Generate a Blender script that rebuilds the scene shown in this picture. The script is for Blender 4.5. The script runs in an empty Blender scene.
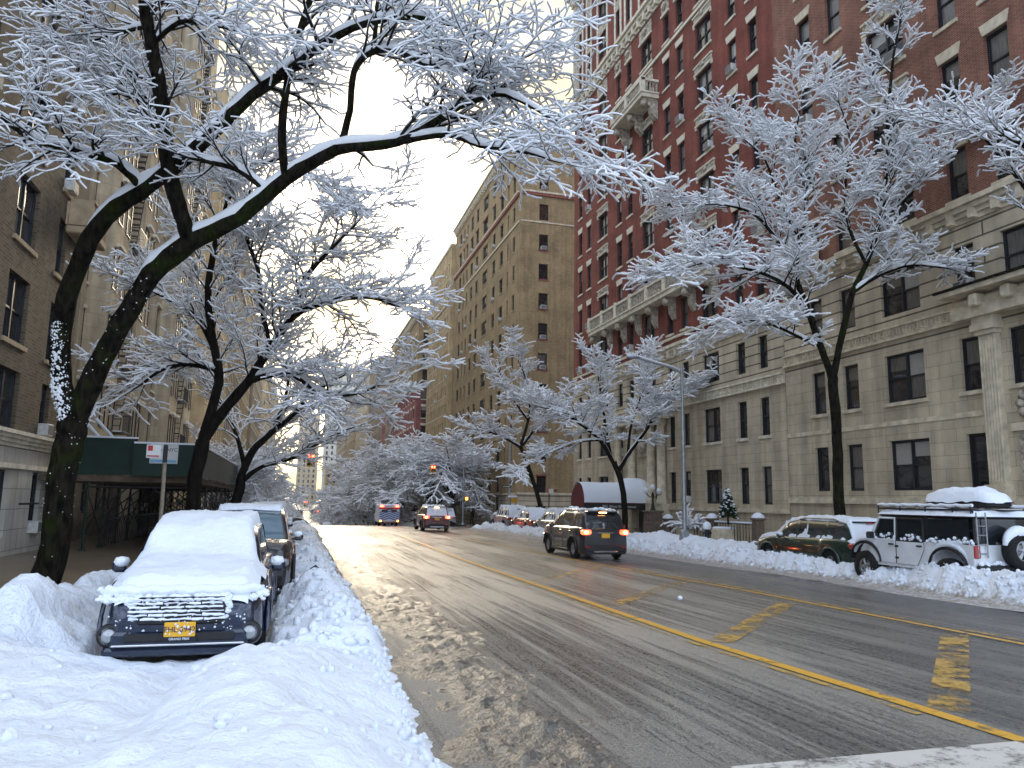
import bpy, math, random
import numpy as np
from mathutils import Vector, Matrix, noise

# ---------------------------------------------------------------- camera, sky, sun, exposure
SC = bpy.context.scene
COL = SC.collection
R = math.radians
CAM_Z = 1.7
YAW, PITCH, ROLL, FPX = 15.75, 8.6, 0.9, 765.0

def cam_basis():
    y, p, r = R(YAW), R(PITCH), R(ROLL)
    fw = Vector((math.sin(y)*math.cos(p), math.cos(y)*math.cos(p), math.sin(p)))
    rt = Vector((math.cos(y), -math.sin(y), 0)); up = rt.cross(fw)
    return rt*math.cos(r)+up*math.sin(r), up*math.cos(r)-rt*math.sin(r), fw
B_R, B_U, B_F = cam_basis()
cam_data = bpy.data.cameras.new('camera'); cam = bpy.data.objects.new('camera', cam_data); COL.objects.link(cam)
cam_data.sensor_width = 36; cam_data.lens = FPX/1024*36; cam_data.clip_start = .05; cam_data.clip_end = 3000
M4 = Matrix(((B_R.x, B_U.x, -B_F.x, 0), (B_R.y, B_U.y, -B_F.y, 0), (B_R.z, B_U.z, -B_F.z, CAM_Z), (0, 0, 0, 1)))
cam.matrix_world = M4
SC.camera = cam
SUN_EL, SUN_AZ = 19.0, 7.0        # azimuth measured from +Y towards +X
world = bpy.data.worlds.new("World"); SC.world = world; world.use_nodes = True
nt = world.node_tree; nt.nodes.clear()
def N(nt, t, **k):
    n = nt.nodes.new(t)
    for a, b in k.items(): setattr(n, a, b)
    return n
wo = N(nt, 'ShaderNodeOutputWorld')
sky = N(nt, 'ShaderNodeTexSky', sky_type='NISHITA'); sky.sun_disc = False
sky.sun_elevation = R(SUN_EL); sky.sun_rotation = R(SUN_AZ); sky.air_density = 1.0; sky.dust_density = 2.0
bg1 = N(nt, 'ShaderNodeBackground'); bg1.inputs[1].default_value = 0.10
nt.links.new(sky.outputs[0], bg1.inputs[0])
tc = N(nt, 'ShaderNodeTexCoord')
nz = N(nt, 'ShaderNodeTexNoise'); nz.inputs['Scale'].default_value = 3.2; nz.inputs['Detail'].default_value = 9; nz.inputs['Roughness'].default_value = .62
mp = N(nt, 'ShaderNodeMapping'); mp.inputs['Scale'].default_value = (1, 1, 2.6); mp.inputs['Rotation'].default_value = (0.2, 0.25, 0.5)
nt.links.new(tc.outputs['Generated'], mp.inputs[0]); nt.links.new(mp.outputs[0], nz.inputs['Vector'])
cr = N(nt, 'ShaderNodeValToRGB'); cr.color_ramp.elements[0].position = .40; cr.color_ramp.elements[1].position = .60
cr.color_ramp.elements[0].color = (.45, .45, .45, 1); cr.color_ramp.elements[1].color = (1, 1, 1, 1)
nt.links.new(nz.outputs[0], cr.inputs[0])
# cloud layer: thin winter cloud lit from behind by the low sun
sund = Vector((math.sin(R(SUN_AZ))*math.cos(R(SUN_EL)), math.cos(R(SUN_AZ))*math.cos(R(SUN_EL)), math.sin(R(SUN_EL))))
dp = N(nt, 'ShaderNodeVectorMath', operation='DOT_PRODUCT'); dp.inputs[1].default_value = sund
nrm = N(nt, 'ShaderNodeVectorMath', operation='NORMALIZE'); nt.links.new(tc.outputs['Generated'], nrm.inputs[0]); nt.links.new(nrm.outputs[0], dp.inputs[0])
cc = N(nt, 'ShaderNodeValToRGB')
E = cc.color_ramp.elements
E[0].position = 0.0; E[0].color = (.98, 1.14, 1.42, 1)
E[1].position = 1.0; E[1].color = (1.2, .88, .40, 1)
e = E.new(.55); e.color = (.60, .68, .80, 1)
e = E.new(.85); e.color = (.44, .42, .345, 1)
e = E.new(.96); e.color = (.62, .50, .265, 1)
nt.links.new(dp.outputs['Value'], cc.inputs[0])
bg2 = N(nt, 'ShaderNodeBackground')
cm = N(nt, 'ShaderNodeMapRange'); cm.inputs['From Min'].default_value = .38; cm.inputs['From Max'].default_value = .66; cm.inputs['To Min'].default_value = .48; cm.inputs['To Max'].default_value = 1.36
nt.links.new(nz.outputs[0], cm.inputs[0]); nt.links.new(cm.outputs[0], bg2.inputs[1])
nt.links.new(cc.outputs[0], bg2.inputs[0])
mx = N(nt, 'ShaderNodeMixShader'); nt.links.new(cr.outputs[0], mx.inputs[0]); nt.links.new(bg1.outputs[0], mx.inputs[1]); nt.links.new(bg2.outputs[0], mx.inputs[2])
nt.links.new(mx.outputs[0], wo.inputs[0])
sl = bpy.data.lights.new('sun', 'SUN'); sl.energy = .85; sl.angle = R(22); sl.color = (1.0, .86, .66)
sun = bpy.data.objects.new('sun', sl); COL.objects.link(sun)
sun.rotation_euler = (-sund).to_track_quat('-Z', 'Y').to_euler()
SC.view_settings.view_transform = 'Standard'; SC.view_settings.look = 'None'; SC.view_settings.gamma = 1
SC.view_settings.exposure = 1.15; SC.view_settings.use_curve_mapping = False
SC.render.engine = 'CYCLES'
SC.cycles.max_bounces = 5; SC.cycles.diffuse_bounces = 3; SC.cycles.glossy_bounces = 3; SC.cycles.use_denoising = True

def at(px, py, Y):                 # point of the street seen at that place of the photograph, Y metres ahead
    d = B_R*((px-512)/FPX) - B_U*((py-384)/FPX) + B_F
    t = Y/d.y
    return Vector((t*d.x, Y, CAM_Z+t*d.z))
def atx(px, py, X):
    d = B_R*((px-512)/FPX) - B_U*((py-384)/FPX) + B_F
    t = X/d.x
    return Vector((X, t*d.y, CAM_Z+t*d.z))
GP = [(-60, 0), (-30, -.05), (0, -.1), (10, -.22), (26, -.36), (52, -.46), (72, -.85), (92, -1.6), (120, -3.1), (200, -7.4), (230, -7.3), (330, -5.6), (500, -2.), (900, 4)]
def gz(y):
    for (a, za), (b, zb) in zip(GP, GP[1:]):
        if y <= b: return za+(zb-za)*(y-a)/(b-a)
    return GP[-1][1]

# ---------------------------------------------------------------- materials
def mat(name, col, rough=.8, spec=.3, metal=0, noise_amt=0, noise_scale=5, bump=0, bump_scale=40, coat=0, emit=None, estr=0, col2=None, stretch=None, detail=6):
    m = bpy.data.materials.new(name); m.use_nodes = True; t = m.node_tree
    b = t.nodes['Principled BSDF']
    b.inputs['Base Color'].default_value = (*col, 1); b.inputs['Roughness'].default_value = rough
    b.inputs['Specular IOR Level'].default_value = spec; b.inputs['Metallic'].default_value = metal
    b.inputs['Coat Weight'].default_value = coat; b.inputs['Coat Roughness'].default_value = .05
    if emit: b.inputs['Emission Color'].default_value = (*emit, 1); b.inputs['Emission Strength'].default_value = estr
    c = N(t, 'ShaderNodeTexCoord'); vec = c.outputs['Object']
    if stretch:
        q = N(t, 'ShaderNodeMapping'); q.inputs['Scale'].default_value = stretch; t.links.new(vec, q.inputs[0]); vec = q.outputs[0]
    if noise_amt or col2:
        n = N(t, 'ShaderNodeTexNoise'); n.inputs['Scale'].default_value = noise_scale; n.inputs['Detail'].default_value = detail
        t.links.new(vec, n.inputs['Vector'])
        r = N(t, 'ShaderNodeValToRGB'); r.color_ramp.elements[0].position = .3; r.color_ramp.elements[1].position = .7
        if col2: a_, b_ = col, col2
        else: a_ = [x*(1-noise_amt) for x in col]; b_ = [min(1, x*(1+noise_amt)) for x in col]
        r.color_ramp.elements[0].color = (*a_, 1); r.color_ramp.elements[1].color = (*b_, 1)
        t.links.new(n.outputs[0], r.inputs[0]); t.links.new(r.outputs[0], b.inputs['Base Color'])
    if bump:
        n2 = N(t, 'ShaderNodeTexNoise'); n2.inputs['Scale'].default_value = bump_scale; n2.inputs['Detail'].default_value = 5
        t.links.new(vec, n2.inputs['Vector'])
        bp = N(t, 'ShaderNodeBump'); bp.inputs['Strength'].default_value = 1; bp.inputs['Distance'].default_value = bump
        t.links.new(n2.outputs[0], bp.inputs['Height']); t.links.new(bp.outputs[0], b.inputs['Normal'])
    return m

def wallmat(name, c1, c2, mortar, bw=.22, bh=.075, msize=.012, blotch=.35, rough=.85, bump=.006, off=.5, streak=0.25):
    """masonry in the wall's plane: object x+y runs along the wall, z up"""
    m = bpy.data.materials.new(name); m.use_nodes = True; t = m.node_tree; b = t.nodes['Principled BSDF']
    b.inputs['Roughness'].default_value = rough; b.inputs['Specular IOR Level'].default_value = .25
    c = N(t, 'ShaderNodeTexCoord'); s = N(t, 'ShaderNodeSeparateXYZ'); t.links.new(c.outputs['Object'], s.inputs[0])
    a = N(t, 'ShaderNodeMath', operation='ADD'); t.links.new(s.outputs[0], a.inputs[0]); t.links.new(s.outputs[1], a.inputs[1])
    k = N(t, 'ShaderNodeCombineXYZ'); t.links.new(a.outputs[0], k.inputs[0]); t.links.new(s.outputs[2], k.inputs[1])
    br = N(t, 'ShaderNodeTexBrick'); br.inputs['Scale'].default_value = 1; br.offset = off
    br.inputs['Brick Width'].default_value = bw; br.inputs['Row Height'].default_value = bh; br.inputs['Mortar Size'].default_value = msize
    br.inputs['Color1'].default_value = (*c1, 1); br.inputs['Color2'].default_value = (*c2, 1); br.inputs['Mortar'].default_value = (*mortar, 1)
    t.links.new(k.outputs[0], br.inputs['Vector'])
    n = N(t, 'ShaderNodeTexNoise'); n.inputs['Scale'].default_value = .55; n.inputs['Detail'].default_value = 8; n.inputs['Roughness'].default_value = .65
    t.links.new(k.outputs[0], n.inputs['Vector'])
    q = N(t, 'ShaderNodeMapping'); q.inputs['Scale'].default_value = (2.2, .12, 1); t.links.new(k.outputs[0], q.inputs[0])
    n2 = N(t, 'ShaderNodeTexNoise'); n2.inputs['Scale'].default_value = 1; n2.inputs['Detail'].default_value = 5; t.links.new(q.outputs[0], n2.inputs['Vector'])
    def mr(x, lo, hi):
        r = N(t, 'ShaderNodeMapRange'); r.inputs['From Min'].default_value = .3; r.inputs['From Max'].default_value = .7
        r.inputs['To Min'].default_value = lo; r.inputs['To Max'].default_value = hi; t.links.new(x, r.inputs[0]); return r.outputs[0]
    mu = N(t, 'ShaderNodeMath', operation='MULTIPLY'); t.links.new(mr(n.outputs[0], 1-blotch, 1+blotch*.6), mu.inputs[0]); t.links.new(mr(n2.outputs[0], 1-streak, 1+streak*.4), mu.inputs[1])
    mm = N(t, 'ShaderNodeVectorMath', operation='SCALE'); t.links.new(br.outputs['Color'], mm.inputs[0]); t.links.new(mu.outputs[0], mm.inputs['Scale'])
    t.links.new(mm.outputs[0], b.inputs['Base Color'])
    bp = N(t, 'ShaderNodeBump'); bp.inputs['Strength'].default_value = .7; bp.inputs['Distance'].default_value = bump; bp.invert = True
    t.links.new(br.outputs['Fac'], bp.inputs['Height']); t.links.new(bp.outputs[0], b.inputs['Normal'])
    return m

M = {}
M['red_brick'] = wallmat('red_brick', (.29, .072, .048), (.215, .052, .036), (.17, .07, .052))
M['rose_brick'] = wallmat('rose_brick', (.31, .10, .065), (.19, .052, .038), (.29, .20, .14), msize=.014)
M['brown_brick'] = wallmat('brown_brick', (.42, .295, .145), (.29, .20, .097), (.32, .235, .13))
M['tan_brick'] = wallmat('tan_brick', (.56, .40, .20), (.50, .355, .18), (.40, .30, .18))
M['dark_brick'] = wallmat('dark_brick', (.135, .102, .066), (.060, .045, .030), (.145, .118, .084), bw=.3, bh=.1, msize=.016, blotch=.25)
M['umber_brick'] = wallmat('umber_brick', (.30, .22, .14), (.20, .15, .10), (.24, .19, .13))
M['wine_brick'] = wallmat('wine_brick', (.34, .10, .09), (.26, .07, .07), (.24, .1, .09))
M['limestone'] = wallmat('limestone', (.60, .51, .365), (.54, .455, .325), (.34, .29, .21), bw=1.1, bh=.46, msize=.01, blotch=.28, bump=.004, streak=.3)
M['rustic_stone'] = wallmat('rustic_stone', (.59, .50, .36), (.54, .455, .325), (.14, .12, .09), bw=30, bh=.5, msize=.035, blotch=.3, bump=.02)
M['pale_stone'] = wallmat('pale_stone', (.52, .49, .42), (.48, .45, .385), (.28, .26, .22), bw=.95, bh=.62, msize=.014, blotch=.2)
M['cream_stone'] = wallmat('cream_stone', (.52, .42, .28), (.45, .36, .24), (.36, .30, .2), bw=1.2, bh=.6, msize=.012)
M['trim_stone'] = mat('trim_stone', (.60, .52, .38), .8, noise_amt=.25, noise_scale=3, bump=.01, bump_scale=12)
M['trim_pale'] = mat('trim_pale', (.66, .60, .47), .8, noise_amt=.22, noise_scale=3, bump=.008, bump_scale=14)
M['trim_brown'] = mat('trim_brown', (.36, .27, .17), .8, noise_amt=.25, noise_scale=3)
M['carved'] = mat('carved', (.62, .55, .43), .85, col2=(.22, .19, .15), noise_scale=5.5, bump=.12, bump_scale=6)
M['terracotta'] = mat('terracotta', (.26, .085, .06), .8, noise_amt=.3, noise_scale=4)
M['frame_dark'] = mat('frame_dark', (.012, .014, .018), .35, .4)
M['frame_green'] = mat('frame_green', (.02, .035, .03), .4, .4)
M['frame_pale'] = mat('frame_pale', (.40, .36, .29), .5, .4, noise_amt=.2)
def glassmat(name, base, rough=.04, n=.0):
    m = mat(name, base, rough, .6, coat=.4, noise_amt=n, noise_scale=1.2)
    t = m.node_tree; b = t.nodes['Principled BSDF']
    nn = N(t, 'ShaderNodeTexNoise'); nn.inputs['Scale'].default_value = 1.3; nn.inputs['Detail'].default_value = 1
    c = N(t, 'ShaderNodeTexCoord'); t.links.new(c.outputs['Object'], nn.inputs['Vector'])
    bp = N(t, 'ShaderNodeBump'); bp.inputs['Strength'].default_value = .5; bp.inputs['Distance'].default_value = .012
    t.links.new(nn.outputs[0], bp.inputs['Height']); t.links.new(bp.outputs[0], b.inputs['Normal']); t.links.new(bp.outputs[0], b.inputs['Coat Normal'])
    return m
M['glass'] = glassmat('window_glass', (.008, .010, .013), .03, .5)
M['glass_b'] = glassmat('window_glass_interior', (.025, .023, .022), .03, .6)
M['blind'] = mat('window_blind', (.34, .325, .295), .25, .5, coat=.8, noise_amt=.12, stretch=(1, 1, 12), noise_scale=4)
M['curtain'] = mat('window_curtain', (.12, .11, .098), .3, .5, coat=.8, noise_amt=.45, stretch=(6, 6, .6), noise_scale=3)
M['lit'] = mat('lit_window', (.4, .3, .15), .2, .5, emit=(1., .62, .22), estr=.5, noise_amt=.5)
M['ac'] = mat('air_conditioner_case', (.52, .51, .48), .5, noise_amt=.18, noise_scale=6)
M['ac_grille'] = mat('air_conditioner_grille', (.10, .10, .10), .6, col2=(.2, .2, .2), stretch=(1, 1, 30), noise_scale=2)
M['roof'] = mat('flat_roof', (.5, .52, .55), .8)

def snowmat(name, dirt=0.0, bump=.02, scale=14, base=(.79, .83, .89)):
    m = bpy.data.materials.new(name); m.use_nodes = True; t = m.node_tree; b = t.nodes['Principled BSDF']
    b.inputs['Roughness'].default_value = .75; b.inputs['Specular IOR Level'].default_value = .35
    b.inputs['Base Color'].default_value = (*base, 1)
    c = N(t, 'ShaderNodeTexCoord')
    n = N(t, 'ShaderNodeTexNoise'); n.inputs['Scale'].default_value = scale; n.inputs['Detail'].default_value = 8; n.inputs['Roughness'].default_value = .6
    t.links.new(c.outputs['Object'], n.inputs['Vector'])
    bp = N(t, 'ShaderNodeBump'); bp.inputs['Strength'].default_value = 1; bp.inputs['Distance'].default_value = bump
    nb = N(t, 'ShaderNodeTexNoise'); nb.inputs['Scale'].default_value = scale*5; nb.inputs['Detail'].default_value = 4; t.links.new(c.outputs['Object'], nb.inputs['Vector'])
    ah = N(t, 'ShaderNodeMath', operation='MULTIPLY_ADD'); ah.inputs[1].default_value = .22; t.links.new(nb.outputs[0], ah.inputs[0]); t.links.new(n.outputs[0], ah.inputs[2])
    t.links.new(ah.outputs[0], bp.inputs['Height']); t.links.new(bp.outputs[0], b.inputs['Normal'])
    if dirt:
        at_ = N(t, 'ShaderNodeAttribute', attribute_name='dirt')
        n2 = N(t, 'ShaderNodeTexNoise'); n2.inputs['Scale'].default_value = 7; n2.inputs['Detail'].default_value = 9; n2.inputs['Roughness'].default_value = .7
        t.links.new(c.outputs['Object'], n2.inputs['Vector'])
        ad = N(t, 'ShaderNodeMath', operation='ADD'); t.links.new(at_.outputs['Fac'], ad.inputs[0]); t.links.new(n2.outputs[0], ad.inputs[1])
        r = N(t, 'ShaderNodeMapRange'); r.inputs['From Min'].default_value = .82; r.inputs['From Max'].default_value = 1.15; t.links.new(ad.outputs[0], r.inputs[0])
        n3 = N(t, 'ShaderNodeTexNoise'); n3.inputs['Scale'].default_value = 22; n3.inputs['Detail'].default_value = 6; t.links.new(c.outputs['Object'], n3.inputs['Vector'])
        rr = N(t, 'ShaderNodeValToRGB'); rr.color_ramp.elements[0].position = .35; rr.color_ramp.elements[1].position = .65
        rr.color_ramp.elements[0].color = (.16, .13, .10, 1); rr.color_ramp.elements[1].color = (.45, .40, .34, 1); t.links.new(n3.outputs[0], rr.inputs[0])
        mi = N(t, 'ShaderNodeMix', data_type='RGBA'); mi.inputs['A'].default_value = (*base, 1)
        t.links.new(r.outputs[0], mi.inputs['Factor']); t.links.new(rr.outputs[0], mi.inputs['B']); t.links.new(mi.outputs['Result'], b.inputs['Base Color'])
    return m
M['snow'] = snowmat('fresh_snow', 0, .035, 9)
M['bank_snow'] = snowmat('bank_snow', 1, .065, 6.5)
M['twig_snow'] = mat('twig_snow', (.93, .94, .96), .8, .2)
_t = M['twig_snow'].node_tree; _tl = N(_t, 'ShaderNodeBsdfTranslucent'); _tl.inputs[0].default_value = (.88, .90, .93, 1); _mx = N(_t, 'ShaderNodeMixShader'); _mx.inputs[0].default_value = .2
_t.links.new(_t.nodes['Principled BSDF'].outputs[0], _mx.inputs[1]); _t.links.new(_tl.outputs[0], _mx.inputs[2]); _t.links.new(_mx.outputs[0], _t.nodes['Material Output'].inputs[0])
M['bark'] = mat('bark', (.016, .013, .010), .95, .08, col2=(.005, .004, .0035), noise_scale=9, bump=.05, bump_scale=16, stretch=(1, 1, .35))
M['twig'] = mat('twig_bark', (.016, .013, .010), .8, .2)

# mossy bark with snow blown on to one side
def mossbark():
    m = bpy.data.materials.new('mossy_bark'); m.use_nodes = True; t = m.node_tree; b = t.nodes['Principled BSDF']; b.inputs['Roughness'].default_value = .95; b.inputs['Specular IOR Level'].default_value = .08
    c = N(t, 'ShaderNodeTexCoord'); q = N(t, 'ShaderNodeMapping'); q.inputs['Scale'].default_value = (1, 1, .3); t.links.new(c.outputs['Object'], q.inputs[0])
    n = N(t, 'ShaderNodeTexNoise'); n.inputs['Scale'].default_value = 14; n.inputs['Detail'].default_value = 7; t.links.new(q.outputs[0], n.inputs['Vector'])
    r = N(t, 'ShaderNodeValToRGB'); r.color_ramp.elements[0].position = .36; r.color_ramp.elements[0].color = (.003, .0025, .002, 1)
    r.color_ramp.elements[1].position = .66; r.color_ramp.elements[1].color = (.020, .016, .011, 1); t.links.new(n.outputs[0], r.inputs[0])
    n2 = N(t, 'ShaderNodeTexNoise'); n2.inputs['Scale'].default_value = 2.2; n2.inputs['Detail'].default_value = 6; t.links.new(c.outputs['Object'], n2.inputs['Vector'])
    r2 = N(t, 'ShaderNodeMapRange'); r2.inputs['From Min'].default_value = .5; r2.inputs['From Max'].default_value = .68; t.links.new(n2.outputs[0], r2.inputs[0])
    mi = N(t, 'ShaderNodeMix', data_type='RGBA'); mi.inputs['B'].default_value = (.014, .020, .003, 1); t.links.new(r2.outputs[0], mi.inputs['Factor']); t.links.new(r.outputs[0], mi.inputs['A'])
    t.links.new(mi.outputs['Result'], b.inputs['Base Color'])
    v = N(t, 'ShaderNodeTexVoronoi'); v.inputs['Scale'].default_value = 11; t.links.new(q.outputs[0], v.inputs['Vector'])
    ad = N(t, 'ShaderNodeMath', operation='ADD'); t.links.new(n.outputs[0], ad.inputs[0]); t.links.new(v.outputs['Distance'], ad.inputs[1])
    bp = N(t, 'ShaderNodeBump'); bp.inputs['Strength'].default_value = 1; bp.inputs['Distance'].default_value = .06
    t.links.new(ad.outputs[0], bp.inputs['Height']); t.links.new(bp.outputs[0], b.inputs['Normal'])
    return m
M['moss_bark'] = mossbark()

def roadmat():
    m = bpy.data.materials.new('wet_slushy_asphalt'); m.use_nodes = True; t = m.node_tree; b = t.nodes['Principled BSDF']
    c = N(t, 'ShaderNodeTexCoord'); v = c.outputs['Object']
    def noi(sc, st, det=6, ro=.6, rot=0):
        q = N(t, 'ShaderNodeMapping'); q.inputs['Scale'].default_value = st; q.inputs['Rotation'].default_value = (0, 0, rot); t.links.new(v, q.inputs[0])
        n = N(t, 'ShaderNodeTexNoise'); n.inputs['Scale'].default_value = sc; n.inputs['Detail'].default_value = det; n.inputs['Roughness'].default_value = ro
        t.links.new(q.outputs[0], n.inputs['Vector']); return n.outputs[0]
    def mr(x, a, b_, c_=0, d=1):
        r = N(t, 'ShaderNodeMapRange'); r.inputs['From Min'].default_value = a; r.inputs['From Max'].default_value = b_
        r.inputs['To Min'].default_value = c_; r.inputs['To Max'].default_value = d; t.links.new(x, r.inputs[0]); return r.outputs[0]
    def ma(op, x, y):
        n = N(t, 'ShaderNodeMath', operation=op)
        for i, z in enumerate((x, y)):
            if isinstance(z, (int, float)): n.inputs[i].default_value = z
            else: t.links.new(z, n.inputs[i])
        return n.outputs[0]
    lines = noi(1.0, (9.0, .20, 1), 10, .70, .015); fine = noi(26, (1.5, .6, 1), 9, .78); grain = noi(70, (1, .8, 1), 5, .8)
    patch = noi(.32, (1.2, .42, 1), 7, .6, .1); wheel = noi(1.0, (1.0, .02, 1), 3, .5, .01)
    geo = N(t, 'ShaderNodeSeparateXYZ'); t.links.new(v, geo.inputs[0])
    side = mr(geo.outputs[0], 2.0, 12.5, .075, -.065)
    f0 = ma('ADD', ma('MULTIPLY', lines, .50), ma('ADD', ma('MULTIPLY', patch, .42), ma('MULTIPLY', wheel, .30)))
    f1 = ma('ADD', f0, ma('ADD', ma('MULTIPLY', fine, .42), ma('MULTIPLY', grain, .20)))
    crust = mr(ma('ADD', f1, side), .83, .975)
    asp = N(t, 'ShaderNodeValToRGB'); asp.color_ramp.elements[0].position = .35; asp.color_ramp.elements[1].position = .7
    asp.color_ramp.elements[0].color = (.012, .0118, .0115, 1); asp.color_ramp.elements[1].color = (.060, .056, .050, 1); t.links.new(grain, asp.inputs[0])
    slc = N(t, 'ShaderNodeValToRGB'); slc.color_ramp.elements[0].position = .36; slc.color_ramp.elements[1].position = .70
    slc.color_ramp.elements[0].color = (.055, .053, .048, 1); slc.color_ramp.elements[1].color = (.44, .42, .375, 1); t.links.new(noi(55, (1.2, .6, 1), 7, .8), slc.inputs[0])
    mi = N(t, 'ShaderNodeMix', data_type='RGBA'); t.links.new(crust, mi.inputs['Factor']); t.links.new(asp.outputs[0], mi.inputs['A']); t.links.new(slc.outputs[0], mi.inputs['B'])
    t.links.new(mi.outputs['Result'], b.inputs['Base Color'])
    rr = ma('ADD', .11, ma('ADD', ma('MULTIPLY', crust, .20), ma('MULTIPLY', mr(fine, .3, .7), .18)))
    t.links.new(rr, b.inputs['Roughness']); b.inputs['Specular IOR Level'].default_value = .55
    bp = N(t, 'ShaderNodeBump'); bp.inputs['Strength'].default_value = 1; bp.inputs['Distance'].default_value = .028
    t.links.new(ma('ADD', ma('MULTIPLY', fine, .7), ma('ADD', ma('MULTIPLY', grain, .35), ma('MULTIPLY', crust, .45))), bp.inputs['Height']); t.links.new(bp.outputs[0], b.inputs['Normal'])
    return m
M['road'] = roadmat()
def paintmat(name, col, wear=.5):
    m = bpy.data.materials.new(name); m.use_nodes = True; t = m.node_tree; b = t.nodes['Principled BSDF']; out = t.nodes['Material Output']
    b.inputs['Base Color'].default_value = (*col, 1); b.inputs['Roughness'].default_value = .38
    c = N(t, 'ShaderNodeTexCoord'); n = N(t, 'ShaderNodeTexNoise'); n.inputs['Scale'].default_value = 2.6; n.inputs['Detail'].default_value = 10; n.inputs['Roughness'].default_value = .75
    t.links.new(c.outputs['Object'], n.inputs['Vector'])
    r = N(t, 'ShaderNodeMapRange'); r.inputs['From Min'].default_value = wear-.05; r.inputs['From Max'].default_value = wear+.09; t.links.new(n.outputs[0], r.inputs[0])
    tr = N(t, 'ShaderNodeBsdfTransparent'); mx_ = N(t, 'ShaderNodeMixShader'); t.links.new(r.outputs[0], mx_.inputs[0])
    t.links.new(tr.outputs[0], mx_.inputs[1]); t.links.new(b.outputs[0], mx_.inputs[2]); t.links.new(mx_.outputs[0], out.inputs[0])
    return m
M['yellow_paint'] = paintmat('yellow_paint', (.62, .34, .04), .36)
M['yellow_worn'] = paintmat('worn_yellow_paint', (.48, .30, .075), .495)
M['white_paint'] = paintmat('white_paint', (.56, .54, .49), .42)
M['walk'] = mat('wet_sidewalk', (.13, .095, .06), .3, .5, col2=(.22, .17, .12), noise_scale=1.5, bump=.01, bump_scale=20)
M['kerb'] = mat('kerb_stone', (.25, .24, .22), .6, noise_amt=.3)
M['ground'] = mat('snowy_ground', (.6, .6, .62), .8, noise_amt=.2, noise_scale=.3)

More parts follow.
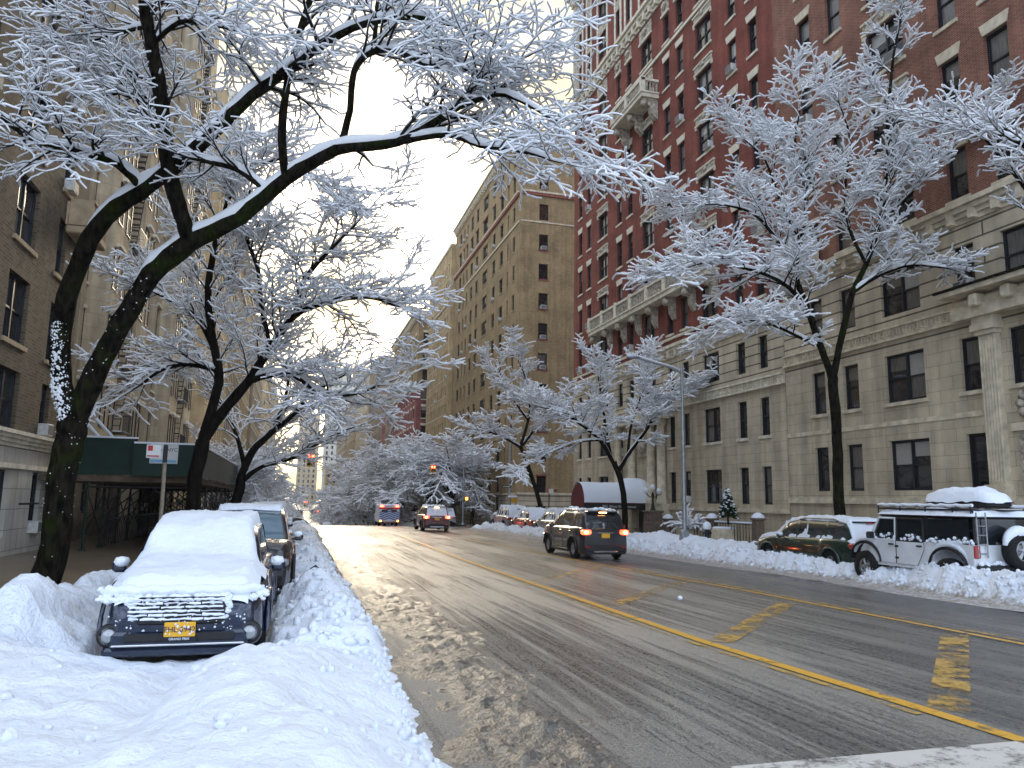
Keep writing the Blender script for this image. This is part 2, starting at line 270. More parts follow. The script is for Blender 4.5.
# ---------------------------------------------------------------- helpers
def tag(o, label=None, cat=None, group=None, kind=None):
    if label: o['label'] = label
    if cat: o['category'] = cat
    if group: o['group'] = group
    if kind: o['kind'] = kind
    return o
def empty(name, loc=(0, 0, 0), rz=0, label=None, cat=None, group=None):
    o = bpy.data.objects.new(name, None); COL.objects.link(o); o.location = loc; o.rotation_euler = (0, 0, rz)
    o.empty_display_size = .2
    return tag(o, label, cat, group)
def link_mesh(name, me, parent=None, loc=(0, 0, 0)):
    o = bpy.data.objects.new(name, me); COL.objects.link(o); o.location = loc
    if parent: o.parent = parent
    return o
class MB:
    """collects polygons; build() links them as one mesh object"""
    def __init__(s): s.v = []; s.f = []; s.m = []; s.sm = []
    def add(s, vs, fs, mi=0, smooth=False):
        k = len(s.v); s.v += [tuple(x) for x in vs]
        for f in fs: s.f.append(tuple(i+k for i in f)); s.m.append(mi); s.sm.append(smooth)
    def box(s, a, b, mi=0, xf=None):
        x0, y0, z0 = a; x1, y1, z1 = b
        vs = [(x0, y0, z0), (x1, y0, z0), (x1, y1, z0), (x0, y1, z0), (x0, y0, z1), (x1, y0, z1), (x1, y1, z1), (x0, y1, z1)]
        if xf: vs = [xf(*p) for p in vs]
        s.add(vs, [(3, 2, 1, 0), (4, 5, 6, 7), (0, 1, 5, 4), (1, 2, 6, 5), (2, 3, 7, 6), (3, 0, 4, 7)], mi)
    def bbox(s, c, size, bev=.02, mi=0, xf=None, top=1.0):
        """box with chamfered edges, footprint scaled by top at the top"""
        cx, cy, cz = c; hx, hy, hz = size[0]/2, size[1]/2, size[2]/2
        rings = [(-hz, 1-0, bev), (-hz+bev, 1, 0), (hz-bev, top, 0), (hz, top, bev)]
        vs = []
        for z, sc, ins in rings:
            X, Y = hx*sc-ins, hy*sc-ins; b = min(bev, X*.9, Y*.9)
            for px, py in ((-X+b, -Y), (X-b, -Y), (X, -Y+b), (X, Y-b), (X-b, Y), (-X+b, Y), (-X, Y-b), (-X, -Y+b)):
                vs.append((cx+px, cy+py, cz+z))
        if xf: vs = [xf(*p) for p in vs]
        fs = [tuple(range(7, -1, -1)), tuple(range(24, 32))]
        for k in range(3):
            for i in range(8): fs.append((k*8+i, k*8+(i+1) % 8, (k+1)*8+(i+1) % 8, (k+1)*8+i))
        s.add(vs, fs, mi)
    def tube(s, pts, rad, n=8, mi=0, cap=True, smooth=True):
        pts = [Vector(p) for p in pts]
        if not hasattr(rad, '__len__'): rad = [rad]*len(pts)
        vs = []; a = None
        for i, p in enumerate(pts):
            t = (pts[min(i+1, len(pts)-1)]-pts[max(i-1, 0)]).normalized()
            if a is None: a = t.orthogonal().normalized()
            a = (a-t*a.dot(t))
            a = a.normalized() if a.length > 1e-6 else t.orthogonal().normalized()
            b = t.cross(a)
            for k in range(n):
                th = 2*math.pi*k/n; vs.append(p+(a*math.cos(th)+b*math.sin(th))*rad[i])
        fs = [(i*n+k, i*n+(k+1) % n, (i+1)*n+(k+1) % n, (i+1)*n+k) for i in range(len(pts)-1) for k in range(n)]
        s.add(vs, fs, mi, smooth)
        if cap: s.add([vs[k] for k in range(n)], [tuple(range(n-1, -1, -1))], mi); s.add(vs[-n:], [tuple(range(n))], mi)
    def lathe(s, prof, c=(0, 0, 0), n=16, mi=0, axis='z', smooth=True):
        vs = []
        for r, h in prof:
            for k in range(n):
                th = 2*math.pi*k/n; x, y = r*math.cos(th), r*math.sin(th)
                q = (x, y, h) if axis == 'z' else ((h, x, y) if axis == 'x' else (x, h, y))
                vs.append((c[0]+q[0], c[1]+q[1], c[2]+q[2]))
        fs = [(i*n+k, i*n+(k+1) % n, (i+1)*n+(k+1) % n, (i+1)*n+k) for i in range(len(prof)-1) for k in range(n)]
        s.add(vs, fs, mi, smooth)
    def poly_prism(s, pts, d, fn, mi=0):
        """outline pts (a,b) extruded from 0 to d by fn(a,b,c)"""
        n = len(pts); vs = [fn(a, b, 0) for a, b in pts]+[fn(a, b, d) for a, b in pts]
        s.add(vs, [tuple(range(n-1, -1, -1)), tuple(range(n, 2*n))]+[(i, (i+1) % n, n+(i+1) % n, n+i) for i in range(n)], mi)
    def build(s, name, mats, parent=None, off=None, loc=(0, 0, 0)):
        if not isinstance(mats, (list, tuple)): mats = [mats]
        vs = s.v
        if off is not None: vs = [(x-off[0], y-off[1], z-off[2]) for x, y, z in vs]
        me = bpy.data.meshes.new(name); me.from_pydata(vs, [], s.f)
        for m_ in mats: me.materials.append(M[m_] if isinstance(m_, str) else m_)
        me.polygons.foreach_set('material_index', s.m); me.polygons.foreach_set('use_smooth', s.sm); me.update()
        return link_mesh(name, me, parent, loc)
def kids(o): return [c for c in KIDS.get(o.name, [])]
def copy_tree(o, parent=None):
    c = o.copy(); COL.objects.link(c)
    if parent: c.parent = parent
    for ch in list(o.children): copy_tree(ch, c)
    return c
def text(name, s, size, m, parent, loc, rot, extrude=.004, align='CENTER'):
    cu = bpy.data.curves.new(name, 'FONT'); cu.body = s; cu.size = size; cu.extrude = extrude; cu.align_x = align; cu.align_y = 'CENTER'
    cu.materials.append(M[m] if isinstance(m, str) else m)
    tmp = bpy.data.objects.new('tmp', cu); COL.objects.link(tmp); bpy.context.view_layer.update()
    me = bpy.data.meshes.new_from_object(tmp.evaluated_get(bpy.context.evaluated_depsgraph_get())); bpy.data.objects.remove(tmp); bpy.data.curves.remove(cu)
    me.materials.clear(); me.materials.append(M[m] if isinstance(m, str) else m)
    o = link_mesh(name, me, parent, loc); o.rotation_euler = rot
    return o

# ---------------------------------------------------------------- ground, road, walks
LK, RK = -2.4, 16.6            # kerb lines
ys = sorted(set([a for a, b in GP if a < 700]+[-8, 3, 5, 18, 40, 60, 66, 75, 80, 86, 100, 110, 140, 160, 180, 260, 290, 400]))
def strip(name, x0, x1, y0, y1, dz, m, skirt=0, slope=0):
    mb = MB(); yy = [y0]+[y for y in ys if y0 < y < y1]+[y1]
    for a, b in zip(yy, yy[1:]):
        za, zb = gz(a)+dz, gz(b)+dz
        mb.add([(x0, a, za), (x1, a, za), (x1, b, zb), (x0, b, zb)], [(0, 1, 2, 3)])
        if skirt:
            for x in (x0, x1): mb.add([(x, a, za), (x, b, zb), (x, b, zb-skirt), (x, a, za-skirt)], [(0, 1, 2, 3)])
    if skirt:
        for y in (y0, y1): mb.add([(x0, y, gz(y)+dz), (x1, y, gz(y)+dz), (x1, y, gz(y)+dz-skirt), (x0, y, gz(y)+dz-skirt)], [(0, 1, 2, 3)])
    return tag(mb.build(name, m), kind='structure')
strip('ground', -500, 500, -60, 900, -.03, 'ground')
strip('road', LK, RK, -60, 900, 0, 'road')
for (y0, y1) in ((60.5, 74.5), (-60, -2), (142, 150), (200, 208)):
    strip('road', RK, 120, y0, y1, 0, 'road'); strip('road', -120, LK, y0, y1, 0, 'road')
for (y0, y1) in ((-2, 60.5), (74.5, 142), (150, 200), (208, 900)):
    strip('sidewalk', LK-6.2 if y0 < 0 else LK-7, LK-.16, y0, y1, .15, 'walk', .3)
    strip('sidewalk', RK+.16, RK+6.5, y0, y1, .15, 'walk', .3)
    strip('kerb', LK-.16, LK, y0, y1, .152, 'kerb', .3); strip('kerb', RK, RK+.16, y0, y1, .152, 'kerb', .3)
def road_line(name, pts, w, m):
    mb = MB(); pts = [Vector((x, y, 0)) for x, y in pts]; out = []
    dense = []
    for a, b in zip(pts, pts[1:]):
        n = max(1, int((b-a).length/2.0))
        for i in range(n): dense.append(a.lerp(b, i/n))
    dense.append(pts[-1])
    for i, p in enumerate(dense):
        t = (dense[min(i+1, len(dense)-1)]-dense[max(i-1, 0)]).normalized(); s = Vector((t.y, -t.x, 0))*w/2
        for q in (p-s, p+s): out.append((q.x, q.y, gz(q.y)+.012))
    mb.add(out, [(2*i, 2*i+1, 2*i+3, 2*i+2) for i in range(len(dense)-1)])
    return tag(mb.build(name, m), kind='structure')
road_line('road_marking', [(5.80, 3.2), (5.76, 6), (5.62, 10), (5.66, 14), (5.75, 26), (6.2, 46)], .17, 'yellow_paint')
road_line('road_marking', [(5.58, 6.0), (5.42, 10), (5.46, 14), (5.5, 26), (5.95, 46), (6.6, 90)], .10, 'yellow_worn')
road_line('road_marking', [(10.06, 3.2), (10.02, 8.8), (10.05, 16), (9.6, 26), (9.0, 40)], .12, 'yellow_paint')
road_line('road_marking', [(10.32, 3.2), (10.28, 8.8), (10.3, 16), (9.85, 26), (9.2, 44), (8.0, 90)], .12, 'yellow_worn')
road_line('road_marking', [(9.75, 9.7), (5.95, 6.05)], .36, 'yellow_worn')
road_line('road_marking', [(9.6, 13.6), (5.85, 9.85)], .36, 'yellow_worn')
road_line('road_marking', [(9.5, 17.8), (5.95, 13.9)], .34, 'yellow_worn')
road_line('road_marking', [(9.3, 22.6), (5.9, 18.6)], .34, 'yellow_worn')
road_line('road_marking', [(3.1, 4.75), (16.0, 4.75)], .76, 'white_paint')

# ---------------------------------------------------------------- buildings
ORD = ['ground', 'second', 'third', 'fourth', 'fifth', 'sixth', 'seventh', 'eighth', 'ninth', 'tenth', 'eleventh', 'twelfth', 'thirteenth', 'fourteenth', 'fifteenth', 'sixteenth', 'seventeenth', 'eighteenth', 'nineteenth', 'twentieth']
def XF(o):                      # wall plane: u along it, v up, w outwards
    if o == 'R': return lambda u, v, w: (-w, u, v)       # faces the street from the right
    if o == 'L': return lambda u, v, w: (w, u, v)        # faces the street from the left
    return lambda u, v, w: (u, -w, v)                    # 'S': faces back towards the camera
def tr(p, o): return (p[0]+o[0], p[1]+o[1], p[2]+o[2])
def win_parts(o, w, h, units, frame, style, rnd):
    """meshes of one sash window, u centred on 0, v from 0; w<0 is inside the wall"""
    x = XF(o); fr, gl = MB(), MB()
    def bx(mb, u0, u1, v0, v1, w0, w1, mi=0): mb.box((u0, v0, w0), (u1, v1, w1), mi, lambda a, b, c: x(a, b, c))
    t = .06; D = -.16
    bx(fr, -w/2, -w/2+t, 0, h, D-.12, D+.03); bx(fr, w/2-t, w/2, 0, h, D-.12, D+.03)
    bx(fr, -w/2+t, w/2-t, h-t, h, D-.12, D+.03); bx(fr, -w/2+t, w/2-t, 0, t, D-.12, D+.03)
    mw = .09 if units < 3 else .07; uw = (w-2*t-(units-1)*mw)/units
    for k in range(units):
        a = -w/2+t+k*(uw+mw); b = a+uw
        if k: bx(fr, a-mw, a, t, h-t, D-.12, D+.02)
        mid = h*.5
        bx(fr, a, b, mid-.03, mid+.03, D-.08, D)
        bx(fr, a, a+.035, t, h-t, D-.09, D-.02); bx(fr, b-.035, b, t, h-t, D-.09, D-.02); bx(fr, a+.035, b-.035, t, t+.05, D-.09, D-.02); bx(fr, a+.035, b-.035, h-t-.04, h-t, D-.09, D-.02)
        up = rnd.random(); g0 = rnd.choice([0, 0, 0, 1])
        def pane(v0, v1, dw, mi):
            if v1-v0 < .02: return
            gl.add([x(a+.035, v0, dw), x(b-.035, v0, dw), x(b-.035, v1, dw), x(a+.035, v1, dw)], [(0, 1, 2, 3)], mi)
        pu, pl = (mid+.03, h-t-.04), (t+.05, mid-.03)
        if style == 'curt' and rnd.random() < .72:
            mi_ = rnd.choice([2, 3, 3]); s_ = rnd.choice([0, 0, .35]); vm = pu[1]-(pu[1]-pu[0])*(1-s_)
            pane(vm, pu[1], D-.05, mi_); pane(pu[0], vm, D-.05, 1); pane(*pl, D-.07, 3 if s_ == 0 and rnd.random() < .6 else 1)
        elif style == 'plain': pane(*pu, D-.05, 0); pane(*pl, D-.07, 0)
        else:
            if up < .30:      # a blind drawn part of the way
                s_ = pu[1]-(pu[1]-pu[0])*rnd.uniform(.4, 1.0); mi_ = rnd.choice([2, 2, 3]); pane(s_, pu[1], D-.05, mi_); pane(pu[0], s_, D-.05, g0); pane(*pl, D-.07, g0)
            elif up < .42: pane(*pu, D-.05, 3); pane(*pl, D-.07, 3)
            elif up < .42: pane(*pu, D-.05, 4); pane(*pl, D-.07, 4)
            else: pane(*pu, D-.05, g0); pane(*pl, D-.07, g0)
    return fr, gl
WMESH = {}
GL = ['glass', 'glass_b', 'blind', 'curtain', 'lit']
def me_of(mb, name, mats):
    me = bpy.data.meshes.new(name); me.from_pydata(mb.v, [], mb.f)
    for m_ in (mats if isinstance(mats, list) else [mats]): me.materials.append(M[m_])
    me.polygons.foreach_set('material_index', mb.m); me.update(); return me
def win_meshes(key, o, w, h, units, frame, sill, lintel, style, var):
    k = (o, round(w, 2), round(h, 2), units, frame, sill, lintel, style, var)
    if k in WMESH: return WMESH[k]
    rnd = random.Random(str(k)); fr, gl = win_parts(o, w, h, units, frame, style, rnd); x = XF(o)
    d = [('window', fr, frame, me_of(fr, 'window', frame)), ('pane', gl, GL, me_of(gl, 'pane', GL))]
    if sill:
        s = MB(); s.box((-w/2-.1, -.14, -.2), (w/2+.1, -.002, .08), 0, lambda a, b, c: x(a, b, c)); d.append(('sill', s, sill, me_of(s, 'sill', sill)))
    if lintel:
        kind, lm = lintel; l = MB(); f = lambda a, b, c: x(a, b, c)
        if kind == 'flat':      # splayed keystone lintel
            a, b, t_ = w/2+.02, w/2+.12, .42
            l.poly_prism([(-a, h+.003), (a, h+.003), (b, h+t_), (-b, h+t_)], .05, lambda p, q, r: x(p, q, r))
        if kind == 'cap': l.box((-w/2-.12, h+.003, -.1), (w/2+.12, h+.16, .09), 0, f)
        if kind == 'carved':
            l.box((-w/2-.16, h+.003, -.05), (w/2+.16, h+.12, .10), 0, f); l.box((-w/2-.10, h+.12, -.05), (w/2+.10, h+.48, .06), 1, f)
            l.box((-w/2-.16, h+.48, -.05), (w/2+.16, h+.58, .12), 0, f); l.box((-w/2-.16, h-.16, -.05), (-w/2-.015, h+.003, .07), 0, f); l.box((w/2+.015, h-.16, -.05), (w/2+.16, h+.003, .07), 0, f)
            l.lathe([(.02, .06), (.17, .08), (.2, .13), (.12, .2), (.01, .22)], (0, 0, 0), 8, 1, 'z')
            # the boss above is a lathe about w: turn it
            k0 = len(l.v)-40
            for i in range(k0, len(l.v)):
                a_, b_, c_ = l.v[i]; l.v[i] = x(a_, h+.36+b_, c_)
        if kind == 'tall':      # carved panel over the window
            l.box((-w/2-.14, h+.003, -.05), (w/2+.14, h+.16, .12), 0, f); l.box((-w/2-.08, h+.16, -.05), (w/2+.08, h+1.05, .08), 1, f)
            l.lathe([(.02, .06), (.26, .08), (.3, .18), (.18, .26), (.01, .28)], (0, 0, 0), 8, 1, 'z')
            for i in range(len(l.v)-40, len(l.v)):
                a_, b_, c_ = l.v[i]; l.v[i] = x(a_, h+.62+b_, c_)
        d.append(('lintel', l, [lm, 'carved'], me_of(l, 'lintel', [lm, 'carved'])))
    WMESH[k] = d; return d

ACM = {}
def air_con(o, loc, label, group):
    if o not in ACM:
        x = XF(o); f = lambda a, b, c: x(a, b, c); a_, b_ = MB(), MB()
        a_.bbox((0, .2, .13), (.62, .40, .50), .02, 0, lambda a, b, c: x(a, b, c-.12+.0))
        b_.box((-.27, .05, .262), (.27, .36, .268), 0, f)
        s_ = MB(); s_.bbox((0, .435, .10), (.6, .06, .44), .02, 0, lambda a, b, c: x(a, b, c-.1))
        ACM[o] = (me_of(a_, 'case', 'ac'), me_of(b_, 'grille', 'ac_grille'), me_of(s_, 'snow', 'snow'))
    c, g, s = ACM[o]
    r = link_mesh('air_conditioner', c, None, loc); tag(r, label, 'air conditioner', group)
    link_mesh('grille', g, r); return r

def wall_mesh(name, o, org, u0, u1, v0, v1, ops, m, parent, root, t=.3):
    """wall panel with real openings and reveals; org = plane position"""
    x = XF(o); us = sorted({u0, u1, *[q for a in ops for q in (a[0], a[1]) if u0 < q < u1]}); vs = sorted({v0, v1, *[q for a in ops for q in (a[2], a[3]) if v0 < q < v1]})
    mb = MB()
    def P(u, v, w): return tr(x(u, v, w), org)
    for j in range(len(vs)-1):
        b, c = vs[j], vs[j+1]; cv = (b+c)/2; rowops = sorted([q for q in ops if q[2] < cv < q[3]]); s = u0
        for q in rowops+[(u1, u1, 0, 0)]:
            if q[0] > s+1e-4: mb.add([P(s, b, 0), P(min(q[0], u1), b, 0), P(min(q[0], u1), c, 0), P(s, c, 0)], [(0, 1, 2, 3)])
            s = max(s, q[1])
    for a, b, c, d in ops:
        if not (v0 <= c and d <= v1+.01): continue
        for q in (((a, c), (b, c)), ((b, c), (b, d)), ((b, d), (a, d)), ((a, d), (a, c))):
            (p1, q1), (p2, q2) = q; mb.add([P(p1, q1, 0), P(p2, q2, 0), P(p2, q2, -t), P(p1, q1, -t)], [(0, 1, 2, 3)])
    return mb.build(name, m, parent, root)

def building(label, cat, o, pos, u0, u1, ztop, depth, zones, cols, rows, roof_m='roof', group=None, name='apartment_building', trims=(), ac=.0, acgroup=None, seed=1, acname='', sides=True, backdrop=False, maxwin=100, style='var', sidezone=None):
    """o: wall direction; pos: X of the street face ('R'/'L') or Y ('S'); cols: (u, w, units); rows: (v, h, frame, sill, lintel) ; zones: (v0,v1,name,mat)"""
    rnd = random.Random(seed)
    z0 = min(gz(u0), gz(u1))-.3 if o != 'S' else gz(pos)-.3
    org = (pos, 0, 0) if o != 'S' else (0, pos, 0)
    base = {'R': (pos, (u0+u1)/2, z0), 'L': (pos, (u0+u1)/2, z0), 'S': ((u0+u1)/2, pos, z0)}[o]
    root = empty(name, base, 0, label, cat, group); x = XF(o)
    allops = []
    for ri, row in enumerate(rows):
        v, h, frame, sill, lintel = row[:5]; skip = row[5] if len(row) > 5 else (); only = row[6] if len(row) > 6 else None
        for ci, c in enumerate(cols):
            if ci in skip or (only is not None and ci not in only): continue
            hh = h; vv = v
            if len(c) > 3 and c[3]: vv, hh = v+c[3][0], h+c[3][1]
            allops.append((c[0]-c[1]/2, c[0]+c[1]/2, vv, vv+hh, c[2], frame, sill, lintel, ri, ci))
    for (v0, v1, nm, m) in zones:
        wall_mesh(nm, o, org, u0, u1, v0, v1, [q[:4] for q in allops if q[2] >= v0-.01 and q[3] <= v1+.01], m, root, base)
    ms = MB()   # the other walls
    zb = z0; w = -depth
    def P(u, v, w): return tr(x(u, v, w), org)
    for (ua, wa, ub, wb) in ((u0, 0, u0, w), (u1, 0, u1, w), (u0, w, u1, w)):
        ms.add([P(ua, zb, wa), P(ub, zb, wb), P(ub, ztop, wb), P(ua, ztop, wa)], [(0, 1, 2, 3)])
    ms.build('party_wall', sidezone or zones[-1][3], root, base)
    mr_ = MB(); mr_.add([P(u0, ztop-.02, 0), P(u1, ztop-.02, 0), P(u1, ztop-.02, w), P(u0, ztop-.02, w)], [(0, 1, 2, 3)])
    mr_.build('roof', 'roof', root, base)
    mf = MB(); mf.add([P(u0, zb, 0), P(u1, zb, 0), P(u1, zones[0][0], 0), P(u0, zones[0][0], 0)], [(0, 1, 2, 3)]); mf.build('plinth', zones[0][3], root, base)
    # trim bands: (v0, v1, out, mat, name[, u0, u1])
    for t_ in trims:
        a, b, out, m, nm = t_[:5]; ua, ub = (t_[5], t_[6]) if len(t_) > 6 else (u0, u1)
        mb = MB(); f = lambda p, q, r: P(p, q, r)
        if nm == 'cornice':
            n_ = 4; prev = a
            for k in range(n_):
                vv = a+(b-a)*(k+1)/n_; oo = out*((k+1)/n_)**1.3; mb.box((ua-.003*k, prev+.001, .003), (ub+.003*k, vv, max(oo, .05)), 0, f); prev = vv
            if b-a > .6:
                for k in range(int((ub-ua)/.9)): u_ = ua+.45+k*.9; mb.box((u_-.11, a+.02, .05), (u_+.11, b-(b-a)*.26, out*.72), 0, f)
        elif nm == 'balustrade':
            mb.box((ua, a, .003), (ub, a+.2, out), 0, f); mb.box((ua, b-.16, out-.3), (ub, b, out), 0, f)
            n_ = int((ub-ua)/.28)
            for k in range(n_): u_ = ua+.14+k*(ub-ua-.2)/n_; mb.box((u_-.06, a+.2, out-.22), (u_+.06, b-.16, out-.08), 0, f)
            for k in range(int((ub-ua)/2.2)+1): u_ = ua+.15+k*(ub-ua-.3)/max(1, int((ub-ua)/2.2)); mb.box((u_-.16, a+.2, out-.31), (u_+.16, b+.08, out+.01), 0, f)
        elif nm == 'key_band':
            mb.box((ua, a, .003), (ub, a+.09, out), 0, f); mb.box((ua, b-.09, .003), (ub, b, out), 0, f); mb.box((ua, a+.09, .003), (ub, b-.09, out*.45), 0, f)
            n_ = int((ub-ua)/.34); hh = b-a-.18
            for k in range(n_):
                u_ = ua+.06+k*.34; o1 = out*.8
                mb.box((u_, a+.11, out*.45), (u_+.04, b-.11, o1), 0, f); mb.box((u_+.04, b-.15, out*.45), (u_+.22, b-.11, o1), 0, f)
                mb.box((u_+.18, a+.09+hh*.3, out*.45), (u_+.22, b-.15, o1), 0, f); mb.box((u_+.10, a+.09+hh*.3, out*.45), (u_+.18, a+.13+hh*.3, o1), 0, f)
        else: mb.box((ua, a, .003), (ub, b, out), 0, f)
        pt = mb.build({'cornice': 'cornice', 'balustrade': 'balustrade'}.get(nm, nm), m, root, base)
    # windows, nearest first
    vrank = sorted({round(q[2], 2) for q in allops}); urank = sorted({round((q[0]+q[1])/2, 2) for q in allops})
    ops = sorted(allops, key=lambda q: ((Vector(P((q[0]+q[1])/2, q[2], 0))-Vector((0, 0, CAM_Z))).length)/math.sqrt((q[1]-q[0])*(q[3]-q[2])))
    rest = {}
    for i, q in enumerate(ops):
        u, v = (q[0]+q[1])/2, q[2]; var = rnd.randrange(5)
        d = win_meshes(None, o, q[1]-q[0], q[3]-q[2], q[4], q[5], q[6], q[7], style, var)
        loc = P(u, v, 0)
        if i < maxwin:
            wn = link_mesh('window', d[0][3], root, (loc[0]-base[0], loc[1]-base[1], loc[2]-base[2]))
            for nm, mb, m, me in d[1:]:
                link_mesh(nm, me, wn)
        else:
            for nm, mb, m, me in d:
                tgt, ml = rest.setdefault('window', (MB(), []))
                mm = m if isinstance(m, list) else [m]
                for q_ in mm:
                    if q_ not in ml: ml.append(q_)
                k = len(tgt.v); tgt.v += [tr(p, loc) for p in mb.v]; tgt.f += [tuple(a+k for a in f_) for f_ in mb.f]; tgt.m += [ml.index(mm[a]) for a in mb.m]; tgt.sm += mb.sm
        if ac and rnd.random() < ac and q[8] < 14 and (q[1]-q[0]) > .6:
            n_ = ORD[min(vrank.index(round(q[2], 2)), 19)]; cidx = (['first']+ORD[1:])[min(urank.index(round(u, 2)), 19)]
            air_con(o, P(u+(rnd.choice([-1, 1])*(q[1]-q[0])/4 if q[4] > 1 else 0), v+.02, .0), f'air conditioner of {acname}, {n_} window row up, {cidx} window column', acgroup or ('air conditioners of '+acname))
    for nm, (mb, ml) in rest.items(): tag(mb.build(nm, ml, root, base), kind='stuff')
    return root, base, org

FD, TS, TP = 'frame_dark', 'trim_stone', 'trim_pale'
# near stone and rose brick building on the right
RX = 22.0
c1 = [(28.33, .88, 1), (26.3, .9, 1), (23.4, 1.95, 2), (20.42, .85, 1), (18.5, .9, 1), (15.6, 1.9, 2), (12.6, .9, 1), (10.2, .9, 1)]
r1 = [(2.27, 1.88, FD, None, None, (4,)), (5.60, 1.85, FD, TS, None), (9.0, 1.72, FD, None, None), (12.42, 1.85, 'frame_dark', TS, ('cap', TS))]
r1 += [(15.7+k*3.35, 2.0, FD, TS, ('flat', TS), (2, 5)) for k in range(0, 8)]+[(15.7+k*3.35, 2.0, FD, TS, ('carved', TS), (), (2, 5)) for k in range(0, 8)]
r1[3] = (12.42, 1.85, 'frame_dark', TS, ('cap', TS))
b1, base1, org1 = building('rose brick building on a limestone base with a fluted pilaster, nearest on the right', 'apartment building', 'R', RX, 8.5, 30.66, 43.5, 18,
    [(-.5, 7.75, 'stone_wall', 'limestone'), (7.75, 11.5, 'rusticated_wall', 'rustic_stone'), (11.5, 43.5, 'brick_wall', 'rose_brick')], c1, r1,
    trims=[(1.75, 2.0, .1, TS, 'water_table'), (8.0, 8.55, .16, TS, 'key_band'), (11.45, 12.15, .42, TS, 'cornice'), (42.6, 43.5, .8, TS, 'cornice'), (4.72, 4.9, .03, TS, 'band'),
           (12.2, 13.1, .5, TS, 'balustrade', 27.7, 30.1)], ac=.13, acname='the rose brick building', seed=5, style='curt')
# rusticated joints and fluted pilaster with capital, entrance hood
mb = MB(); f = lambda u, v, w: (RX-w, u, v)
PU = 19.55
mb.box((PU-.42, 1.9, .003), (PU+.42, 2.25, .42), 0, f); mb.box((PU-.38, 2.25, .003), (PU+.38, 2.42, .36), 0, f)
mb.box((PU-.32, 2.42, .003), (PU+.32, 7.35, .22), 0, f)
for k in range(6): u_ = PU-.27+k*.108; mb.tube([(RX-.22, u_, 2.5), (RX-.22, u_, 7.3)], .035, 6, 0)
mb.box((PU-.38, 7.35, .003), (PU+.38, 7.5, .32), 0, f); mb.box((PU-.46, 7.5, .003), (PU+.46, 7.72, .42), 0, f); mb.box((PU-.42, 7.72, .003), (PU+.42, 8.0, .36), 0, f)
mb.build('pilaster', TS, b1, base1)
mb = MB()
mb.box((13.6, 7.95, .17), (20.6, 8.35, .55), 0, f); mb.box((13.7, 8.35, .17), (20.5, 8.6, .42), 0, f)
for u_ in (14.3, 15.6, 17.0, 18.3, 19.5): mb.bbox((u_, 8.47, .55), (.34, .42, .5), .05, 0, f)
mb.box((13.4, 8.75, .17), (20.8, 8.92, .95), 0, f); mb.box((13.35, 8.92, .17), (20.85, 9.0, 1.02), 1, f)
mb.build('entrance_hood', [TS, 'moss_bark'], b1, base1)
mb = MB(); mb.box((17.55, 4.1, .003), (19.0, 4.35, .14), 0, f); mb.box((17.75, 2.3, .003), (18.8, 4.0, .06), 1, f)
for k in range(9):
    th = k/9*2*math.pi; mb.lathe([(.0, .18), (.14, .14), (.17, .06), (.1, .02)], (RX-.02, 0, 0), 7, 1, 'x')
    for i in range(len(mb.v)-28, len(mb.v)):
        a, b, c = mb.v[i]; mb.v[i] = (2*RX-.04-a, 18.28+b+.36*math.cos(th), 4.95+c+.42*math.sin(th))
mb.build('carved_cartouche', [TS, 'carved'], b1, base1)

# red brick building
c2 = [(32.4, .78, 1), (34.35, .82, 1), (37.35, 1.75, 2), (40.2, .8, 1), (42.0, .8, 1), (44.95, 1.7, 2), (47.8, .82, 1), (49.65, .82, 1), (52.75, 1.75, 2), (55.65, .8, 1), (57.6, .75, 1)]
dbl = (2, 5, 8)
r2 = [(1.66, 1.83, FD, None, None, (5, 6, 7)), (4.98, 1.88, FD, TP, None, (5,)), (8.3, 1.65, FD, None, None), (11.98, 1.95, FD, TP, None)]
for k in range(5):
    v = 15.25+3.28*k
    r2 += [(v, 1.95, FD, TP, ('flat', TP), dbl), (v, 1.95, FD, TP, ('carved', TP), (), dbl)]
v = 31.5
r2 += [(31.62, 1.95, FD, TP, ('tall', TP)), (36.95, 2.0, FD, None, None), (39.9, 2.0, FD, None, None)]
r2 = [q for q in r2]
r2.insert(-2, (33.0+.0, .9, FD, None, None, tuple(range(11))))
b2, base2, org2 = building('tall red brick building with pale carved lintels and balconies over a stone base', 'apartment building', 'R', RX, 30.68, 59.1, 46.2, 20,
    [(-.5, 7.7, 'stone_wall', 'limestone'), (7.7, 10.5, 'rusticated_wall', 'rustic_stone'), (10.5, 46.2, 'brick_wall', 'red_brick')], c2, r2,
    trims=[(1.25, 1.45, .12, TS, 'water_table'), (7.3, 7.85, .2, TP, 'key_band'), (10.45, 11.2, .4, TP, 'cornice'), (11.6, 11.75, .1, TP, 'band'), (31.1, 31.3, .12, TP, 'band'),
           (34.85, 35.85, .55, TP, 'cornice'), (44.9, 46.0, .9, TP, 'cornice')], ac=.14, acname='the red brick building', seed=11, maxwin=100)
f = lambda u, v, w: (RX-w, u, v)
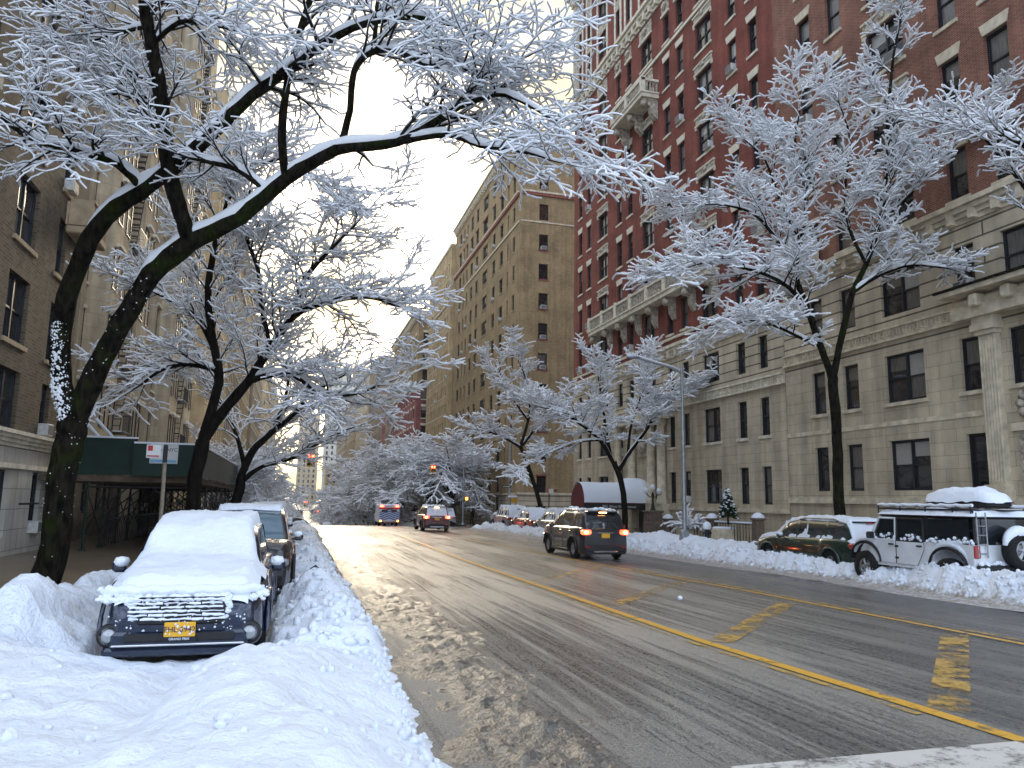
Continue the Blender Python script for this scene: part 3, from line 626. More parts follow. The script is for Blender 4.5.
# pale surrounds of the upper floors
mb = MB()
for (u, w_, n_) in c2:
    for s_ in (-1, 1): mb.box((u+s_*(w_/2+.12)-.115, 32.9 if 0 else 35.9, .003), (u+s_*(w_/2+.12)+.115, 44.85, .07), 0, f)
    mb.box((u-w_/2-.004, 38.98, .003), (u+w_/2+.004, 39.85, .05), 1, f); mb.box((u-w_/2-.004, 41.95, .003), (u+w_/2+.004, 44.85, .05), 1, f)
mb.build('window_surround', [TP, 'carved'], b2, base2)
mb = MB(); mb.box((58.0, 35.9, .004), (59.15, 47.6, .14), 0, f); mb.box((57.5, 46.21, -.8), (59.15, 47.6, .004), 0, f); mb.build('corner_pier', 'carved', b2, base2)
mb = MB(); mb.bbox((52.2, 44.3, .8), (5.5, .7, 1.6), .08, 0, f); mb.build('roof_awning', 'frame_dark', b2, base2)
def balcony(u0, u1, v, out, nb, name='balcony'):
    mb = MB(); mb.box((u0, v, .003), (u1, v+.28, out), 0, f); mb.box((u0-.08, v+.28, .003), (u1+.08, v+.38, out+.08), 0, f)
    for k in range(int((u1-u0)/.24)): u_ = u0+.12+k*.24; mb.box((u_-.05, v+.38, out-.16), (u_+.05, v+1.15, out-.04), 1, f)
    for k in range(int(out/.24)): w_ = .12+k*.24; [mb.box((q-.05, v+.38, w_-.05), (q+.05, v+1.15, w_+.05), 1, f) for q in (u0+.1, u1-.1)]
    mb.box((u0-.03, v+1.15, out-.24), (u1+.03, v+1.32, out+.03), 0, f)
    for q in (u0, u1-.2): mb.box((q, v+1.151, .003), (q+.2, v+1.32, out-.24), 0, f)
    n_ = max(1, int((u1-u0)/2.2))
    for k in range(n_+1): u_ = u0+.12+k*(u1-u0-.24)/n_; mb.box((u_-.15, v+.38, out-.27), (u_+.15, v+1.42, out+.04), 0, f)
    bl = mb.build(name, [TP, 'carved'], b2, base2)
    for k in range(nb):
        u_ = u0+.35+k*(u1-u0-.7)/(nb-1); q = MB()
        q.poly_prism([(0, 0), (out*.9, 0), (out*.85, -.35), (out*.45, -.55), (out*.4, -1.0), (.12, -1.35), (0, -1.4)], .36, lambda a, b, c: (RX-.004-a, u_-.18+c, v-.003+b), 1)
        q.lathe([(.0, -.24), (.2, -.2), (.24, 0), (.2, .2), (0, .24)], (RX-out*.72, u_, v-.32), 8, 1, 'y')
        br = q.build('bracket', [TP, 'carved'], b2, base2); br.parent = bl
        br.location = (0, 0, 0)
    return bl
balcony(43.1, 48.2, 28.25, 1.25, 3)
balcony(36.2, 53.8, 14.15, .82, 8)
# entrance bay with half columns
mb = MB()
for u in (42.9, 44.3, 47.2, 49.5):
    mb.box((u-.45, .0, .003), (u+.45, 1.6, .5), 0, f); mb.lathe([(.34, 1.6), (.34, 1.85), (.28, 1.9), (.25, 6.4), (.33, 6.5), (.36, 6.8)], (RX-.28, u, 0), 14, 0)
mb.box((42.3, 6.8, .003), (50.2, 7.28, .62), 0, f)
mb.build('portal', TS, b2, base2)
mb = MB(); mb.box((44.9, 4.6, .003), (46.6, 6.2, .2), 1, f); mb.lathe([(.0, .5), (.5, .42), (.6, .2), (.3, .05)], (0, 0, 0), 9, 1, 'x')
for i in range(len(mb.v)-36, len(mb.v)):
    a, b, c = mb.v[i]; mb.v[i] = (RX-a, 45.7+b, 5.3+c)
mb.build('carved_crest', [TS, 'carved'], b2, base2)
mb = MB(); mb.box((44.8, -.3, -.02), (46.7, 2.9, .02), 0, f); mb.box((45.72, -.3, .02), (45.78, 2.9, .05), 0, f); mb.build('door', 'frame_dark', b2, base2)

# brown corner building beyond the cross street: street face and the face towards us
c3 = [(78.2, .9, 1), (80.6, .55, 1), (83.5, 1.45, 1), (87.1, 1.3, 1), (91.6, 2.5, 3), (96.2, 1.4, 1), (99.4, 1.4, 1), (102.4, .8, 1), (104.5, .8, 1), (107.0, 1.4, 1)]
TB = 'trim_brown'
r3 = [(.5, 1.5, FD, None, None), (2.45, 1.75, FD, None, None), (5.75, 1.75, FD, TB, None)]+[(8.85+3.3*k, 1.75, FD, TB, None) for k in range(0, 7)]+[(32.0, 1.75, FD, TB, None), (35.4, 1.9, FD, TB, ('cap', 'terracotta')), (38.5, 1.9, FD, None, None)]
b3, base3, org3 = building('brown brick corner building with red tile courses beyond the cross street', 'apartment building', 'R', RX, 76.0, 110.8, 42.2, 22,
    [(-1.5, 2.35, 'stone_base', 'rustic_stone'), (2.35, 42.2, 'brick_wall', 'brown_brick')], c3, r3,
    trims=[(2.2, 2.4, .1, TS, 'band'), (31.35, 31.6, .12, TS, 'band'), (34.45, 34.75, .2, 'terracotta', 'tile_course'), (34.75, 34.95, .26, TS, 'band'), (41.3, 42.3, .55, TS, 'cornice'), (5.1, 5.4, .08, TB, 'band'), (8.3, 8.5, .08, TB, 'band')],
    ac=.2, acname='the brown corner building', seed=3, maxwin=70, sidezone='brown_brick')
rowsS = [(.3, .8, FD, None, None), (2.42, 1.75, FD, TB, ('cap', 'terracotta')), (5.65, 1.7, FD, TB, None)]+[(8.75+3.27*k, 1.75, FD, 'terracotta', None) for k in range(7)]+[(31.7, 1.85, FD, TB, None), (35.2, 1.8, FD, TB, None), (38.4, 1.8, FD, TB, None)]
SP = 75.6
f3 = lambda u, v, w: (u, SP-w, v)
ops = [(u-.52, u+.52, v, v+h) for u in (24.62, 34.0) for v, h, *_ in rowsS]
sw = wall_mesh('side_wall', 'S', (0, SP, 0), 22.0, 44, 2.3, 42.2, [q for q in ops if q[2] >= 2.35], 'brown_brick', b3, base3)
sw2 = wall_mesh('side_base', 'S', (0, SP, 0), 22.0, 44, -1.5, 2.3, [q for q in ops if q[3] < 2.3], 'rustic_stone', b3, base3)
for u in (24.62, 34.0):
    for i, (v, h, fr_, si, li) in enumerate(rowsS):
        d = win_meshes(None, 'S', 1.04, h, 1, fr_, si, li, 'var', i % 5)
        w_ = link_mesh('window', d[0][3], b3, (u-base3[0], SP-base3[1], v-base3[2]))
        for nm, _, m_, me in d[1:]: link_mesh(nm, me, w_)
        if u < 30 and i in (3, 5, 6, 7, 9, 11): air_con('S', (u, SP, v+.02), f'air conditioner on the blank side wall of the brown corner building, {ORD[i]} window up', 'air conditioners on the side wall')
mb = MB()
mb.box((22.0, 2.25, .003), (44, 2.45, .12), 0, f3); mb.box((22.0, 34.45, .003), (44, 34.75, .2), 1, f3); mb.box((22.0, 34.75, .003), (44, 34.95, .26), 0, f3); mb.box((22.0, 31.4, .003), (44, 31.55, .08), 0, f3)
mb.box((21.95, 2.46, .003), (23.0, 34.4, .06), 2, f3); mb.box((22.0, -1.5, -.4), (22.25, 42.2, -.003), 2, f3)
mb.build('side_course', [TS, 'terracotta', 'brown_brick'], b3, base3)

# pale tan building
c4 = [(110.9+1.75*k, .75, 1) for k in range(1, 11)]
building('plain tan brick building with many small windows, past the brown corner building', 'apartment building', 'R', RX-.6, 110.85, 130.2, 40.3, 20,
    [(-3.5, 3, 'stone_base', 'cream_stone'), (3, 40.3, 'brick_wall', 'tan_brick')], c4, [(3.4+2.72*k, 1.55, FD, TP, None) for k in range(13)],
    trims=[(31.2, 31.4, .15, TP, 'band'), (39.9, 40.4, .15, TP, 'band'), (3, 3.2, .1, TP, 'band')], ac=.03, acname='the tan building', seed=21, maxwin=90)
# wine and tan building
b5, base5, org5 = building('wine red brick building with a tan top storey and wide grey cornice', 'apartment building', 'R', 20.2, 134.0, 168.5, 34.8, 20,
    [(-4.5, 21.8, 'brick_wall', 'wine_brick'), (21.8, 34.8, 'upper_wall', 'brown_brick')], [(136.5+3.2*k, 1.2, 1) for k in range(10)], [(-1+3.35*k, 1.9, FD, TP, ('flat', TP)) for k in range(10)],
    trims=[(21.6, 22.0, .25, TP, 'band'), (25.9, 26.3, .25, TP, 'band'), (33.6, 34.9, .9, 'trim_stone', 'cornice')], seed=31, sidezone='wine_brick')
f5 = lambda u, v, w: (u, 134.0-w, v)
mb = MB(); mb.box((20.2, 33.4, .003), (24, 34.9, .8), 0, f5); mb.box((20.2, 22.2, .003), (24, 33.4, .12), 1, f5); mb.build('corner_return', ['trim_stone', 'brown_brick'], b5, base5)
for i in range(10):
    v = -1+3.35*i; d = win_meshes(None, 'S', 1.3, 2.0, 1, FD, TP, ('flat', TP), 'var', i % 5)
    w_ = link_mesh('window', d[0][3], b5, (21.75-base5[0], 133.60-base5[1], v-base5[2]))
    for nm, _, m_, me in d[1:]: link_mesh(nm, me, w_)
far_r = [(170, 192, 36, 'umber_brick', 'narrow umber brick building past the wine red one'), (192, 200, 30, 'wine_brick', 'dark red brick sliver of a building in the far row on the right'),
         (209, 240, 44, 'umber_brick', 'grey brown block beyond the second far corner on the right'), (242, 290, 40, 'cream_stone', 'cream block low in the far row on the right'), (292, 340, 36, 'brown_brick', 'brown block at the far end of the right row'), (342, 420, 44, 'umber_brick', 'last dull brown block where the right row ends')]
for i, (a, b, h, m, lab) in enumerate(far_r):
    z = gz(a)
    building(lab, 'apartment building', 'R', RX-.5, a, b, h+z*.5, 18, [(z-2, h+z*.5, 'wall', m)], [(a+1.6+2.9*k, 1.3, 1) for k in range(int((b-a-2)/2.9)+1)], [(z+1.5+3.3*k, 1.8, FD, None, None) for k in range(int(h/3.3)-1)],
             trims=[(h+z*.5-1, h+z*.5, .7, 'trim_stone', 'cornice')], seed=40+i, maxwin=40)
# towers closing the view
def tower(lab, x0, x1, y, h, m, dx=1.9, wz=3.4, fr='frame_dark', w=1.1, setb=None):
    z = gz(y); r, b, o = building(lab, 'tower block', 'S', y, x0, x1, h, 20, [(z-2, h, 'wall', m)], [(x0+1.5+dx*1.6*k, w, 1) for k in range(int((x1-x0-2)/(dx*1.6))+1)], [(z+2+wz*k, 2.0, fr, None, None) for k in range(int((h-z-4)/wz))],
             name='tower_block', trims=[(h-1, h, .5, 'trim_pale', 'cornice')], seed=int(abs(x0))+3, maxwin=100, style='plain')
    if setb:
        mb = MB(); mb.box((setb[0], y+3, h), (setb[1], y+14, h+setb[2])); mb.build('setback', m, r, b)
    return r
tower('pale concrete tower with a regular grid of windows closing the avenue', 17, 34, 470, 74, 'pale_stone', setb=(20, 30, 6))
tower('lower cream tower left of the pale concrete one at the avenue end', 2, 15, 520, 56, 'cream_stone', setb=(4, 10, 5))
tower('brown brick tower showing behind the trees at the avenue end', 36, 60, 520, 88, 'umber_brick')
tower('short tan block with a flat top under the pale concrete tower', 17, 30, 430, 20, 'brown_brick')

# ---- left side
LX = -8.2
cl = [(29.0, .95, 1), (25.45, 1.85, 2), (21.5, .9, 1), (17.6, 1.8, 2), (13.9, .9, 1), (10.2, 1.7, 2)]
FG = 'frame_dark'
rl = [(.35, 2.1, FG, None, None)]+[(3.95-.35, 1.95, FG, None, None)]+[(6.05+3.06*k, 1.98, FG, TB, None) for k in range(1, 11)]
rl = [(.35, 2.0, FG, None, None), (3.55, 1.75, FG, TB, None)]+[(6.1+3.02*k, 2.0, FG, TB, None) for k in range(10)]
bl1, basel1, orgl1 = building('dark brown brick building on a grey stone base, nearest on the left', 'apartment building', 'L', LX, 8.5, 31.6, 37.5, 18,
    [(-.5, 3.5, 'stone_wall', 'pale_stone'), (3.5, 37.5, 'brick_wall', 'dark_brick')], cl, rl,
    trims=[(2.4, 2.55, .1, TP, 'band'), (3.05, 3.5, .35, TP, 'cornice'), (1.3, 1.36, .01, 'frame_dark', 'joint', 27.5, 29.5)], ac=.22, acname='the dark brown building', seed=8)
fl = lambda u, v, w: (LX+w, u, v)
mb = MB(); mb.bbox((30.1, 10.9, .45), (2.0, .3, .9), .05, 0, fl); mb.box((29.1, 11.05, .003), (31.1, 11.9, .06), 0, fl)
for q in (29.15, 31.05): mb.box((q-.06, 11.05, .1), (q+.06, 12.0, .85), 0, fl)
mb.box((29.1, 11.9, .75), (31.1, 12.02, .9), 0, fl)
for k in range(10): mb.box((29.2+k*.2, 11.05, .8), (29.25+k*.2, 11.9, .85), 0, fl)
mb.build('balcony', 'trim_brown', bl1, basel1)
# tan bays with fire escapes
def left_b(lab, u0, u1, top, m, base_m, seed, w=1.0, step=2.6, fl_h=3.1, bays=(), x=LX, trimm='trim_pale', mw=60, ac=.1, nm=''):
    z = gz(u0)
    cols = [(u0+1.2+step*k, w, 1) for k in range(int((u1-u0-2)/step)+1)]
    r, b, o = building(lab, 'apartment building', 'L', x, u0, u1, top, 18, [(z-1, z+4.2, 'stone_wall', base_m), (z+4.2, top, 'brick_wall', m)], cols, [(z+1.2, 2.0, FG, None, None)]+[(z+5.0+fl_h*k, 1.9, FG, trimm, ('cap', trimm)) for k in range(int((top-z-6)/fl_h))],
        trims=[(z+3.9, z+4.2, .25, trimm, 'band'), (top-1.2, top, .8, trimm, 'cornice'), (top-4.6, top-4.3, .2, trimm, 'band')], seed=seed, maxwin=mw, ac=ac, acname=nm)
    for i, (a, c) in enumerate(bays):
        q = MB(); h0, h1 = z+4.3, top-4.7
        q.poly_prism([(a, 0.004), (a+.5, .8), (c-.5, .8), (c, .004)], h1-h0, lambda p, s, t: (x+s, p, h0+t)); q.build('bay', m, r, b)
        # windows of the bay
        k = 0; v = z+5.0
        while v+2 < h1 and k < 9:
            d = win_meshes(None, 'L', .9, 1.9, 1, FG, None, ('cap', trimm), 'var', k % 5)
            for uu in (a+1.15, c-1.15):
                if c-a < 3 and uu > (a+c)/2: continue
                mbq = win_meshes(None, 'L', .9, 1.9, 1, FG, None, ('cap', trimm), 'plain', k % 3)
                w_ = link_mesh('window', mbq[0][3], r, (x+.8+.18-b[0], uu-b[1], v-b[2]))
                for n_, _, mm, me in mbq[1:]: link_mesh(n_, me, w_, (-.0, 0, 0))
            v += fl_h; k += 1
    return r, b
left_b('tan stone building with projecting bays, past the dark brown one', 35.4, 47.0, 33, 'cream_stone', 'dark_brick', 51, bays=((36.2, 40.2), (42.4, 46.4)), nm='the tan bay building', x=LX-.9)  # dark base brick paints in the shade beneath the scaffold shed
left_b('cream building with a tall bay in the middle of the left row', 47.1, 60.4, 43, 'cream_stone', 'dark_brick', 52, bays=((49, 53), (55.5, 59.5)), nm='the cream bay building')  # base dark as well: the shed's shade is put into its colour
left_b('yellow brick corner building past the cross street on the left', 75.0, 95.5, 41, 'tan_brick', 'cream_stone', 53, nm='the yellow corner building')
left_b('umber block behind the scaffolding row on the left', 95.6, 120, 34, 'umber_brick', 'cream_stone', 54, nm='the umber block', ac=.04)
left_b('brown block in the far left row', 120.1, 141, 38, 'brown_brick', 'cream_stone', 55, mw=30, ac=0)
left_b('grey block in the far left row past the second corner', 151, 190, 36, 'umber_brick', 'pale_stone', 56, mw=30, ac=0)
left_b('tan block near the far end of the left row', 209, 260, 34, 'tan_brick', 'cream_stone', 57, mw=20, ac=0)
left_b('last block on the left before the avenue bends from view', 262, 340, 40, 'brown_brick', 'cream_stone', 58, mw=20, ac=0, step=4)
# fire escapes
def fire_escape(x, u0, u1, zs, lab):
    r = empty('fire_escape', (x, (u0+u1)/2, zs[0]), 0, lab, 'fire escape', 'fire escapes on the left buildings'); b = r.location
    for i, z in enumerate(zs):
        q = MB(); f_ = lambda u, v, w: (x+w, u, v)
        for k in range(7): q.box((u0, z, .06+k*.15), (u1, z+.03, .12+k*.15), 0, f_)
        q.build('platform', 'frame_dark', r, b)
        q = MB()
        for k in range(int((u1-u0)/.16)+1): u_ = u0+k*.16; q.box((u_, z, 1.07), (u_+.02, z+.95, 1.09), 0, f_)
        q.box((u0, z+.93, 1.06), (u1, z+.97, 1.1), 0, f_); q.box((u0, z+.93, .02), (u0+.04, z+.97, 1.06), 0, f_); q.box((u1-.04, z+.93, .02), (u1, z+.97, 1.06), 0, f_)
        q.box((u0, z, 1.06), (u1, z+.06, 1.1), 0, f_); q.build('railing', 'frame_dark', r, b)
        q = MB(); q.box((u0, z+.03, .05), (u1, z+.09, 1.08), 0, f_); q.build('snow', 'snow', r, b)
        if i+1 < len(zs):
            q = MB(); z2 = zs[i+1]; n_ = 9
            for k in range(n_): t = k/n_; u_ = u0+.4+(u1-u0-.9)*t; q.box((u_, z+(z2-z)*t, .3), (u_+.22, z+(z2-z)*t+.03, .85), 0, f_)
            for w_ in (.28, .86): q.tube([(x+w_, u0+.4, z), (x+w_, u1-.4, z2)], .025, 5)
            q.build('stair', 'frame_dark', r, b)
    return r
fire_escape(LX-.9, 40.4, 42.3, [4.6+3.1*k for k in range(8)], 'black iron fire escape zigzagging between the bays of the tan building')
fire_escape(LX, 53.1, 55.4, [4.6+3.1*k for k in range(10)], 'black iron fire escape on the cream bay building farther along')

# ---------------------------------------------------------------- trees under snow
class Segs:
    def __init__(s): s.a = []; s.b = []; s.ra = []; s.rb = []
    def add(s, p, q, r0, r1): s.a.append(p); s.b.append(q); s.ra.append(r0); s.rb.append(r1)
def seg_mesh(name, A, B_, RA, RB, K, m, cap=False):
    n = len(A); d = B_-A; L = np.linalg.norm(d, axis=1, keepdims=True); d = d/np.maximum(L, 1e-6)
    ref = np.tile(np.array([0., 0., 1.]), (n, 1)); ref[np.abs(d[:, 2]) > .9] = (1, 0, 0)
    u = np.cross(d, ref); u /= np.linalg.norm(u, axis=1, keepdims=True); w = np.cross(u, d)
    th = np.arange(K)*2*math.pi/K; c, s_ = np.cos(th), np.sin(th)
    off = u[:, None, :]*c[None, :, None]+w[:, None, :]*s_[None, :, None]
    r0 = A[:, None, :]+off*RA[:, None, None]; r1 = B_[:, None, :]+off*RB[:, None, None]
    V = np.concatenate([r0, r1], 1).reshape(-1, 3)
    base = (np.arange(n)*2*K)[:, None, None]; k = np.arange(K)
    q = np.stack([k, (k+1) % K, (k+1) % K+K, k+K], 1)[None]
    F = (base+q).reshape(-1, 4)
    me = bpy.data.meshes.new(name); me.vertices.add(len(V)); me.vertices.foreach_set('co', V.ravel().astype(np.float32))
    me.loops.add(F.size); me.loops.foreach_set('vertex_index', F.ravel().astype(np.int32))
    me.polygons.add(len(F)); me.polygons.foreach_set('loop_start', np.arange(0, F.size, 4, dtype=np.int32)); me.polygons.foreach_set('loop_total', np.full(len(F), 4, dtype=np.int32))
    me.polygons.foreach_set('use_smooth', np.ones(len(F), dtype=bool))
    me.materials.append(M[m]); me.update(calc_edges=True); return me

def rnd_unit(rg):
    while True:
        v = Vector((rg.uniform(-1, 1), rg.uniform(-1, 1), rg.uniform(-1, 1)))
        if .1 < v.length < 1: return v.normalized()
def grow(S, p, d, L, r, lvl, rg, P):
    """one shoot with its side shoots"""
    step = P['step'][lvl]; n = max(2, int(L/step)); d = d.normalized(); sgn = 1
    for i in range(n):
        t = i/n
        d = (d+rnd_unit(rg)*P['jit'][lvl]+Vector((0, 0, P['up'][lvl]))*(1 if t < .6 else .4)).normalized()
        q = p+d*step*rg.uniform(.8, 1.2)
        r0 = max(r*(1-t*.75), P['rmin']); r1 = max(r*(1-(i+1)/n*.75), P['rmin']*.8)
        S.add(tuple(p), tuple(q), r0, r1); p = q
        if lvl < 3 and (i > 0 or lvl == 2):
            for _ in range(P['kids'][lvl] if rg.random() < P['prob'][lvl] else 0):
                sgn = -sgn
                side = d.cross(Vector((0, 0, 1)))
                side = side.normalized() if side.length > .15 else Vector((rg.uniform(-1, 1), rg.uniform(-1, 1), 0)).normalized()
                side = (side*sgn+rnd_unit(rg)*.36+Vector((0, 0, .12))).normalized()
                ang = rg.uniform(.5, 1.05)
                nd = d*math.cos(ang)+side*math.sin(ang)
                grow(S, p, nd, P['len'][lvl+1]*rg.uniform(.6, 1.25)*(1-.35*t), r1*.62, lvl+1, rg, P)
PDEF = dict(step=(.45, .30, .2, .13), jit=(.15, .22, .26, .30), up=(.02, .0, -.02, -.03), kids=(2, 2, 1, 0), prob=(.95, .8, .75, 0), len=(3, 1.9, .95, .42), rmin=.006)
def make_tree(name, base, trunk, limbs, label, P=None, seed=1, snow=.026, group='street trees under fresh snow', bark='moss_bark', child_scale=1.0, skip=2, tipgrow=1.0, snowtop=True, thick=.055):
    """trunk & limbs: lists of (Vector, radius). limbs: dict(path=[...], start=index where side shoots begin, len=length of shoots)"""
    rg = random.Random(seed); P = dict(PDEF, **(P or {})); root = empty(name, base, 0, label, 'tree', group); base = Vector(base)
    def smooth(path):
        out = []
        for i in range(len(path)-1):
            p0, p1, p2, p3 = [path[max(0, min(len(path)-1, j))] for j in (i-1, i, i+1, i+2)]
            n = 4
            for k in range(n):
                t = k/n; c = lambda a, b, c_, d_: .5*((2*b)+(-a+c_)*t+(2*a-5*b+4*c_-d_)*t*t+(-a+3*b-3*c_+d_)*t**3)
                out.append((c(p0[0], p1[0], p2[0], p3[0])+rnd_unit(rg)*p1[1]*.10, c(p0[1], p1[1], p2[1], p3[1])))
        out.append(path[-1]); return out
    tm = MB(); sn = []; tk = smooth(trunk)
    tm.tube([p-base for p, r in tk], [r*rg.uniform(.95, 1.06) for p, r in tk], 16, 0); tm.build('trunk', bark, root)
    lm = MB(); sm = MB(); S = Segs()
    for l in limbs:
        path = smooth(l['path'])
        lm.tube([p-base for p, r in path], [r*rg.uniform(.95, 1.06) for p, r in path], 12, 0)
        if snowtop:
            pts, rr = [], []
            for i, (p, r) in enumerate(path):
                t = (path[min(i+1, len(path)-1)][0]-path[max(i-1, 0)][0]).normalized(); hz = math.sqrt(max(0, 1-t.z*t.z))
                k = max(0, (hz-.35)/.65)
                upv = (Vector((0, 0, 1))-t*t.z); upv = upv.normalized() if upv.length > 1e-3 else Vector((1, 0, 0))
                pts.append(p-base+upv*(r*.62+.035*k)); rr.append(max(.004, (r*.80+.028)*min(1, k*1.25)*rg.uniform(.8, 1.2)+.002))
            sm.tube(pts, rr, 10, 0)
        n = len(path); st = l.get('start', .25)
        for i in range(int(n*st), n):
            p, r = path[i]; t = (path[min(i+1, n-1)][0]-path[max(i-1, 0)][0]).normalized()
            for s_ in ((-1, 1) if i % skip == 0 else (rg.choice((-1, 1)),)):
                if rg.random() > l.get('dens', .9): continue
                side = t.cross(Vector((0, 0, 1))); side = side.normalized() if side.length > .2 else Vector((rg.uniform(-1, 1), rg.uniform(-1, 1), 0)).normalized()
                sd = (side*s_+rnd_unit(rg)*.6+Vector((0, 0, l.get('up', .25)))).normalized(); a = rg.uniform(.6, 1.2)
                grow(S, p, t*math.cos(a)+sd*math.sin(a), l.get('len', 2.2)*rg.uniform(.55, 1.2)*child_scale, min(r*.5, .035), 1, rg, P)
        t = (path[-1][0]-path[-2][0]).normalized()
        if tipgrow: grow(S, path[-1][0], t, l.get('tip', l.get('len', 2.2)*1.0)*tipgrow, path[-1][1]*.9, 0, rg, P)
    lm.build('limb', bark, root)
    if snowtop: sm.build('limb_snow', 'twig_snow', root)
    b = np.array(base); A = np.array(S.a)-b; Bb = np.array(S.b)-b; RA = np.array(S.ra); RB = np.array(S.rb)
    tw = seg_mesh('twigs', A, Bb, RA, RB, 4, 'twig'); link_mesh('twigs', tw, root)
    g = np.random.default_rng(seed); d = Bb-A; L = np.linalg.norm(d, axis=1); hz = np.sqrt(np.maximum(0, 1-(d[:, 2]/L)**2))
    f = np.clip((hz-.05)/.6, 0.35, 1); keep = g.random(len(A)) < .995
    ts = (snow*(.90+.2*g.random(len(A)))+.45*np.minimum(RA, thick))*f
    up = np.zeros_like(A); up[:, 2] = 1; up -= d/L[:, None]*(d[:, 2]/L)[:, None]; up /= np.maximum(np.linalg.norm(up, axis=1, keepdims=True), .2)
    o = up*(RA*.6+ts*.55)[:, None]
    e = d*.12
    A2, B2 = (A+o-e)[keep], (Bb+o+e)[keep]; ts = ts[keep]
    sw = seg_mesh('snow', A2, B2, ts, ts*(.80+.2*g.random(len(ts))), 5, 'twig_snow'); link_mesh('snow', sw, root)
    return root
def PX(pts, Ys=None):
    """(px,py,Y,r) from the photograph to street coordinates"""
    return [(at(a, b, y), r) for a, b, y, r in pts]

# the big near tree on the left
T1 = [(Vector((-3.95, 14.2, -.3)), .29)]+PX([(51, 560, 14, 0.228), (60, 490, 14, 0.216), (70, 440, 14, 0.224), (74, 418, 14, 0.216)])
limbs1 = [
 dict(path=PX([(72, 430, 14, 0.176), (62, 385, 13.9, 0.152), (61, 330, 13.7, 0.148), (78, 265, 13.4, 0.144), (106, 217, 13.1, 0.136), (150, 185, 12.7, 0.120), (197, 148, 12.2, 0.104), (242, 104, 11.7, 0.092), (284, 72, 11.3, 0.076), (318, 48, 11, 0.064), (365, 24, 10.6, 0.052), (425, 18, 10.2, 0.040), (490, 40, 9.8, 0.024)]), start=.58, len=1.5, dens=.38),
 dict(path=PX([(74, 425, 14, 0.192), (97, 370, 13.8, 0.172), (122, 322, 13.5, 0.164), (152, 275, 13.2, 0.160), (190, 243, 12.8, 0.152), (240, 217, 12.3, 0.120), (288, 178, 11.8, 0.104), (337, 150, 11.2, 0.088), (398, 142, 10.6, 0.072), (440, 118, 10.2, 0.056), (468, 103, 9.9, 0.044), (505, 95, 9.6, 0.028), (545, 115, 9.2, 0.018)]), start=.6, len=1.6, dens=.66),
 dict(path=PX([(190, 243, 12.8, 0.128), (184, 222, 12.6, 0.120), (172, 185, 12.4, 0.120), (165, 140, 12.2, 0.112), (160, 90, 12, 0.104), (151, 40, 11.8, 0.096), (144, 0, 11.6, 0.088), (138, -60, 11.3, 0.080), (130, -140, 11, 0.048)]), start=.3, len=1.5, dens=.42),
 dict(path=PX([(286, 178, 11.8, 0.068), (282, 140, 11.6, 0.064), (286, 90, 11.5, 0.060), (298, 40, 11.3, 0.056), (310, 0, 11.1, 0.048), (325, -60, 10.9, 0.040)]), start=.3, len=1.2, dens=.5),
 dict(path=PX([(340, 150, 11.2, 0.056), (350, 110, 11.0, 0.052), (354, 72, 10.8, 0.048), (372, 52, 10.6, 0.044), (402, 52, 10.4, 0.040), (430, 66, 10.1, 0.036), (450, 57, 9.8, 0.032), (478, 75, 9.5, 0.024), (520, 60, 9.2, 0.016)]), start=.3, len=1.7),
 dict(path=PX([(372, 54, 10.6, 0.036), (376, 25, 10.5, 0.032), (378, 0, 10.4, 0.028), (390, -50, 10.2, 0.024)]), start=.2, len=1.5),
 dict(path=PX([(398, 142, 10.6, 0.048), (448, 135, 10.1, 0.040), (480, 146, 9.7, 0.032), (520, 150, 9.3, 0.024), (550, 160, 9.0, 0.014)]), start=.2, len=1.4),
 dict(path=PX([(142, 188, 12.8, 0.064), (118, 165, 12.4, 0.060), (90, 155, 12.1, 0.056), (60, 147, 11.8, 0.048), (30, 138, 11.5, 0.040), (0, 118, 11.2, 0.032), (-40, 100, 11, 0.024)]), start=.15, len=1.3, dens=.7, up=-.1),
 dict(path=PX([(266, 190, 12.0, 0.048), (240, 171, 12.0, 0.044), (215, 163, 11.9, 0.040), (190, 158, 11.9, 0.024)]), start=.1, len=1.3),
 dict(path=PX([(165, 140, 12.2, 0.048), (152, 120, 12.4, 0.040), (147, 98, 12.5, 0.036), (130, 92, 12.6, 0.028), (110, 95, 12.7, 0.016)]), start=.2, len=1.6),
 dict(path=PX([(157, 40, 11.8, 0.040), (180, 22, 11.6, 0.036), (205, 24, 11.4, 0.028), (235, 30, 11.2, 0.016)]), start=.1, len=1.6),
 dict(path=PX([(156, 30, 11.8, 0.040), (140, 28, 12, 0.032), (118, 34, 12.2, 0.024), (95, 40, 12.4, 0.014)]), start=.1, len=1.5),
]
make_tree('street_tree', (-3.95, 14.2, -.3), T1, limbs1, 'big mossy tree in the near left pavement, forking low beside the snowed-in blue car', seed=4, snow=.0125, tipgrow=.3, child_scale=.78, skip=2, P=dict(step=(.24, .15, .10, .08), len=(1.6, 1.25, .68, .30), rmin=.0042, up=(0, -.01, -.05, -.08), kids=(2, 1, 1, 0), prob=(.95, .95, .85, 0), jit=(.14, .19, .22, .26)))

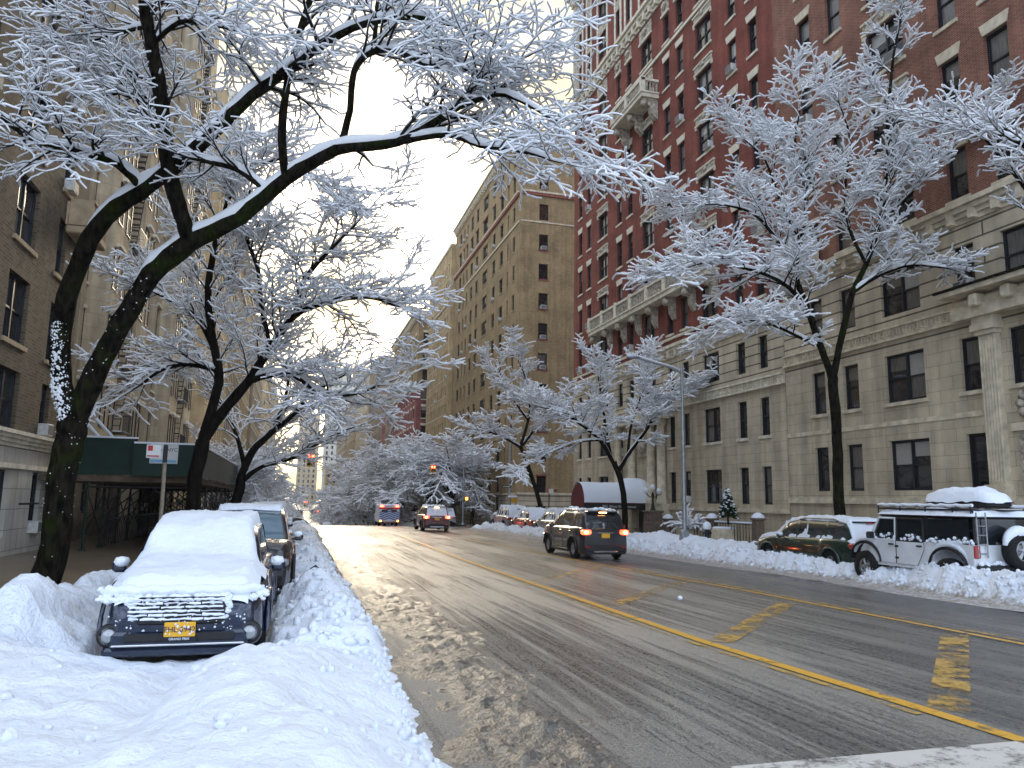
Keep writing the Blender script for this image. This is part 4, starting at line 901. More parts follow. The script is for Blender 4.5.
t1root = [o for o in COL.objects if o.name.startswith('street_tree')][0]
q = MB(); rgp = random.Random(12)
for k in range(520):
    t = rgp.random(); i = t*5.0; P_ = limbs1[0]['path']; j = int(i*.42); f_ = i*.42-j; c_ = P_[j][0].lerp(P_[j+1][0], f_); r_ = P_[j][1]
    a = rgp.gauss(-1.9, .55); d = Vector((math.cos(a), math.sin(a), 0)); rr = rgp.uniform(.006, .034)*(1-.9*abs(t-.45))*(1-.5*min(1, abs(a+1.9)))
    p = c_+d*r_*1.0-Vector((-3.95, 14.2, -.3)); q.lathe([(0, -rr), (rr*.8, -rr*.5), (rr, 0), (rr*.6, rr*.8), (0, rr)], tuple(p), 6)
for k in range(120):
    P_ = limbs1[1]['path'] if k % 2 else T1[1:]; j = rgp.randrange(len(P_)-1 if P_ is not limbs1[1]['path'] else 4); c_ = P_[j][0].lerp(P_[j+1][0], rgp.random()); r_ = P_[j][1]
    a = rgp.uniform(-3.3, 0.2); d = Vector((math.cos(a), math.sin(a), 0)); rr = rgp.uniform(.003, .014); p = c_+d*r_*1.0-Vector((-3.95, 14.2, -.3)); q.lathe([(0, -rr), (rr, 0), (0, rr)], tuple(p), 5)
tag(q.build('trunk_snow', 'twig_snow', t1root), kind='stuff')
# second left tree
T2 = [(Vector((-3.55, 27, -.4)), .28)]+PX([(191, 520, 27, .25), (194, 485, 27, .225), (203, 440, 27, .22)])
limbs2 = [
 dict(path=PX([(203, 442, 27, .17), (213, 405, 27, .16), (219, 374, 27, .15), (212, 335, 26.8, .13), (208, 295, 26.5, .11), (214, 250, 26, .10), (226, 205, 25.5, .06)]), start=.3, len=2.8),
 dict(path=PX([(203, 440, 27, .18), (228, 405, 26.8, .17), (250, 380, 26.5, .155), (270, 348, 26.2, .13), (294, 316, 25.8, .11), (325, 303, 25.4, .10), (365, 297, 25, .07), (395, 305, 24.6, .04)]), start=.3, len=2.8),
 dict(path=PX([(250, 380, 26.5, .13), (272, 374, 26.2, .12), (296, 376, 25.8, .10), (320, 392, 25.4, .07), (350, 395, 25, .05), (380, 385, 24.6, .03)]), start=.2, len=2.4),
 dict(path=PX([(219, 372, 27, .10), (192, 364, 27, .09), (165, 368, 27, .07), (140, 385, 27, .04)]), start=.2, len=2.3),
 dict(path=PX([(215, 350, 27, .10), (195, 315, 27.2, .08), (170, 300, 27.4, .06), (150, 290, 27.5, .03)]), start=.2, len=2.4),
 dict(path=PX([(270, 348, 26.2, .10), (262, 310, 26, .08), (258, 270, 25.8, .07), (245, 230, 25.5, .05), (250, 190, 25.2, .03)]), start=.2, len=2.6),
 dict(path=PX([(294, 316, 25.8, .09), (305, 280, 25.6, .08), (330, 250, 25.3, .06), (355, 225, 25, .04)]), start=.2, len=2.6),
 dict(path=PX([(226, 205, 25.5, .05), (250, 170, 25.2, .04), (290, 160, 25, .03), (320, 185, 24.6, .02)]), start=.1, len=2.4),
]
make_tree('street_tree', (-3.55, 27, -.4), T2, limbs2, 'second tree on the left pavement, in front of the green scaffold shed', seed=7, snow=.026, child_scale=.85, tipgrow=.3, P=dict(step=(.42, .27, .18, .14), rmin=.007, prob=(.95, .88, .78, 0), len=(3, 2.1, 1.05, .45)), bark='bark')
T3 = [(Vector((-3.5, 39.5, -.45)), .26)]+PX([(235, 505, 39.5, .24), (242, 475, 39.5, .23)])
limbs3 = [
 dict(path=PX([(241, 478, 39.5, .2), (252, 452, 39.3, .18), (272, 432, 39, .15), (292, 416, 38.7, .12), (310, 395, 38.4, .09), (335, 380, 38, .05)]), start=.25, len=3.0),
 dict(path=PX([(243, 480, 39.5, .14), (262, 466, 39.2, .12), (292, 458, 38.8, .10), (320, 442, 38.3, .08), (345, 430, 38, .04)]), start=.2, len=2.8),
 dict(path=PX([(245, 470, 39.5, .12), (238, 440, 39.8, .10), (225, 410, 40, .07), (210, 390, 40, .04)]), start=.3, len=2.6),
 dict(path=PX([(272, 432, 39, .10), (285, 400, 38.8, .08), (290, 365, 38.5, .05)]), start=.2, len=3.0)]
make_tree('street_tree', (-3.5, 39.5, -.45), T3, limbs3, 'third tree on the left with its dark limbs reaching over the road', seed=9, snow=.03, tipgrow=.3, child_scale=.9, P=dict(step=(.6, .42, .3, .22), rmin=.012), bark='bark')

# right side trees
TR1 = [(Vector((17.45, 21.7, -.3)), .20)]+PX([(843, 560, 21.7, .185), (839, 500, 21.7, .175), (837, 440, 21.7, .165), (833, 385, 21.7, .16), (832, 372, 21.7, .16)])
limbsR1 = [
 dict(path=PX([(832, 378, 21.7, .12), (822, 350, 21.7, .11), (806, 305, 21.6, .10), (796, 275, 21.5, .09), (800, 245, 21.4, .07), (806, 200, 21.2, .055), (795, 150, 21, .04), (800, 110, 20.8, .025)]), start=.3, len=2.2),
 dict(path=PX([(833, 378, 21.7, .12), (842, 335, 21.6, .11), (853, 292, 21.4, .10), (866, 264, 21.2, .09), (880, 222, 21, .08), (886, 180, 20.8, .065), (888, 120, 20.6, .055), (893, 60, 20.4, .045), (902, 15, 20.2, .03)]), start=.35, len=2.1),
 dict(path=PX([(818, 338, 21.7, .08), (800, 300, 21.5, .075), (778, 280, 21.3, .065), (745, 268, 21, .055), (710, 262, 20.7, .04), (685, 268, 20.5, .025)]), start=.25, len=2.0),
 dict(path=PX([(797, 280, 21.5, .07), (780, 245, 21.7, .06), (755, 215, 21.9, .05), (725, 205, 22, .035), (700, 205, 22.2, .02)]), start=.2, len=2.1),
 dict(path=PX([(800, 240, 21.4, .055), (780, 200, 21.6, .05), (765, 160, 21.8, .035), (745, 140, 22, .02)]), start=.2, len=2.1),
 dict(path=PX([(880, 222, 21, .06), (905, 200, 20.4, .055), (935, 165, 19.8, .045), (965, 135, 19.2, .035), (990, 110, 18.8, .02)]), start=.2, len=2.0),
 dict(path=PX([(853, 292, 21.4, .07), (880, 275, 20.9, .06), (912, 265, 20.4, .045), (945, 268, 20, .03)]), start=.2, len=1.6),
 dict(path=PX([(866, 264, 21.2, .06), (850, 230, 21.4, .055), (845, 190, 21.6, .045), (850, 140, 21.8, .035), (838, 100, 22, .02)]), start=.2, len=2.0),
 dict(path=PX([(815, 345, 21.7, .06), (785, 330, 21.2, .05), (760, 320, 20.9, .04), (730, 325, 20.6, .02)]), start=.2, len=1.7),
]
make_tree('street_tree', (17.45, 21.7, -.3), TR1, limbsR1, 'tall slim tree on the right pavement behind the green parked wagon', seed=12, snow=.026, tipgrow=.35, child_scale=.82, P=dict(step=(.34, .21, .14, .11), len=(1.6, 1.45, .85, .38), rmin=.006, jit=(.14, .20, .24, .28), prob=(.95, .95, .85, 0)))
TR0 = [(Vector((17.6, 13.0, -.2)), .22), (Vector((17.6, 12.9, 4)), .19), (Vector((17.5, 12.8, 5.5)), .18)]
limbsR0 = [dict(path=[(Vector((17.5, 12.8, 5.3)), .13), (Vector((17.3, 12.9, 8.5)), .09), (Vector((16.9, 13.5, 10.3)), .06), (Vector((16.3, 14.3, 11.2)), .04), (Vector((15.9, 15.0, 11.6)), .02)], start=.4, len=1.8),
 dict(path=[(Vector((17.5, 12.8, 5.4)), .12), (Vector((17.8, 13.6, 8)), .1), (Vector((17.9, 14.6, 10)), .07), (Vector((17.7, 15.4, 11.6)), .04)], start=.4, len=1.7),
 dict(path=[(Vector((17.5, 12.8, 5.4)), .12), (Vector((18.2, 11.6, 8)), .1), (Vector((18.2, 10.6, 10.5)), .06)], start=.4, len=1.8)]
make_tree('street_tree', (17.6, 13.0, -.2), TR0, limbsR0, 'tree whose snowy branches hang in at the top right corner of the view', seed=15, snow=.022, tipgrow=.4, child_scale=.8, P=dict(step=(.36, .25, .17, .12), len=(1.6, 1.4, .8, .36), rmin=.006, prob=(.95, .92, .8, 0)), bark='bark')
TR2 = [(Vector((17.6, 39.5, -.3)), .2)]+PX([(625, 520, 39.5, .175), (622, 485, 39.5, .16), (614, 462, 39.5, .15)])
limbsR2 = [
 dict(path=PX([(614, 464, 39.5, .12), (600, 440, 39.3, .11), (582, 425, 39.1, .09), (562, 411, 38.9, .07), (545, 408, 38.7, .03)]), start=.2, len=2.3),
 dict(path=PX([(612, 462, 39.5, .09), (606, 430, 39.5, .08), (602, 400, 39.5, .06), (598, 375, 39.5, .03)]), start=.3, len=2.4),
 dict(path=PX([(618, 472, 39.5, .12), (630, 452, 39.3, .1), (645, 432, 39.1, .085), (658, 412, 38.9, .07), (675, 395, 38.7, .05), (695, 388, 38.5, .025)]), start=.3, len=2.3),
 dict(path=PX([(628, 455, 39.4, .08), (631, 425, 39.4, .07), (640, 398, 39.4, .05), (645, 375, 39.4, .025)]), start=.3, len=2.4),
 dict(path=PX([(600, 440, 39.3, .07), (578, 442, 39, .05), (556, 450, 38.8, .035), (540, 458, 38.6, .02)]), start=.2, len=1.5, dens=.6)]
make_tree('street_tree', (17.6, 39.5, -.3), TR2, limbsR2, 'spreading tree rising behind the red canopy on the right', seed=18, snow=.037, tipgrow=.4, child_scale=.85, P=dict(step=(.4, .24, .16, .13), rmin=.008, len=(2, 1.7, .95, .45), prob=(.95, .95, .85, 0)), bark='bark')
TR3 = [(Vector((17.5, 53.5, -.45)), .2)]+PX([(543, 520, 53.5, .17), (536, 490, 53.5, .16), (526, 460, 53.5, .15), (520, 446, 53.5, .14)])
limbsR3 = [
 dict(path=PX([(520, 448, 53.5, .12), (527, 425, 53.5, .10), (530, 405, 53.5, .09), (526, 380, 53.5, .06), (518, 360, 53.5, .03)]), start=.3, len=2.5),
 dict(path=PX([(520, 447, 53.5, .11), (505, 438, 53.2, .09), (490, 432, 52.8, .06), (478, 430, 52.5, .03)]), start=.2, len=2.0),
 dict(path=PX([(522, 446, 53.5, .1), (538, 425, 53.2, .08), (552, 405, 53, .05)]), start=.3, len=2.2),
 dict(path=PX([(528, 420, 53.5, .08), (510, 395, 53.6, .06), (498, 375, 53.7, .03)]), start=.3, len=2.2)]
make_tree('street_tree', (17.5, 53.5, -.45), TR3, limbsR3, 'leaning tree at the street corner before the brown brick building', seed=22, snow=.046, tipgrow=.4, child_scale=.9, P=dict(step=(.5, .30, .21, .17), rmin=.011, prob=(.95, .92, .85, 0)), bark='bark')

# copied trees farther along: two kinds
def proto(seed, H, Rr, lean, nl, lab, base, snow=.07):
    rg = random.Random(seed); b = Vector(base); top = b+Vector((lean*.12, 0, H*.36))
    trunk = [(b, .22), (b.lerp(top, .5)+Vector((.1, .05, 0)), .19), (top, .17)]; limbs = []
    for k in range(nl):
        a = k/nl*2*math.pi+rg.uniform(-.3, .3); rr = Rr*rg.uniform(.65, 1.0)
        e = Vector((math.cos(a)*rr+lean*.5, math.sin(a)*rr, H*rg.uniform(.72, 1.0)))
        mid = top.lerp(b+e, .5)+Vector((0, 0, H*.12))
        limbs.append(dict(path=[(top-Vector((0, 0, .2)), .12), (top.lerp(mid, .5)+rnd_unit(rg)*.2, .1), (mid, .075), (mid.lerp(b+e, .5)+Vector((0, 0, .2)), .05), (b+e, .03)], start=.22, len=2.7))
        # outer droop
        e2 = b+Vector((e.x*1.18, e.y*1.18, e.z*.62)); limbs.append(dict(path=[(mid, .06), (mid.lerp(e2, .5)+Vector((0, 0, .5)), .045), (e2, .02)], start=.1, len=2.2, up=-.15))
    return make_tree('street_tree', tuple(b), trunk, limbs, lab, seed=seed, snow=snow, P=dict(step=(.7, .48, .34, .28), rmin=.014, len=(2.8, 2.0, 1.15, .6), kids=(2, 2, 1, 0), prob=(.95, .85, .8, 0), up=(.0, -.02, -.06, -.08)), bark='bark', skip=2)
pa = proto(31, 8.6, 4.6, -3.0, 7, 'dense round crowned tree beside the traffic signal on the far right corner', (17.4, 84.0, gz(84)))
pb = proto(35, 9.2, 5.2, -4.5, 7, 'wide crowned tree just past the round one, its branches over the road', (17.2, 96.0, gz(96)))
ORDN = ['first', 'second', 'third', 'fourth', 'fifth', 'sixth', 'seventh', 'eighth', 'ninth', 'tenth', 'eleventh', 'twelfth', 'thirteenth', 'fourteenth']
rg = random.Random(3)
for i, y in enumerate([106, 117, 129, 141, 154, 168, 184, 202, 225, 250, 280, 315]):
    c = copy_tree(rg.choice((pa, pb))); c.location = (17.0-rg.uniform(0, 1), y, gz(y)); c.rotation_euler.z = rg.uniform(-.4, .4); s_ = rg.uniform(.88, 1.1); c.scale = (s_*1.15, s_, s_)
    c['label'] = f'{ORDN[i]} tree of the far right row beyond the brown corner building'; c['group'] = 'far right row of snowy trees'
for i, y in enumerate([51, 58.5, 78, 89, 100, 112, 126, 140, 156, 175, 198, 225, 260, 300]):
    c = copy_tree(rg.choice((pa, pb))); c.location = (-4.0, y, gz(y)); c.rotation_euler.z = math.pi+rg.uniform(-.5, .5); s_ = rg.uniform(.8, 1.0)
    s_ *= .62
    c.scale = (s_*(.8 if y < 120 else .95), s_, s_*.9)
    c['label'] = f'{ORDN[i]} tree of the far left row past the three dark forked ones'; c['group'] = 'far left row of snowy trees'

# ---------------------------------------------------------------- snow on the ground
def fbm(x, y, z=0, o=4, h=.8): return noise.fractal(Vector((x, y, z)), h, 2.1, o)
def sstep(a, b, x):
    t = max(0, min(1, (x-a)/(b-a))); return t*t*(3-2*t)
def g2(x, y, cx, cy, sx, sy, h): return h*math.exp(-((x-cx)/sx)**2-((y-cy)/sy)**2)
def heightfield(name, x0, x1, xs, y0, y1, ysf, hf, m, dirtf=None, closed=True):
    X = []; x = x0
    while x <= x1+1e-6: X.append(x); x += xs
    Y = []; y = y0
    while y <= y1+1e-6: Y.append(y); y += ysf(y)
    H = [[hf(a, b) for a in X] for b in Y]
    vs = []; idx = {}; fs = []; dr = []
    for j, b in enumerate(Y):
        for i, a in enumerate(X):
            idx[(i, j)] = len(vs); vs.append((a, b, H[j][i]+gz(b))); dr.append(dirtf(a, b, H[j][i]) if dirtf else 0)
    for j in range(len(Y)-1):
        for i in range(len(X)-1):
            if max(H[j][i], H[j][i+1], H[j+1][i], H[j+1][i+1]) < -.03: continue
            fs.append((idx[(i, j)], idx[(i+1, j)], idx[(i+1, j+1)], idx[(i, j+1)]))
    me = bpy.data.meshes.new(name); me.from_pydata(vs, [], fs); me.materials.append(M[m])
    me.polygons.foreach_set('use_smooth', [True]*len(fs))
    at_ = me.attributes.new('dirt', 'FLOAT', 'POINT'); at_.data.foreach_set('value', dr)
    me.update(); o = link_mesh(name, me); return tag(o, kind='structure')

def lump(x, y, s=1.0, seed=0.):
    """broken shovelled snow: rounded lumps with creases"""
    v = noise.voronoi(Vector((x*s+seed+.25*noise.noise(Vector((x*2, y*2, 3))), y*s, seed)))[0]
    return .5-min(1, v[0]*1.1)
def edgeL(y): return 1.15+.03*y*.4+.16*fbm(y*.9, 3.3, 0, 4)+.05*fbm(y*5, 1, 0, 3)
def hL(x, y):
    e = edgeL(y)
    near = 1-sstep(8.6, 9.6, y)
    # slope up from the road edge
    side = sstep(e+.15, e-1.3, x)
    base = .05+.30*side
    h = base
    h += g2(x, y, -.3, 6.3, .55, 1.5, .20)+g2(x, y, .0, 7.9, .5, .7, .14)         # ridge to the right of the trench
    h += g2(x, y, -3.7, 8.4, .95, 1.5, .20)+g2(x, y, -4.3, 9.8, 1.2, 1.3, .08)+g2(x, y, -3.1, 10.4, .55, .9, .26)
    h += g2(x, y, -1.9, 4.2, 1.8, 1.6, .22)+g2(x, y, .15, 4.2, .7, 1.6, .18)
    h -= g2(x, y, -1.15, 8.95, 1.15, .70, .30)                                        # dug out before the car
    h -= g2(x, y, -.95, 7.2, .22, 1.5, .16)                                           # crease
    strip = sstep(9.2, 10.0, y)
    if y > 9.0:
        # beside the parked cars: a ridge on the road side
        r = g2(x, 0, .62+.12*fbm(y*.7, 9), 0, .62, 1, .30+.34*fbm(y*.8, 4.2, 0, 3))
        r += g2(x, y, .55, 11.3, .5, .9, .22)+g2(x, y, .5, 14.2, .5, 1.0, .28)
        under = -.25 if -2.15 < x < -.15 else 0
        b = .10*sstep(e, e-.25, x)+r
        w = g2(x, 0, -2.9, 0, .5, 1, .45+.3*fbm(y*.6, 7.7, 0, 3)) if y > 10 else 0
        h2 = b+w+under*.6*(1 if y < 58 else 0)
        left = sstep(-4.9, -4.0, x) if y > 11.5 else 1
        h2 += g2(x, y, -3.0, 10.8, .6, 1.2, .38)+g2(x, y, -4.5, 10.0, 1.3, 1.0, .28)
        h = h*(1-strip)+h2*strip
        if y > 11.6: h -= (1-left)*(.6)*sstep(11.6, 12.4, y)
    if x > e-.35: h -= max(0, (x-(e-.35)))*.30*(1+2.2*sstep(e-.05, e+.15, x))
    n = .11*lump(x, y, 1.7, 1.3)+.07*lump(x, y, 4.1, 5.1)+.06*fbm(x*1.2, y*1.2, 5, 4)+.022*fbm(x*7, y*7, 2, 4)
    amp = .85+.95*strip
    if h > .02: h += n*amp*min(1, h/.2)
    return h
def dL(x, y, h):
    e = edgeL(y); d = .12*sstep(9.5, 13, y)+.48*sstep(e-.42, e, x)
    d += .22*sstep(.0, .8, x)*sstep(11, 14, y)
    return d
heightfield('snow_bank', -8.1, 1.9, .055, 2.6, 14.2, lambda y: .055, hL, 'bank_snow', dL)
heightfield('snow_bank', -5.2, 2.3, .09, 14.2, 60.2, lambda y: .10+.003*(y-14), hL, 'bank_snow', dL)
def edgeR(y):
    b = 13.85+.45*sstep(12, 17.5, y)-.35*sstep(19, 25, y)-.2*sstep(30, 40, y)
    return b+.14*fbm(y*.8, 13.1, 0, 4)+.05*fbm(y*4.5, 2.2, 0, 3)
def hR(x, y):
    e = edgeR(y)
    side = sstep(e-.05, e+.55, x)
    car = 13.1 < y < 57 and 14.45 < x < 16.7
    r = .14*side+g2(x, 0, e+.52, 0, .34, 1, .36+.12*sstep(19, 16, y)+.20*fbm(y*.55, 21.2, 0, 3))
    r += g2(x, y, 14.5, 10.9, .8, .9, .35)
    if car and (y < 25 or y > 35): r -= .16*sstep(e+.75, e+1.1, x)
    w = g2(x, 0, 17.3, 0, .55, 1, .40+.2*fbm(y*.5, 17.7, 0, 3))+ .12*sstep(16.5, 17, x)
    if 26.5 < y < 30.5 or 30.5 <= y < 36: w += .12*sstep(15.2, 16.2, x)
    cl = sstep(18.6, 18.0, x); w = w*cl-.2*(1-cl)
    h = r*(1-sstep(16.2, 16.8, x))+w*sstep(16.2, 16.8, x)
    if 58.5 < y < 61: h *= .6
    n = .12*lump(x, y, 2.3, 9.3)+.07*lump(x, y, 5.2, 2.1)+.05*fbm(x*1.4, y*1.4, 8, 4)+.02*fbm(x*8, y*8, 2, 3)
    if h > .02: h += n*1.15*min(1, h/.15)
    return h
def dR(x, y, h):
    e = edgeR(y); return .34*sstep(e+.30, e-.02, x)+.16*sstep(.62, .2, h)*sstep(e+.9, e+.4, x)+.10
heightfield('snow_bank', 13.2, 19.0, .075, 8.2, 32.2, lambda y: .08, hR, 'bank_snow', dR)
heightfield('snow_bank', 13.0, 19.0, .12, 32.2, 60.4, lambda y: .14, hR, 'bank_snow', dR)
def hfar(x0, side):
    def f_(x, y):
        e = x0+.25*fbm(y*.5, 3+x0, 0, 3)
        h = g2(x, 0, e+side*1.0, 0, .9, 1, .55+.25*fbm(y*.4, 5+x0, 0, 3))+.10
        h -= sstep(.0, .5, (e-x)*side)*.6
        return h+.10*lump(x, y, 1.4, 4)
    return f_
heightfield('snow_bank', 12.9, 19.0, .3, 74.6, 200, lambda y: .5, hfar(13.6, 1), 'bank_snow', lambda *a: .05)
heightfield('snow_bank', -4.8, 2.2, .3, 74.6, 200, lambda y: .5, hfar(1.6, -1), 'bank_snow', lambda *a: .05)
heightfield('snow_bank', 12.9, 19.0, .6, 208, 420, lambda y: 1.5, hfar(13.6, 1), 'bank_snow', lambda *a: .05)
heightfield('snow_bank', -4.8, 2.2, .6, 208, 420, lambda y: 1.5, hfar(1.6, -1), 'bank_snow', lambda *a: .05)
# churned slush lumps along the left edge of the carriageway
def hS(x, y):
    c = 1.85+.35*fbm(y*.5, 31, 0, 3)+.010*y; w_ = .72+.3*fbm(y*.4, 44, 0, 2)
    a = math.exp(-((x-c)/w_)**2)
    return a*(.042+.07*max(0, fbm(x*3.1, y*1.6, 1, 6))+.022*lump(x, y, 11, 3)+.02*fbm(x*14, y*14, 3, 3))-.030-.02*sstep(30, 50, y)
M['slush'] = mat('churned_slush', (.022, .0215, .020), .36, .5, col2=(.17, .163, .148), noise_scale=14, bump=.02, bump_scale=30, detail=10)
o_ = heightfield('slush', .9, 3.6, .045, 3.0, 16, lambda y: .05, hS, 'slush'); o_['kind'] = 'stuff'
o_ = heightfield('slush', .9, 3.8, .09, 16, 60, lambda y: .12, hS, 'slush'); o_['kind'] = 'stuff'
# broken chunks lying on the shovelled banks
def chunks(name, n, xf, yr, hf, seed, smax=.11):
    rgc = random.Random(seed); V, F = [], []
    for _ in range(n):
        y = yr[0]+(yr[1]-yr[0])*rgc.random()**1.5; x = xf(y, rgc); h_ = hf(x, y)
        if h_ < .0: continue
        r = rgc.uniform(.015, smax)*rgc.random()**.6+.012; k0 = len(V); z = gz(y)+h_+r*.15; sx_, sy_, sz_ = (rgc.uniform(.7, 1.3) for _ in range(3)); ph = rgc.random()*6
        rings = [(0, -1), (.75, -.6), (1, 0), (.72, .62), (0, .95)]
        V.append((x, y, z-r*sz_))
        for (q_, w_) in rings[1:4]:
            for k in range(6): a = k*math.pi/3+ph; j = rgc.uniform(.75, 1.15); V.append((x+r*sx_*q_*j*math.cos(a), y+r*sy_*q_*j*math.sin(a), z+r*w_*sz_*rgc.uniform(.8, 1.1)))
        V.append((x, y, z+r*sz_*.9))
        for k in range(6):
            n1 = (k+1) % 6; F.append((k0, k0+1+n1, k0+1+k)); F.append((k0+19, k0+13+k, k0+13+n1))
            for L_ in (1, 7): F.append((k0+L_+k, k0+L_+n1, k0+L_+6+n1, k0+L_+6+k))
    me = bpy.data.meshes.new(name); me.from_pydata(V, [], F); me.materials.append(M['bank_snow']); me.polygons.foreach_set('use_smooth', [True]*len(F)); me.update()
    return tag(link_mesh(name, me), kind='stuff')
chunks('snow', 800, lambda y, r: r.gauss(.62, .38), (9.3, 40), hL, 3, .09)
chunks('snow', 160, lambda y, r: r.uniform(-6.5, 1.0), (4.5, 11), hL, 4, .045)
chunks('snow', 260, lambda y, r: r.gauss(1.1, .16), (3.2, 12), hL, 8, .05)
chunks('snow', 1500, lambda y, r: edgeR(y)+abs(r.gauss(0, .5))+.05, (9, 56), hR, 5, .075)
# loose snowball lumps on the road
for i, (px, py, y, r) in enumerate([(680, 602, 14.4, .05)]):
    p = at(px, py, y); q = MB(); q.lathe([(0, -r), (r*.8, -r*.7), (r*1.1, 0), (r*.7, r*.6), (0, r*.8)], (0, 0, 0), 9)
    o_ = q.build('snow_lump', 'snow', loc=(p.x, p.y, gz(p.y)+r)); tag(o_, 'lone white lump of snow lying on the wet carriageway', 'snow lump')

# ---------------------------------------------------------------- vehicles
def paint(name, col, rough=.25, metal=.4): return mat(name, col, rough, .5, metal, coat=1.0, noise_amt=.12, noise_scale=2)
M['navy_paint'] = paint('navy_paint', (.006, .015, .040)); M['black_paint'] = paint('dirty_black_paint', (.014, .014, .016), .4, .2)
M['green_paint'] = paint('green_paint', (.012, .040, .026)); M['white_car'] = paint('white_paint_car', (.74, .76, .78), .35, 0)
M['maroon_paint'] = paint('maroon_paint', (.09, .015, .015), .3); M['silver_paint'] = paint('silver_paint', (.30, .31, .32), .3, .6); M['orange_paint'] = paint('orange_paint', (.38, .10, .05), .3, .1)
M['plastic'] = mat('black_plastic', (.012, .012, .013), .5, .4); M['rubber'] = mat('rubber', (.014, .014, .014), .8, .2, noise_amt=.3, noise_scale=20)
M['rim'] = mat('alloy_rim', (.35, .35, .36), .35, .5, .8, noise_amt=.3, noise_scale=10)
M['car_glass'] = mat('car_glass', (.012, .016, .02), .03, .6, coat=1.0); M['car_glass_pale'] = mat('car_glass_pale', (.05, .11, .15), .08, .6, coat=.6)
M['chrome'] = mat('chrome', (.6, .6, .6), .15, .5, 1); M['lamp_glass'] = mat('headlamp_glass', (.30, .32, .33), .1, .6, .3, coat=1)
M['red_lens'] = mat('red_lens', (.35, .012, .008), .15, .6, coat=1); M['red_lit'] = mat('lit_tail_lamp', (.6, .02, .01), .3, .5, emit=(1, .06, .02), estr=4.5)
M['hot_lit'] = mat('lit_lamp_core', (1, .5, .2), .3, .5, emit=(1, .42, .12), estr=9); M['plate'] = mat('yellow_plate', (.72, .38, .03), .5, .3)
M['ink'] = mat('dark_ink', (.02, .02, .08), .6); M['amber_lit'] = mat('lit_amber_lamp', (1, .4, .05), .3, .5, emit=(1, .36, .04), estr=6)
def prof(pts):
    def f_(y):
        if y >= pts[0][0]: return pts[0][1]
        for (a, za), (b, zb) in zip(pts, pts[1:]):
            if y >= b:
                t = (a-y)/(a-b); return za+(zb-za)*(t*t*(3-2*t)*.5+t*.5)
        return pts[-1][1]
    return f_
